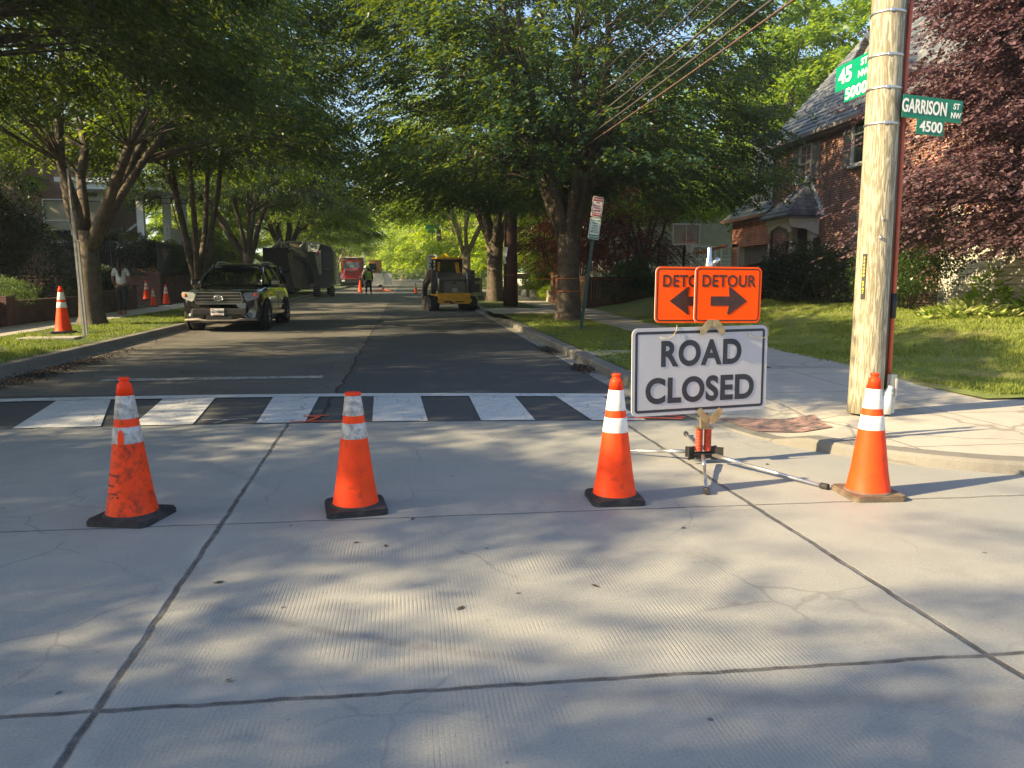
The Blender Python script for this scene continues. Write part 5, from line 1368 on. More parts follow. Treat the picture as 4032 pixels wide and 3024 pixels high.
b = MB(); b.tube([(-.42, 0, .2), (-.45, 0, 1.5), (.45, 0, 1.5), (.42, 0, .2)], .03, 6); b.build('handle_frame', M['bedgrey'], t)
for s in (-1, 1):
    b = MB(); b.box((s * .36, 0, .2), (.18, 1.0, .38), bev=.1); b.build('track', M['tyre'], t)

def milling():
    t = thing('milling_machine', 'large grey and black road milling machine with folded conveyor behind the black car', 'road machine', (-7.2, 53.5, gz(54)), R(3))
    t.scale = (.92, 1, .97)
    b = MB(); b.box((-1.6, 1.2, 2.55), (1.75, 1.5, 1.55), bev=.06); b.box((-.72, .45, 2.55), (.10, .1, 1.7)); b.box((-2.48, .45, 2.55), (.08, .1, 1.7)); b.box((-1.6, .45, 3.33), (1.8, .1, .08)); b.box((-1.6, .42, 1.72), (1.8, .1, .08)); b.build('conveyor_box', M['black'], t)
    b = MB(); b.hexa([(-2.3, .6, .45), (-.3, .3, .35), (-.1, 1.4, .4), (-2.3, 1.6, .45)], [(-2.5, .5, 1.7), (-.7, .4, 1.7), (-.3, 1.5, 1.7), (-2.5, 1.6, 1.7)]); b.build('lower_hopper', M['darkgrey'], t)
    # folded conveyor: rounded tapering frame leaning down to the right
    b = MB(); b.hexa([(-.35, .0, .65), (.15, .0, .55), (.45, 1.3, .7), (-.2, 1.3, .8)], [(-.75, .1, 3.0), (.25, .1, 2.6), (.55, 1.4, 2.9), (-.6, 1.4, 3.2)]); b.build('folded_conveyor', M['greypanel'], t)
    b = MB()
    for p in ([(-.72, -.05, 3.0), (-.55, -.05, 1.9), (-.35, -.05, 1.0), (-.12, -.05, .55), (.12, -.05, .85)], [(-.70, -.05, 2.7), (.1, -.05, 1.9)], [(-.62, -.05, 2.1), (.25, -.05, 1.2)], [(-.5, -.05, 1.8), (.3, -.05, .95)], [(.2, -.05, 2.6), (.28, -.05, 1.0)]):
        b.tube(p, .035, 5)
    b.build('conveyor_frame', M['bedgrey'], t)
    b = MB()
    for s in ((-1.85, -1.25), (.05, .55)):
        b.tube([(s[0], .4, 3.35), (s[1], .5, 3.92)], .075, 8); b.tube([(s[1] - .15, .5, 3.78), (s[1] + .02, .5, 4.02)], .05, 6)
        b.box((s[1] + .05, .5, 3.6), (.10, .1, .5)); b.tube([(s[1] + .1, .45, 3.75), (s[1] + .5, .5, 3.4)], .04, 6)
    b.build('hydraulic_ram', M['steel'], t)
    b = MB(); b.box((-.32, .7, 3.55), (.62, .3, .35), (0, R(8), 0)); b.tube([(-.5, .45, 3.4), (.2, .45, 3.0), (.55, .45, 2.5)], .09, 6); b.tube([(.0, .4, 3.3), (.6, .45, 2.75)], .07, 5); b.tube([(-.7, .4, 3.25), (-.1, .45, 3.45)], .06, 5); b.build('linkage', mat('cream linkage', (.42, .34, .26), .5, var=.3, vs=6), t)
    for k in range(2):
        b = MB(); b.tube([(-.3 + .1 * k, -.1, 2.75), (.25 + .2 * k, -.12, 2.6), (.55 + .28 * k, -.1, 2.0), (.75 + .2 * k, -.1, 1.3), (.85 + .1 * k, -.1, .9)], .12, 8); b.build('hose', M['rubber'], t)
    # hull behind with curved pale roof
    secs = []
    for y in (1.6, 3.0, 7.5):
        pr = [(-1.9, .6), (-1.9, 3.3), (-1.5, 3.7), (-.5, 3.85), (1.2, 3.80), (2.2, 3.55), (2.42, 3.2), (2.42, 1.2), (2.0, .6)]
        secs.append([(x, y, z) for x, z in pr])
    b = MB(); b.loft(secs, smooth=False); b.build('hull', mat('mid grey hull', (.17, .18, .19), .45, var=.2, vs=2), t)
    b = MB()
    pr = [(-1.95, 3.35), (-1.5, 3.76), (-.5, 3.92), (1.2, 3.87), (2.25, 3.60), (2.48, 3.2), (2.44, 3.2), (2.2, 3.54), (1.2, 3.80), (-.5, 3.85), (-1.5, 3.70), (-1.9, 3.30)]
    b.prism(pr, 'XZ', 1.4, 7.6); b.build('canopy_roof', M['paleshell'], t)
    b = MB(); b.hexa([(.60, 1.0, 3.15), (1.3, 1.0, 3.15), (1.25, 1.6, 3.3), (.6, 1.6, 3.3)], [(.65, 1.5, 3.85), (1.55, 1.5, 3.80), (1.55, 1.7, 3.82), (.65, 1.7, 3.87)]); b.build('front_hood', M['paleshell'], t)
    b = MB(); b.hexa([(1.15, .95, 3.0), (1.52, .95, 3.55), (1.56, 1.6, 3.6), (1.2, 1.6, 3.1)], [(1.2, .95, 3.05), (1.56, .95, 3.6), (1.6, 1.6, 3.65), (1.25, 1.6, 3.15)])
    b.hexa([(1.38, .9, 1.55), (1.55, .9, 1.55), (1.55, 1.3, 1.55), (1.38, 1.3, 1.55)], [(1.10, .9, 3.05), (1.56, .9, 3.3), (1.56, 1.3, 3.3), (1.10, 1.3, 3.05)]); sp = b.build('side_panel', mat('pale side panel', (.50, .47, .44), .4, var=.08), t)
    b = MB(); b.box((1.33, .88, 3.0), (.10, .02, .35), (0, R(25), 0)); b.build('red_flash', M['signred'], sp)
    b = MB(); b.box((1.45, .885, 2.25), (.06, .02, .06)); b.box((1.45, .885, 2.1), (.06, .02, .06)); b.build('panel_vent', M['black'], sp)
    b = MB()
    for x in (1.62, 2.30): b.tube([(x, 1.3, .5), (x, 1.3, 3.5)], .025, 5)
    for z in (.9, 1.25, 1.6, 2.0, 2.4, 2.8, 3.15, 3.45): b.box((1.96, 1.28, z), (.68, .05, .035))
    b.build('ladder', M['bedgrey'], t)
    b = MB(); b.box((1.98, 1.42, 2.6), (.72, .05, 1.6)); b.build('dark_panel', mat('blue black panel', (.11, .14, .17), .3, var=.1), t)
    b = MB(); b.tube([(2.47, 1.4, 3.2), (2.52, 1.4, 2.4), (2.47, 1.4, 1.4), (2.5, 1.4, .9)], .07, 6); b.build('corner_post', mat('yellow green post', (.38, .38, .14), .5, var=.2), t)
    b = MB(); b.box((2.0, 1.25, 1.95), (.3, .04, .05)); b.box((.86, .85, 1.1), (.09, .05, .7)); b.build('yellow_bar', M['yellow'], t)
    for x, y, w in ((-1.9, 1.0, .5), (1.15, 1.2, .45), (2.25, 1.8, .35), (-1.6, 6.2, .5), (1.9, 6.2, .5)):
        b = MB(); b.box((x, y + .4, .38), (w, 1.5, .76), bev=.18); b.build('track', M['tyre'], t)
        if y < 3:
            b = MB()
            for k in range(4): b.box((x, y - .36, .15 + k * .15), (w * .98, .03, .05))
            b.build('track_pad', M['bedgrey'], t.children[-1] if False else t)
    for x in (1.02, 1.15):
        b = MB(); b.tube([(x, .9, 3.02), (x, .85, 3.02)], .04, 8); b.build('work_light', M['lens'], t)
milling()

def dump_truck():
    t = thing('dump_truck', 'red dump truck with grey tipper body facing the camera', 'truck', (-6.05, 86.2, gz(86.2)), R(1.5))
    b = MB()
    b.hexa([(-.86, 0, 1.0), (.86, 0, 1.0), (1.05, 1.4, 1.0), (-1.05, 1.4, 1.0)], [(-.62, .05, 1.95), (.62, .05, 1.95), (.85, 1.4, 2.12), (-.85, 1.4, 2.12)])
    for s in (-1, 1): b.hexa([(s * .75, -.02, .95), (s * 1.22, .25, .95), (s * 1.22, 1.4, .95), (s * .75, 1.4, .95)], [(s * .75, .02, 1.45), (s * 1.15, .3, 1.4), (s * 1.15, 1.4, 1.6), (s * .75, 1.4, 1.7)])
    b.build('hood', M['red'], t)
    b = MB(); b.hexa([(-1.12, 1.4, 1.0), (1.12, 1.4, 1.0), (1.12, 3.0, 1.0), (-1.12, 3.0, 1.0)], [(-1.0, 1.6, 2.95), (1.0, 1.6, 2.95), (1.02, 3.0, 3.0), (-1.02, 3.0, 3.0)]); b.build('cab', M['red'], t)
    b = MB(); b.hexa([(-.90, 1.385, 2.10), (.90, 1.385, 2.10), (.9, 1.5, 2.10), (-.9, 1.5, 2.1)], [(-.84, 1.53, 2.82), (.84, 1.53, 2.82), (.84, 1.6, 2.82), (-.84, 1.6, 2.82)]); b.build('windscreen', mat('blue grey windscreen', (.10, .14, .18), .15, var=.2, vs=2), t)
    b = MB()
    for z in (1.22, 1.38, 1.54, 1.70): b.box((0, -.02, z), (1.20 - (z - 1.2) * .2, .05, .09), bev=.01)
    b.build('grille_bar', mat('dark truck red', (.30, .01, .015), .4, var=.1), t)
    b = MB(); b.prism([(-.62, 1.1), (.62, 1.1), (.56, 1.8), (-.56, 1.8)], 'XZ', -.015, .02); b.build('grille', M['black'], t)
    b = MB(); b.box((0, -.05, 1.86), (1.2, .05, .10), bev=.01); b.prism([(.17 * math.cos(a), 1.83 + .075 * math.sin(a)) for a in np.linspace(0, 6.1, 16)], 'XZ', -.10, -.05); b.build('chrome_bar', M['chrome'], t)
    b = MB(); b.box((0, -.12, .72), (2.44, .22, .42), bev=.04); b.box((0, .2, .42), (2.2, .3, .3)); b.build('bumper', M['black'], t)
    for s in (-1, 1):
        b = MB(); b.box((s * .98, .06, 1.16), (.24, .14, .20), bev=.02); b.build('headlight', M['lens'], t)
        b = MB(); b.box((s * 1.4, 1.5, 2.3), (.20, .12, .62), bev=.03); b.tube([(s * 1.05, 1.5, 2.6), (s * 1.4, 1.5, 2.6)], .02, 5); b.tube([(s * 1.05, 1.5, 2.0), (s * 1.4, 1.5, 2.0)], .02, 5); b.build('mirror', M['chrome'], t)
    b = MB(); b.box((-.85, -.24, .75), (.32, .01, .18)); b.build('licence_plate', M['white'], t)
    b = MB(); b.box((0, 3.25, 2.4), (2.5, .12, 1.9)); b.box((-1.2, 5.6, 2.2), (.1, 4.8, 1.6)); b.box((1.2, 5.6, 2.2), (.1, 4.8, 1.6)); b.box((0, 8, 2.1), (2.5, .1, 1.4)); b.box((0, 5.6, 1.4), (2.4, 4.8, .1))
    for k in range(5): b.box((1.27, 3.8 + k * .9, 2.2), (.06, .1, 1.6))
    b.build('tipper_body', M['bedgrey'], t)
    b = MB(); b.box((0, 3.0, 3.38), (2.6, .5, .09)); b.tube([(1.1, 3.0, 3.4), (1.25, 2.6, 3.9)], .05, 6); b.tube([(1.35, 3.1, 1.4), (1.35, 3.1, 3.7)], .07, 8); b.build('tarp_rail', M['signback'], t)
    b = MB(); b.box((-.6, 2.7, 3.14), (.28, .1, .10)); b.box((.55, 2.7, 3.14), (.28, .1, .10)); b.build('roof_lamp', M['lens'], t)
    for s in (-1, 1):
        for y, w in ((.95, .3), (5.6, .55), (6.9, .55)):
            b = MB(); b.lathe([(.3, -w / 2), (.52, -w / 2), (.54, 0), (.52, w / 2), (.3, w / 2)], (s * 1.02, y, .52), 20, axis='X'); wq = b.build('wheel', M['tyre'], t)
            b = MB(); b.lathe([(.3, s * w / 2.2), (.28, s * w / 3), (.0, s * w / 3)], (s * 1.02, y, .52), 16, axis='X'); b.build('rim', M['rim'], wq)
    b = MB(); b.box((0, 4.5, .75), (.9, 7, .25)); b.build('frame', M['black'], t)
dump_truck()
t = thing('road_machine', 'brown-yellow machine half hidden behind the worker and the red truck', 'road machine', (-3.9, 92, gz(92)))
b = MB(); b.box((.25, 0, 1.9), (1.35, 3.5, 2.3), bev=.05); b.build('body', mat('ochre machine', (.30, .16, .04), .6, var=.3, vs=2), t)
b = MB(); b.box((.0, -1.8, 2.2), (.8, .05, .9)); b.build('cab_window', M['glass'], t)
b = MB(); b.tube([(.1, -2, 1.3), (.5, -2.2, .7)], .12, 6); b.box((.3, -1.9, 1.3), (.5, .2, .3)); b.build('boom', M['yellow'], t)
for s in (-1, 1):
    b = MB(); b.lathe([(.2, -.2), (.55, -.2), (.58, 0), (.55, .2), (.2, .2)], (.2 + s * .6, -.8, .58), 18, axis='X'); b.build('wheel', M['tyre'], t)

# pale parked car far away behind the dark pole
t = thing('parked_car', 'pale car in the sun far behind the dark pole and the stone blocks', 'car', (12.3, 66, gz(66) + .15), R(82))
b = MB()
def cs(y, zb, zt, w): 
    p = [(0, y, zb), (w * .9, y, zb), (w, y, zb + .15), (w, y, zt - .15), (w * .9, y, zt), (0, y, zt)]; return p + [(-q[0], q[1], q[2]) for q in p[-2:0:-1]]
b.loft([cs(0, .45, .7, .6), cs(.2, .3, .85, .82), cs(1.2, .25, .95, .88), cs(3.6, .25, .98, .88), cs(4.4, .35, .9, .8)]); b.build('body', M['white'], t)
b = MB(); b.hexa([(-.8, 1.1, .95), (.8, 1.1, .95), (.8, 3.9, .95), (-.8, 3.9, .95)], [(-.6, 1.8, 1.42), (.6, 1.8, 1.42), (.6, 3.3, 1.42), (-.6, 3.3, 1.42)]); b.build('cabin_glass', M['glass'], t)
b = MB(); b.hexa([(-.61, 1.78, 1.42), (.61, 1.78, 1.42), (.61, 3.32, 1.42), (-.61, 3.32, 1.42)], [(-.55, 1.9, 1.47), (.55, 1.9, 1.47), (.55, 3.2, 1.47), (-.55, 3.2, 1.47)]); b.build('roof', M['white'], t)
for s in (-1, 1):
    for y in (.85, 3.5): wheel(t, s * .78, y, .32, .2, s)

# ---------------------------------------------------------------- people
def skin_mesh(pts, edges, rad, sub=2, name='body'):
    me = bpy.data.meshes.new(name); me.from_pydata(pts, edges, [])
    o = bpy.data.objects.new(name, me); COL.objects.link(o)
    m = o.modifiers.new('skin', 'SKIN'); m.use_smooth_shade = True
    sv = me.skin_vertices[0].data if me.skin_vertices else None
    if sv is None:
        bm = bmesh.new(); bm.from_mesh(me); bm.verts.layers.skin.verify(); bm.to_mesh(me); bm.free(); sv = me.skin_vertices[0].data
    for i, r in enumerate(rad): sv[i].radius = r if hasattr(r, '__len__') else (r, r)
    sv[0].use_root = True
    s = o.modifiers.new('sub', 'SUBSURF'); s.levels = sub; s.render_levels = sub
    dg = bpy.context.evaluated_depsgraph_get(); dg.update()
    e = bpy.data.meshes.new_from_object(o.evaluated_get(dg))
    bpy.data.objects.remove(o); e.name = name
    for p in e.polygons: p.use_smooth = True
    return e
def join_mesh(name, meshes, m, parent):
    bm = bmesh.new()
    for me in meshes: bm.from_mesh(me)
    out = bpy.data.meshes.new(name); bm.to_mesh(out); bm.free(); out.materials.clear(); out.materials.append(m)
    for p in out.polygons: p.use_smooth = True; p.material_index = 0
    o = bpy.data.objects.new(name, out); COL.objects.link(o); o.parent = parent; return o
def person(label, loc, rz, s, legs, arms, skin, shirt, trousers, hair=None, helmet=None, vest=None, long_sleeve=False, headyaw=0):
    """facing +Y at rz 0. legs: ((hip..knee..ankle) L, R) arms likewise (shoulder, elbow, wrist)"""
    t = thing('person', label, 'person', loc, rz, None, s)
    hipz = .92
    P = [(0, 0, hipz), (0, .0, 1.08), (0, 0.01, 1.25), (0, 0, 1.40), (0, .0, 1.49), (0, .015, 1.56), (0, .03, 1.66), (0, .02, 1.73)]
    E = [(0, 1), (1, 2), (2, 3), (3, 4), (4, 5), (5, 6), (6, 7)]
    Rr = [(.15, .10), (.125, .09), (.145, .10), (.14, .09), (.055, .055), (.058, .065), (.078, .092), (.055, .06)]
    for sd, (kx, ky, kz), (ax, ay, az) in ((-1, *legs[0]), (1, *legs[1])):
        i = len(P); P += [(sd * .09, 0, .86), (kx, ky, kz), (ax, ay, az), (ax * 1.05, ay + .16, az - .05)]
        E += [(0, i), (i, i + 1), (i + 1, i + 2), (i + 2, i + 3)]; Rr += [(.088, .095), .056, .040, (.042, .025)]
    wr = []
    for sd, el, wrist in ((-1, *arms[0]), (1, *arms[1])):
        i = len(P); P += [(sd * .17, 0, 1.40), el, wrist]; E += [(3, i), (i, i + 1), (i + 1, i + 2)]; Rr += [.052, .040, .027]
        wr.append((Vector(el), Vector(wrist)))
    body = skin_mesh(P, E, Rr)
    hands = MB()
    for sd, (el, w) in zip((-1, 1), wr):
        d = (w - el).normalized(); side = d.cross(Vector((1, 0, 0))).normalized(); nrm = d.cross(side)
        hands.tube([w - d * .01, w + d * .04, w + d * .085], [.026, .036, .030], 8)
        for k, ln in enumerate((.070, .080, .074, .058)):
            o = side * (.027 - .018 * k); b0 = w + d * .08 + o
            hands.tube([b0, b0 + d * ln * .5 + nrm * .006 * sd, b0 + d * ln * .85 + nrm * .022 * sd], [.009, .008, .006], 6)
        b0 = w + d * .03 + side * .032; hands.tube([b0, b0 + d * .03 + side * .022, b0 + d * .06 + side * .024], [.011, .010, .007], 6)
    # face: nose, ears
    hands.lathe([(.0, .112), (.012, .105), (.016, .09)], (0, 0.02, 1.655), 8, axis='Y')
    for sd in (-1, 1): hands.lathe([(.012, sd * .072), (.022, sd * .080), (.008, sd * .086)], (0, .02, 1.655), 8, axis='X')
    hm = bpy.data.meshes.new('h'); hm.from_pydata(hands.v, [], hands.f)
    join_mesh('body', [body, hm], skin, t)
    f = MB()
    for sd in (-1, 1): f.lathe([(.0, .118), (.010, .114), (.012, .10)], (sd * .032, .02, 1.675), 8, axis='Y')
    f.box((0, .118, 1.60), (.045, .012, .008)); f.build('face_features', M['hair'], t)
    k = 1.16
    # shirt: torso and sleeves, cut as its own skin
    SP = [(0, 0, .90), (0, .0, 1.08), (0, .01, 1.26), (0, 0, 1.40), (0, .0, 1.475)]
    SE = [(0, 1), (1, 2), (2, 3), (3, 4)]; SR = [(.175, .125), (.155, .115), (.168, .125), (.155, .11), (.075, .07)]
    for sd, (el, w) in zip((-1, 1), wr):
        i = len(SP); a = Vector((sd * .17, 0, 1.405))
        if long_sleeve: q = [el, w - (w - el) * .05]; rr = [.054, .042]
        else: q = [a.lerp(el, .45), a.lerp(el, .8)]; rr = [.066, .062]
        SP += [tuple(a), tuple(q[0]), tuple(q[1])]; SE += [(3, i), (i, i + 1), (i + 1, i + 2)]; SR += [.066, rr[0], rr[1]]
    join_mesh('shirt', [skin_mesh(SP, SE, SR, name='shirt')], shirt, t)
    if vest:
        b = MB(); secs = []
        for z, rx, ry in ((.93, .21, .155), (1.05, .20, .15), (1.2, .205, .15), (1.32, .21, .15), (1.42, .195, .13), (1.475, .11, .10)):
            secs.append([(rx * math.cos(a), ry * math.sin(a), z) for a in np.linspace(0, 2 * math.pi, 21)[:-1]])
        b.loft(secs); v = b.build('vest', vest, t)
        b = MB(); 
        for z0, z1, rx, ry in ((1.04, 1.09, .204, .154), ): b.loft([[(rx * math.cos(a), ry * math.sin(a), z) for a in np.linspace(0, 2 * math.pi, 21)[:-1]] for z in (z0, z1)], cap=False)
        for sd in (-1, 1):
            b.add([(sd * .085, -.150, 1.08), (sd * .125, -.142, 1.08), (sd * .125, -.134, 1.42), (sd * .085, -.138, 1.42)], [(0, 1, 2, 3)])
            b.add([(sd * .085, .150, 1.08), (sd * .125, .142, 1.08), (sd * .125, .134, 1.42), (sd * .085, .138, 1.42)], [(0, 1, 2, 3)])
        b.build('reflective_stripe', M['hivisband'], v)
    TP = [(0, 0, .97), (0, 0, .90)]; TE = [(0, 1)]; TR = [(.150, .115), (.155, .12)]
    for sd, (kx, ky, kz), (ax, ay, az) in ((-1, *legs[0]), (1, *legs[1])):
        i = len(TP); TP += [(sd * .095, 0, .82), (kx, ky, kz), (ax, ay, az + .03)]; TE += [(1, i), (i, i + 1), (i + 1, i + 2)]; TR += [(.102, .108), .074, .060]
    join_mesh('trousers', [skin_mesh(TP, TE, TR, name='trousers')], trousers, t)
    for sd, (kx, ky, kz), (ax, ay, az) in ((-1, *legs[0]), (1, *legs[1])):
        b = MB(); b.box((ax, ay + .07, az - .045), (.095, .27, .085), bev=.03); b.build('shoe', M['shoe'] if hair else M['black'], t)
    if hair:
        b = MB(); b.lathe([(.0, 1.785), (.05, 1.775), (.085, 1.74), (.100, 1.69), (.098, 1.63), (.07, 1.58), (.05, 1.56)], (0, -.005, 0), 18)
        b.tube([(0, -.085, 1.70), (0, -.125, 1.60), (.0, -.135, 1.45), (.01, -.13, 1.30), (.015, -.12, 1.18)], [.05, .055, .06, .05, .015], 8); b.build('hair', M['hair'], t)
    if helmet:
        b = MB(); b.lathe([(.135, 1.69), (.13, 1.70), (.122, 1.74), (.10, 1.79), (.055, 1.825), (.0, 1.835)], (0, .02, 0), 20); b.box((0, .13, 1.695), (.16, .10, .012), bev=.005); b.build('helmet', helmet, t)
        b = MB(); b.lathe([(.085, 1.60), (.095, 1.66), (.092, 1.69)], (0, -.0, 0), 16); b.build('hair', M['hair'], t)
    return t
person('person in white t-shirt, long black hair, walking away on the left pavement', (-9.85, 28.5, gz(28.5) + .165), R(5), 1.115,
       (((-.10, .13, .50), (-.10, .02, .10)), ((.085, .04, .48), (.09, -.24, .13))), (((-.25, .02, 1.15), (-.22, .12, .93)), ((.25, .02, 1.15), (.24, .12, .93))), M['skin'], M['tee'], M['jeans'], hair=True)
person('worker in a lime helmet and high visibility vest standing in the road with back turned', (-2.92, 59.8, gz(59.8)), R(0), 1.17,
       (((-.13, .02, .50), (-.16, 0, .08)), ((.13, .02, .50), (.16, 0, .08))), (((-.27, .03, 1.14), (-.25, .12, .92)), ((.27, .03, 1.14), (.24, .14, .93))), M['skindark'], M['jeans'], M['jeans'], helmet=M['helmet'], vest=M['hivis'], long_sleeve=True)
person('worker in a white helmet half hidden behind the lime-helmeted worker', (-4.15, 80, gz(80) + .1), R(30), 1.22,
       (((-.12, .02, .50), (-.13, 0, .08)), ((.12, .02, .50), (.13, 0, .08))), (((-.27, .03, 1.14), (-.24, .16, 1.0)), ((.27, .03, 1.14), (.2, .25, 1.25))), M['skindark'], M['bedgrey'], M['jeans'], helmet=M['white'], long_sleeve=True)
# ---------------------------------------------------------------- windows
def window(root, face, c, u, w, h, panes=(2, 4), shut=None, blind=False, frame='trim', depth=.10, sill=True):
    """face 'X' : wall looks towards -X at x=c[0]; face 'Y' : wall looks towards -Y. c = centre"""
    def B(b, du, dn, dz, su, sn, sz):    # along wall, out of wall (+ out), up
        if face == 'X': b.box((c[0] - dn, c[1] + du, c[2] + dz), (sn, su, sz))
        else: b.box((c[0] + du, c[1] - dn, c[2] + dz), (su, sn, sz))
    f = MB(); k = .07
    B(f, 0, .02, h / 2 + k / 2, w + 2 * k, .09, k); B(f, 0, .02, -h / 2 - k / 2, w + 2 * k, .09, k)
    for s in (-1, 1): B(f, s * (w / 2 + k / 2), .021, 0, k, .088, h)
    B(f, 0, .012, 0, w, .06, .05)
    for i in range(1, panes[0]): B(f, -w / 2 + w * i / panes[0], .006, 0, .022, .04, h)
    for j in range(1, panes[1]): B(f, 0, .004, -h / 2 + h * j / panes[1], w, .038, .022)
    o = f.build('window', M[frame], root)
    g = MB(); B(g, 0, -.012, 0, w, .012, h); g.build('pane', M['winglass'], o)
    if blind: g = MB(); B(g, 0, -.0035, h * .12, w * .96, .004, h * .72); g.build('blind', M['curtain'], o)
    if sill: g = MB(); B(g, 0, .05, -h / 2 - k - .03, w + .25, .16, .06); g.build('sill', M[frame], o)
    if shut:
        for s in shut:
            g = MB(); B(g, s * (w / 2 + k + .24), .035, 0, .44, .05, h + .12)
            for j in range(int(h / .06)): B(g, s * (w / 2 + k + .24), .063, -h / 2 + .06 + j * .06, .34, .02, .028)
            g.build('shutter', M['shutter'], o)
    return o
GX = 14.0
# ---------------------------------------------------------------- brick house on the right
def brick_house():
    t = thing('brick_house', 'red brick house with slate roof, dark front door and attached garage on the right', 'house', (0, 0, 0))
    y0, y1, ev = 9.5, 28.5, 6.95
    b = MB(); b.box(((GX + 22) / 2, (y0 + y1) / 2, ev / 2), (22 - GX, y1 - y0, ev))
    # gable ends
    b.prism([(GX, ev), (22, ev), (18, 11.4)], 'XZ', y0 + .0, y0 + .25); b.prism([(GX, ev), (22, ev), (18, 11.4)], 'XZ', y1 - .25, y1)
    b.build('wall', M['brick'], t)
    r = MB(); n = Vector((-4.45, 0, 4)).normalized()
    # roof slopes as rows of overlapping slate courses
    for side in (0, 1):
        k = 26
        for i in range(k):
            u0, u1 = i / k, (i + 1.15) / k
            xa = (GX - .45) + (18 - GX + .45) * u0; za = (ev - .32) + (11.45 - ev + .32) * u0
            xb = (GX - .45) + (18 - GX + .45) * min(1, u1); zb = (ev - .32) + (11.45 - ev + .32) * min(1, u1)
            if side: xa, xb = 36 - xa, 36 - xb
            r.hexa([(xa, y0 - .3, za), (xa, y1 + .3, za), (xb, y1 + .3, zb - .03), (xb, y0 - .3, zb - .03)], [(xa, y0 - .3, za + .045), (xa, y1 + .3, za + .045), (xb, y1 + .3, zb - .015), (xb, y0 - .3, zb - .015)])
    r.box((18, (y0 + y1) / 2, 11.5), (.25, y1 - y0 + .6, .08))
    r.build('roof', M['slate'], t)
    g = MB(); g.box((GX - .40, (y0 + y1) / 2 + .0, ev - .36), (.14, y1 - y0 + .5, .14)); g.box((GX - .18, (y0 + y1) / 2, ev - .46), (.36, y1 - y0 + .3, .05)); g.build('gutter', M['shutter'], t)
    c = MB(); c.box((16.6, 13.2, 9.4), (1.1, .9, 6.4)); c.box((16.6, 13.2, 12.65), (1.25, 1.05, .18)); c.build('chimney', brickmat('sunlit chimney brick', (.50, .16, .07), (.38, .11, .05), (.45, .33, .25), 1.1), t)  # lit copy of the red brick, the sun is in the colour
    # wall dormer with cream siding over the window straddling the eave
    for (yc, wd) in ((22.6, 2.0), (15.5, 2.2)):
        d = MB(); d.box((GX + .9, yc, 7.25), (1.9, wd, 1.3)); d.prism([(yc - wd / 2, 7.9), (yc + wd / 2, 7.9), (yc, 8.9)], 'YZ', GX - .05, GX + 2.6); d.build('dormer_wall', M['siding'], t)
        rr = MB()
        for s in (-1, 1):
            rr.hexa([(GX - .25, yc + s * (wd / 2 + .22), 7.68), (GX + 3, yc + s * (wd / 2 + .22), 7.68), (GX + 3, yc, 8.9), (GX - .25, yc, 8.9)], [(GX - .25, yc + s * (wd / 2 + .22), 7.78), (GX + 3, yc + s * (wd / 2 + .22), 7.78), (GX + 3, yc, 9.02), (GX - .25, yc, 9.02)])
        rr.build('dormer_roof', M['slate'], t)
    window(t, 'X', (GX, 26.2, 5.75), 0, .75, 1.15, (2, 4), (-1, 1))
    window(t, 'X', (GX - .06, 22.6, 6.15), 0, 1.15, 1.75, (2, 2), (-1, 1))
    window(t, 'X', (GX - .06, 15.5, 6.15), 0, 1.15, 1.75, (2, 2), (-1, 1))
    window(t, 'X', (GX, 22.0, 2.85), 0, 1.2, 1.7, (3, 4), (-1, 1))
    window(t, 'X', (GX, 17.6, 2.85), 0, 1.2, 1.7, (3, 4), (-1, 1))
    # door with hipped slate hood, white frieze, side posts
    yc = 26.0
    d = MB(); d.box((GX - .02, yc, 2.35), (.08, 1.0, 2.3)); dd = d.build('front_door', M['doordark'], t)
    q = MB(); q.box((GX - .07, yc - .38, 2.2), (.03, .04, .2)); q.build('handle', M['brass'], dd)
    d = MB()
    for s in (-1, 1): d.box((GX - .12, yc + s * .64, 2.35), (.24, .22, 2.35))
    d.box((GX - .55, yc, 3.72), (1.10, 1.75, .16)); d.prism([(yc - .80, 3.3), (yc - .74, 3.3), (yc - .6, 3.42), (yc - .3, 3.50), (yc, 3.58), (yc + .3, 3.5), (yc + .6, 3.42), (yc + .74, 3.3), (yc + .8, 3.3), (yc + .8, 3.66), (yc - .8, 3.66)], 'YZ', GX - 1.05, GX - .98)
    d.prism([(GX - 1.05, 3.64), (GX, 3.64), (GX, 3.2), (GX - .15, 3.25), (GX - .5, 3.42), (GX - .85, 3.45), (GX - 1.05, 3.5)], 'XZ', yc - .86, yc - .80)
    d.prism([(GX - 1.05, 3.64), (GX, 3.64), (GX, 3.2), (GX - .15, 3.25), (GX - .5, 3.42), (GX - .85, 3.45), (GX - 1.05, 3.5)], 'XZ', yc + .80, yc + .86)
    d.build('door_surround', M['trim'], t)
    h = MB(); ax = (GX + .02, yc, 5.15)
    e = [(GX + .02, yc - 1.05, 3.82), (GX - 1.30, yc - 1.05, 3.82), (GX - 1.30, yc + 1.05, 3.82), (GX + .02, yc + 1.05, 3.82)]
    k = 9
    for i in range(k):
        u0, u1 = i / k, (i + 1.2) / k
        def at(p, u): return tuple(p[j] + (ax[j] - p[j]) * min(1, u) for j in range(3))
        lo = [at(p, u0) for p in e]; hi = [at(p, u1) for p in e]
        lo2 = [(x, y, z + .04) for x, y, z in lo]; hi2 = [(x, y, z + .0) for x, y, z in hi]
        for a, c2 in ((0, 1), (1, 2), (2, 3)):
            h.add([lo[a], lo[c2], lo2[c2], lo2[a], hi2[c2], hi2[a]], [(0, 1, 2, 3), (3, 2, 4, 5)])
    h.box((GX - .65, yc, 3.82), (1.32, 2.1, .06))
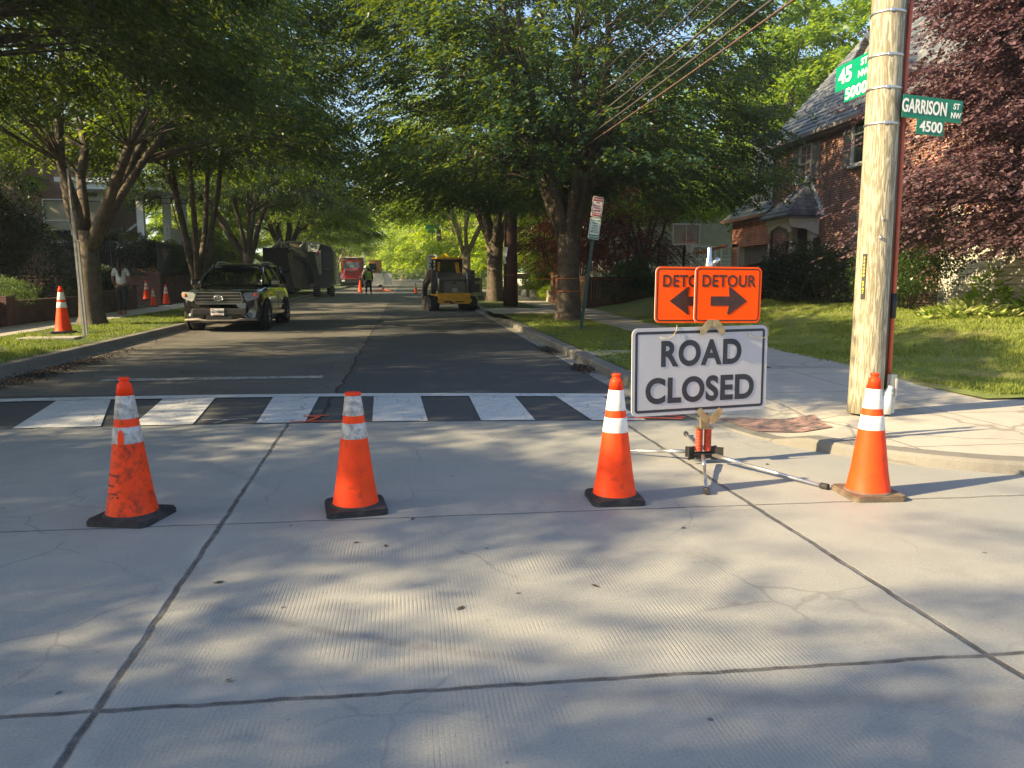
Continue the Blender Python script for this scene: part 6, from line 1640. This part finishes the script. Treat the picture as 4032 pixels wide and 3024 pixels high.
    h.build('door_hood', brickmat('hood slate', (.10, .105, .12), (.17, .18, .20), (.05, .055, .06), 1.0, w=.3, h=.15, msize=.01, rough=.5, mode='wall'), t)
    f = MB()
    for i in range(9):
        f.box((GX - .02, yc - 1.08 + i * .115, 3.95 + i * .145), (.03, .16, .20))
    f.box((GX - .03, yc, 5.25), (.04, .22, .16)); f.build('stepped_flashing', M['paleshell'], t)
    for s in (-1, 1):
        l = MB(); l.box((GX - .14, yc + s * .98, 2.95), (.16, .14, .30)); l.box((GX - .05, yc + s * .98, 3.12), (.12, .04, .04)); l.build('wall_lantern', M['black'], t)
    l = MB(); l.box((GX - .012, yc - 1.9, 2.35), (.02, .52, .22)); hn = l.build('house_number_plate', M['greypanel'], t)
    tx = text_obj('5024', .12, M['trim'], hn, at=(0, 0, 0)); tx.rotation_euler = (0, 0, R(-90)); tx.location = (GX - .026, yc - 1.9, 2.35)
    # downpipe
    l = MB(); l.tube([(GX - .12, 28.35, .8), (GX - .12, 28.35, 6.6)], .05, 6); l.build('downpipe', M['doordark'], t)
    # garage wing
    gy0, gy1, ge = 28.5, 32.3, 4.25
    b = MB(); b.box((GX + 2.8, (gy0 + gy1) / 2, ge - .55), (5.6, .0 + gy1 - gy0, 1.2)); b.box((GX + 2.8, gy1 - .3, ge / 2 - .5), (5.6, .6, ge - 1)); b.box((GX + 2.8, gy0 + .15, ge / 2 - .5), (5.6, .3, ge - 1)); b.build('garage_wall', brickmat('sunlit garage brick', (.42, .10, .045), (.30, .07, .035), (.42, .32, .24), 1.1), t)  # orange brick carries the sun on the garage in its colour
    g = MB(); g.box((GX + .30, (gy0 + gy1) / 2 - .15, 1.7), (.06, gy1 - gy0 - .9, 2.9))
    for z in (.9, 1.5, 2.1): g.box((GX + .265, (gy0 + gy1) / 2 - .15, z), (.02, gy1 - gy0 - 1.0, .03))
    gg = g.build('garage_door', M['garage'], t)
    for yy in (gy0 + .36, gy1 - .66):
        g = MB(); g.box((GX + .15, yy, 1.7), (.30, .10, 2.9)); g.build('garage_frame', M['trim'], t)
    r = MB()
    for i in range(12):
        u0, u1 = i / 12, (i + 1.15) / 12
        xa, za = GX - .4 + 3.4 * u0, ge - .05 + 2.9 * u0; xb, zb = GX - .4 + 3.4 * min(1, u1), ge - .05 + 2.9 * min(1, u1)
        r.hexa([(xa, gy0, za), (xa, gy1 + .35, za), (xb, gy1 + .35, zb - .03), (xb, gy0, zb - .03)], [(xa, gy0, za + .05), (xa, gy1 + .35, za + .05), (xb, gy1 + .35, zb - .01), (xb, gy0, zb - .01)])
    r.box((GX + 4.3, (gy0 + gy1) / 2, ge + 2.7), (2.8, gy1 - gy0 + .4, .2)); r.build('garage_roof', M['slate'], t)
    g = MB(); g.box((GX - .38, (gy0 + gy1) / 2 + .15, ge - .06), (.14, gy1 - gy0 + .4, .13)); g.build('garage_gutter', mat('rusty gutter', (.26, .15, .11), .5, var=.2), t)
    # tall dormer over the garage
    d = MB(); d.box((GX + 1.6, 30.1, 5.9), (2.6, 1.7, 2.9)); d.build('dormer_wall', M['siding'], t)
    d = MB(); d.box((GX + 1.6, 30.1, 7.38), (3.1, 2.05, .12)); d.box((GX + .22, 30.1, 7.25), (.1, 1.9, .12)); d.build('dormer_roof', M['slate'], t)
    d = MB()
    for s in (-1, 1): d.box((GX + .28, 30.1 + s * .80, 5.85), (.08, .12, 2.8))
    d.build('dormer_trim', M['trim'], t)
    window(t, 'X', (GX + .28, 30.1, 5.65), 0, .85, 1.65, (3, 6))
    # lower cream sided bay near the corner
    d = MB(); d.box((GX - .2, 16.0, 1.45), (.4, 4.8, 2.0)); d.build('bay_wall', M['siding'], t)
    st = MB(); 
    for i in range(4): st.box((GX - 1.55 - i * .3, 26.0, 1.05 - i * .17 - .1), (.32 if i else 2.2, 1.7, .2))
    st.build('door_steps', M['stone'], t)
brick_house()
t = thing('step_railing', 'thin dark iron handrail beside the low step near the sidewalk', 'railing', (0, 0, 0))
b = MB(); z = gz(26) + .15
b.tube([(9.05, 27.0, z), (9.05, 27.0, z + .75)], .022, 6); b.tube([(10.1, 28.3, z + .15), (10.1, 28.3, z + .98)], .022, 6); b.build('upright', M['black'], t)
b = MB(); b.tube([(8.75, 26.7, z + .66), (10.3, 28.5, z + 1.1)], .022, 6); b.build('handrail', M['black'], t)
b = MB(); b.box((9.3, 27.2, z + .06), (1.2, .3, .26), (0, 0, .6)); tag(b.build('low_retaining_kerb', M['fencewood']), 'low dark retaining board at the foot of the iron handrail', 'retaining wall')

# ---------------------------------------------------------------- white painted house behind
def white_house():
    t = thing('white_house', 'white painted brick house with grey roof behind the basketball hoop', 'house', (0, 0, 0))
    z0 = gz(42)
    b = MB(); b.box((15.8, 47.2, z0 + 3.1), (8.4, 10, 6.2)); b.prism([(11.6, z0 + 6.2), (20, z0 + 6.2), (15.8, z0 + 9.2)], 'XZ', 42.2, 42.5); b.build('wall', M['brickwhite'], t)
    b = MB()
    for s in (-1, 1): b.hexa([(15.8 + s * 4.7, 41.8, z0 + 5.9), (15.8 + s * 4.7, 52.5, z0 + 5.9), (15.8, 52.5, z0 + 9.3), (15.8, 41.8, z0 + 9.3)], [(15.8 + s * 4.7, 41.8, z0 + 6.05), (15.8 + s * 4.7, 52.5, z0 + 6.05), (15.8, 52.5, z0 + 9.5), (15.8, 41.8, z0 + 9.5)])
    b.build('roof', M['slate'], t)
    window(t, 'Y', (16.6, 42.2, 2.95), 0, 1.35, 1.35, (3, 3), None, True, 'trimwhite'); window(t, 'Y', (18.35, 42.2, 2.95), 0, 1.35, 1.35, (3, 3), None, True, 'trimwhite')
    window(t, 'Y', (13.5, 42.2, 3.2), 0, .9, 1.9, (2, 4), (-1, 1), False, 'trimwhite')
    window(t, 'Y', (14.6, 42.2, 6.0), 0, 1.0, 1.5, (2, 4), (-1, 1), False, 'trimwhite')
    b = MB(); b.box((11.55, 42.1, z0 + 3.0), (.14, .14, 5.8)); b.build('downpipe', M['trimwhite'], t)
white_house()
def porch_posts():
    t = thing('garden_pergola', 'white posts and trellis of a garden porch behind the maples', 'porch', (0, 0, 0))
    z = gz(44)
    for x in (9.35, 10.55, 11.1):
        b = MB(); b.box((x, 44, z + 1.3), (.22, .22, 2.6)); b.build('post', M['trimwhite'], t)
    b = MB(); b.box((10.2, 44, z + 2.7), (2.4, .3, .22)); b.build('beam', M['trimwhite'], t)
porch_posts()
# far gabled house seen as bright patches between the leaves
t = thing('gabled_house', 'pale gabled house catching sunlight between the tree tops in the middle right', 'house', (0, 0, 0))
b = MB(); b.box((14.5, 60, 4.5), (8, 7, 9)); b.prism([(10.5, 9), (18.5, 9), (14.5, 12.8)], 'XZ', 56.5, 57); b.build('wall', M['brick'], t)
b = MB()
for s in (-1, 1): b.hexa([(14.5 + s * 4.5, 56.0, 8.5), (14.5 + s * 4.5, 64, 8.5), (14.5, 64, 13.0), (14.5, 56.0, 13.0)], [(14.5 + s * 4.5, 56, 8.7), (14.5 + s * 4.5, 64, 8.7), (14.5, 64, 13.25), (14.5, 56, 13.25)])
b.build('roof', M['slate'], t)
b = MB()
for s in (-1, 1): b.hexa([(14.5 + s * 4.6, 55.95, 8.35), (14.5 + s * 4.3, 55.95, 8.35), (14.5, 55.95, 12.6), (14.5, 55.95, 13.0)], [(14.5 + s * 4.6, 56.1, 8.4), (14.5 + s * 4.3, 56.1, 8.4), (14.5, 56.1, 12.65), (14.5, 56.1, 13.05)])
b.build('gable_trim', M['trimwhite'], t)

# ---------------------------------------------------------------- basketball hoop
t = thing('basketball_hoop', 'clear backboard basketball hoop on a dark pole behind the detour signs', 'basketball hoop', (11.3, 30.6, gz(30) + .05))
z = 0
b = MB(); b.box((0, 0, 3.18), (1.12, .02, .80)); bb = b.build('backboard', mat('clear smoky backboard', (.38, .34, .26), .2, var=.1), t)
b = MB(); b.ring(rrect(1.16, .84, .03, cz=3.18), rrect(1.08, .76, .02, cz=3.18), -.014); b.box((0, -.015, 3.6), (1.2, .03, .04)); b.box((0, -.015, 3.18), (.02, .012, .8)); b.build('backboard_edge', M['signback'], bb)
b = MB(); b.ring(rrect(.38, .30, .01, cx=.06, cz=3.05), rrect(.34, .26, .01, cx=.06, cz=3.05), -.018); b.build('target_square', M['signred'], bb)
b = MB(); b.tube([(.06 + .2 * math.cos(a), -.30 + .2 * math.sin(a), 2.86) for a in np.linspace(0, 2 * math.pi, 21)], .010, 5, cap=False); b.box((.06, -.05, 2.86), (.12, .1, .06)); b.build('rim', M['orangefoot'], t)
b = MB()
for k in range(12):
    a0 = 2 * math.pi * k / 12
    for sg in (1, -1):
        b.tube([(.06 + (.2 - .09 * u) * math.cos(a0 + sg * u * 1.1), -.30 + (.2 - .09 * u) * math.sin(a0 + sg * u * 1.1), 2.85 - .42 * u) for u in (0, .33, .66, 1)], .006, 4, cap=False)
b.build('net', M['white'], t)
b = MB(); b.tube([(.10, .55, 0), (.10, .5, 2.6), (.08, .08, 3.1)], .055, 8); b.tube([(.1, .45, 2.2), (0, .06, 2.9)], .03, 6); b.build('pole', M['black'], t)
b = MB(); b.box((.1, .75, .12), (.7, 1.0, .24), bev=.05); b.build('base', M['black'], t)
t = thing('garden_lamp', 'slim dark lamp post left of the basketball hoop', 'lamp post', (10.75, 32.4, gz(32) + .15))
b = MB(); b.tube([(0, 0, 0), (0, 0, 2.6)], .035, 6); b.tube([(0, 0, 2.6), (0, 0, 2.8)], .06, 8); b.build('post', M['black'], t)
b = MB(); b.box((0, 0, 1.55), (.35, .2, .4)); b.build('box', M['signback'], t)
t = thing('small_pergola', 'small terracotta tiled pergola roof at the corner of the garage', 'pergola', (13.1, 32.6, gz(32) + .15))
b = MB(); b.box((0, 0, 1.2), (.10, .1, 2.4)); b.build('post', M['fencetan'], t)
b = MB()
for k in range(6): b.box((-.35 + k * .18, 0, 2.42 + k * .05), (.16, 1.0, .10), (0, R(-12), 0))
b.build('tiles', mat('terracotta', (.42, .17, .09), .8, var=.2), t)

# ---------------------------------------------------------------- wooden fences, orange tape
def board_fence(name, label, p0, p1, h, m, post=True):
    p0 = Vector(p0); p1 = Vector(p1); d = p1 - p0; L = Vector((d.x, d.y, 0)).length; a = math.atan2(d.y, d.x)
    t = thing(name, label, 'fence', (p0.x, p0.y, p0.z), a)
    sl = d.z / L; rs = random.Random(int(L * 100))
    b = MB(); n = int(L / .125)
    for i in range(n):
        x = (i + .5) * L / n; hh = h - .14 + rs.uniform(-.006, .006)
        b.box((x, rs.uniform(-.002, .002), hh / 2 + .04 + sl * x), (L / n - .010, .02, hh - .04))
    b.build('boards', m, t)
    b = MB()
    b.hexa([(0, -.05, h - .13), (L, -.05, h - .13 + d.z), (L, .05, h - .13 + d.z), (0, .05, h - .13)], [(0, -.05, h - .0), (L, -.05, h + d.z), (L, .05, h + d.z), (0, .05, h)])
    b.hexa([(0, -.035, .05), (L, -.035, .05 + d.z), (L, -.012, .05 + d.z), (0, -.012, .05)], [(0, -.035, .22), (L, -.035, .22 + d.z), (L, -.012, .22 + d.z), (0, -.012, .22)]); b.build('rail', m, t)
    for i in range(int(L / 2.2) + 1):
        x = min(L, i * 2.2); b = MB(); b.box((x, 0, h / 2 + sl * x), (.12, .12, h + .06)); b.box((x, 0, h + .05 + sl * x), (.16, .16, .04)); b.build('post', m, t)
    return t
z = gz(32.6) + .14
board_fence('board_fence', 'dark brown board fence behind the driveway', (7.75, 32.7, z), (13.7, 32.7, z), 1.35, M['fencewood'])
board_fence('board_fence', 'sunlit tan return of the brown fence beside the pavement', (7.55, 36.8, gz(36.8) + .14), (7.72, 32.9, z), 1.40, M['fencetan'])
board_fence('board_fence', 'short tan fence panel behind the big tree', (6.95, 37.0, gz(36.8) + .14), (7.5, 36.9, gz(36.8) + .14), 1.45, M['fencetan'])
def tapeloop(label, z, pts):
    b = MB(); b.tube(pts, .010, 4); return tag(b.build('orange_tape', M['tape']), label, 'tape', 'orange tape strung between trunks')
zt = gz(24.3)
tapeloop('orange tape from the big tree trunk to the dark fence, upper strand', 0, [(5.1 + .42 * math.cos(a), 24.3 + .42 * math.sin(a), zt + 1.48) for a in np.linspace(3.3, 6.2, 9)] + [(6.4, 28, zt + 1.48), (7.75, 32.6, zt + 1.55), (11, 32.55, zt + 1.5)])
tapeloop('orange tape round the big tree trunk, lower strand', 0, [(5.1 + .43 * math.cos(a), 24.3 + .43 * math.sin(a), zt + 1.08) for a in np.linspace(3.3, 6.2, 9)] + [(6.5, 28.5, zt + 1.15)])
tapeloop('orange tape round the dark utility pole', 0, [(4.62 + .37 * math.cos(a), 34.7 + .37 * math.sin(a), gz(34.7) + 1.55) for a in np.linspace(3.2, 6.2, 9)] + [(5.3, 33, zt + 1.55), (5.2, 25.2, zt + 1.45)])
# stone blocks
rs = random.Random(8)
for i, (x, y, w, h, lb) in enumerate([(7.7, 52, .9, .45, 'farthest pale stone block left of the sunlit lawn'), (7.75, 49, 1.0, .45, 'pale stone block second from the left'), (7.7, 46, .9, .5, 'stone block in the middle of the row'), (7.65, 43, .8, .5, 'stone block near the small red maple'), (7.6, 40.4, .7, .6, 'nearest stone block beside the tan fence')]):
    b = MB(); b.box((0, 0, h / 2), (w * .8, 1.5, h), (0, 0, rs.uniform(-.1, .1)), bev=.07); o = b.build('stone_block', M['stone']); o.location = (x, y, gz(y) + .14); tag(o, lb, 'stone block', 'retaining stones along the pavement')
t = thing('wire_fence', 'thin rusty garden stakes with wire in front of the sunlit lawn', 'fence', (7.5, 44, gz(44) + .15))
b = MB()
for k in range(5): b.tube([(0, k * 3.5 - 4, 0), (0, k * 3.5 - 4, 1.5)], .02, 5)
b.build('stake', M['guard'], t)
b = MB(); b.tube([(0, -4, 1.4), (0, 10, 1.6)], .008, 4); b.build('wire', M['guard'], t)

# ---------------------------------------------------------------- left: house with porch, walls, iron fence
def porch_house():
    t = thing('porch_house', 'pink brick house with white trimmed porch and railings on the left', 'house', (0, 0, 0))
    F = 3.75
    b = MB(); b.box((-20.3, 48.5, 4.5), (7.2, 8, 8)); b.build('wall', M['brickpink'], t)
    b = MB(); b.hexa([(-24.4, 44, 8.4), (-16.2, 44, 8.4), (-16.2, 53, 8.4), (-24.4, 53, 8.4)], [(-21, 47, 11), (-19, 47, 11), (-19, 50, 11), (-21, 50, 11)]); b.build('roof', M['slate'], t)
    # porch part right of the house
    b = MB(); b.box((-14.9, 45.6, F - .9), (4.6, 4.6, 1.8)); b.build('porch_base', M['brickpink'], t)
    b = MB(); b.box((-15.0, 45.4, 6.55), (4.9, 5.0, .30)); b.box((-15.0, 45.4, 6.82), (5.3, 5.4, .22)); b.build('porch_roof', M['trimwhite'], t)
    for x, y in ((-13.75, 43.25), (-12.85, 44.6), (-12.8, 47.6), (-17.0, 43.25)):
        b = MB(); b.box((x, y, (F + 6.4) / 2), (.34, .34, 6.4 - F)); b.box((x, y, 6.3), (.44, .44, .15)); b.build('porch_column', M['trimwhite'], t)
    b = MB(); b.box((-12.85, 45.9, F + .35), (.08, 3.2, .85)); b.box((-12.85, 45.9, F + .82), (.16, 3.3, .08)); b.box((-12.7, 45.6, F - 1.3), (.06, 4.5, 2.2)); b.build('porch_rail', M['trimwhite'], t)
    b = MB(); b.tube([(-13.95, 43.1, F + .9), (-14.6, 41.6, F - .15)], .06, 6); b.tube([(-14.6, 41.6, F - .15), (-14.6, 41.6, F - 1.0)], .06, 6); b.build('stair_rail', M['trimwhite'], t)
    b = MB()
    for k in range(8): b.box((-14.4, 43.0 - k * .28, F - .1 - k * .18), (1.6, .3, .16))
    b.build('stairs', M['trimwhite'], t)
    window(t, 'Y', (-18.25, 44.46, 4.9), 0, 1.45, 2.1, (1, 2), None, True, 'trimwhite')
    window(t, 'Y', (-16.55, 44.4, 4.9), 0, .95, 2.1, (1, 2), None, True, 'trimwhite', sill=False)
    b = MB(); b.box((-16.6, 44.5, 4.9), (1.5, .06, 2.6)); b.build('bay_panel', M['trimwhite'], t)
    b = MB(); b.box((-15.2, 43.2, F + .35), (1.3, .5, .6)); b.tube([(-15.8, 43.0, F), (-15.8, 43.0, F + .9)], .04, 5); b.tube([(-14.6, 43.0, F), (-14.6, 43.0, F + .8)], .04, 5); b.build('porch_chair', M['black'], t)
porch_house()
def wall_run(name, label, p0, p1, h, th, m, cap=True):
    p0 = Vector(p0); p1 = Vector(p1); d = p1 - p0; L = math.hypot(d.x, d.y); a = math.atan2(d.y, d.x)
    t = thing(name, label, 'wall', tuple(p0), a)
    b = MB(); b.hexa([(0, -th / 2, -.4), (L, -th / 2, -.4 + d.z), (L, th / 2, -.4 + d.z), (0, th / 2, -.4)], [(0, -th / 2, h), (L, -th / 2, h + d.z), (L, th / 2, h + d.z), (0, th / 2, h)]); b.build('brickwork', m, t)
    b = MB(); q = th / 2 + .03; b.hexa([(0, -q, h), (L, -q, h + d.z), (L, q, h + d.z), (0, q, h)], [(0, -q, h + .07), (L, -q, h + d.z + .07), (L, q, h + d.z + .07), (0, q, h + .07)]); b.build('coping', m, t)
    return t
wall_run('brick_wall', 'low dark brick garden wall along the left pavement', (-11.25, 12, gz(12) + .16), (-11.25, 29.4, gz(29.4) + .16), .60, .25, M['brickdark'])
wall_run('brick_wall', 'low brick planter wall behind the walking woman', (-11.3, 29.5, gz(29.5) + .16), (-11.3, 34.0, gz(34) + .16), .72, .25, M['brickdark'])
wall_run('brick_wall', 'taller brick wall carrying the iron fence', (-18.5, 38.6, gz(38.5) + .16), (-12.05, 38.6, gz(38.5) + .16), 1.25, .25, M['brickdark'])
wall_run('brick_wall', 'brick wall running away up the street under the iron fence', (-11.75, 38.9, gz(39) + .16), (-11.75, 60, gz(60) + .16), 1.2, .25, M['brickdark'])
z = gz(38.6) + .16
t = thing('brick_pier', 'square brick pier with capstone at the corner of the iron fence', 'brick pier', (-11.8, 38.6, z)); b = MB(); b.box((0, 0, .65), (.52, .52, 1.5)); b.build('brickwork', M['brickdark'], t); b = MB(); b.box((0, 0, 1.44), (.62, .62, .08)); b.build('capstone', M['brickdark'], t)
t = thing('gate_post', 'dark wooden post with a black planter lid at the end of the low wall', 'post', (-11.4, 34.4, gz(34) + .16)); b = MB(); b.box((0, 0, .45), (.16, .16, .9)); b.build('post', M['fencewood'], t); b = MB(); b.box((-.5, .3, .92), (1.1, .6, .08)); b.build('lid', M['black'], t)
t = thing('brick_pier', 'low brick pier left of the big tree behind the grass cone', 'brick pier', (-11.2, 23.2, gz(23.2) + .16)); b = MB(); b.box((0, 0, .4), (.5, .5, .85)); b.build('brickwork', M['brickdark'], t)
def iron_fence(label, p0, p1, h):
    p0 = Vector(p0); p1 = Vector(p1); d = p1 - p0; L = math.hypot(d.x, d.y); a = math.atan2(d.y, d.x)
    t = thing('iron_fence', label, 'fence', tuple(p0), a); sl = d.z / L
    b = MB()
    for k in range(int(L / .125)): x = k * .125 + .06; b.box((x, 0, h / 2 + sl * x), (.02, .02, h - .08))
    b.build('pickets', M['black'], t)
    for z in (.12, h - .22, h - .05):
        b = MB(); b.hexa([(0, -.02, z), (L, -.02, z + d.z), (L, .02, z + d.z), (0, .02, z)], [(0, -.02, z + .04), (L, -.02, z + d.z + .04), (L, .02, z + d.z + .04), (0, .02, z + .04)]); b.build('rail', M['black'], t)
    for k in range(int(L / 2.4) + 1):
        x = min(L, k * 2.4); b = MB(); b.box((x, 0, h / 2 + sl * x), (.06, .06, h + .06)); b.build('post', M['black'], t)
iron_fence('black iron railing on the brick wall in front of the porch', (-18.5, 38.6, z + 1.32), (-12.1, 38.6, z + 1.32), 1.6)
iron_fence('black iron railing running away up the street behind the trees', (-11.75, 39.0, gz(39) + 1.43), (-11.75, 60, gz(60) + 1.43), 1.6)
# ---------------------------------------------------------------- thin summer haze
hz = MB(); hz.box((0, 150, 13), (300, 420, 34)); hzo = hz.build('haze', None)
hm_ = bpy.data.materials.new('haze air'); hm_.use_nodes = True; hm_.node_tree.nodes.clear()
a_ = hm_.node_tree.nodes.new('ShaderNodeOutputMaterial'); v_ = hm_.node_tree.nodes.new('ShaderNodeVolumePrincipled')
v_.inputs['Color'].default_value = (.78, .88, 1, 1); v_.inputs['Density'].default_value = .0007; v_.inputs['Anisotropy'].default_value = .3
hm_.node_tree.links.new(v_.outputs[0], a_.inputs['Volume']); hzo.data.materials.append(hm_); hzo['kind'] = 'stuff'
scene.cycles.volume_bounces = 0
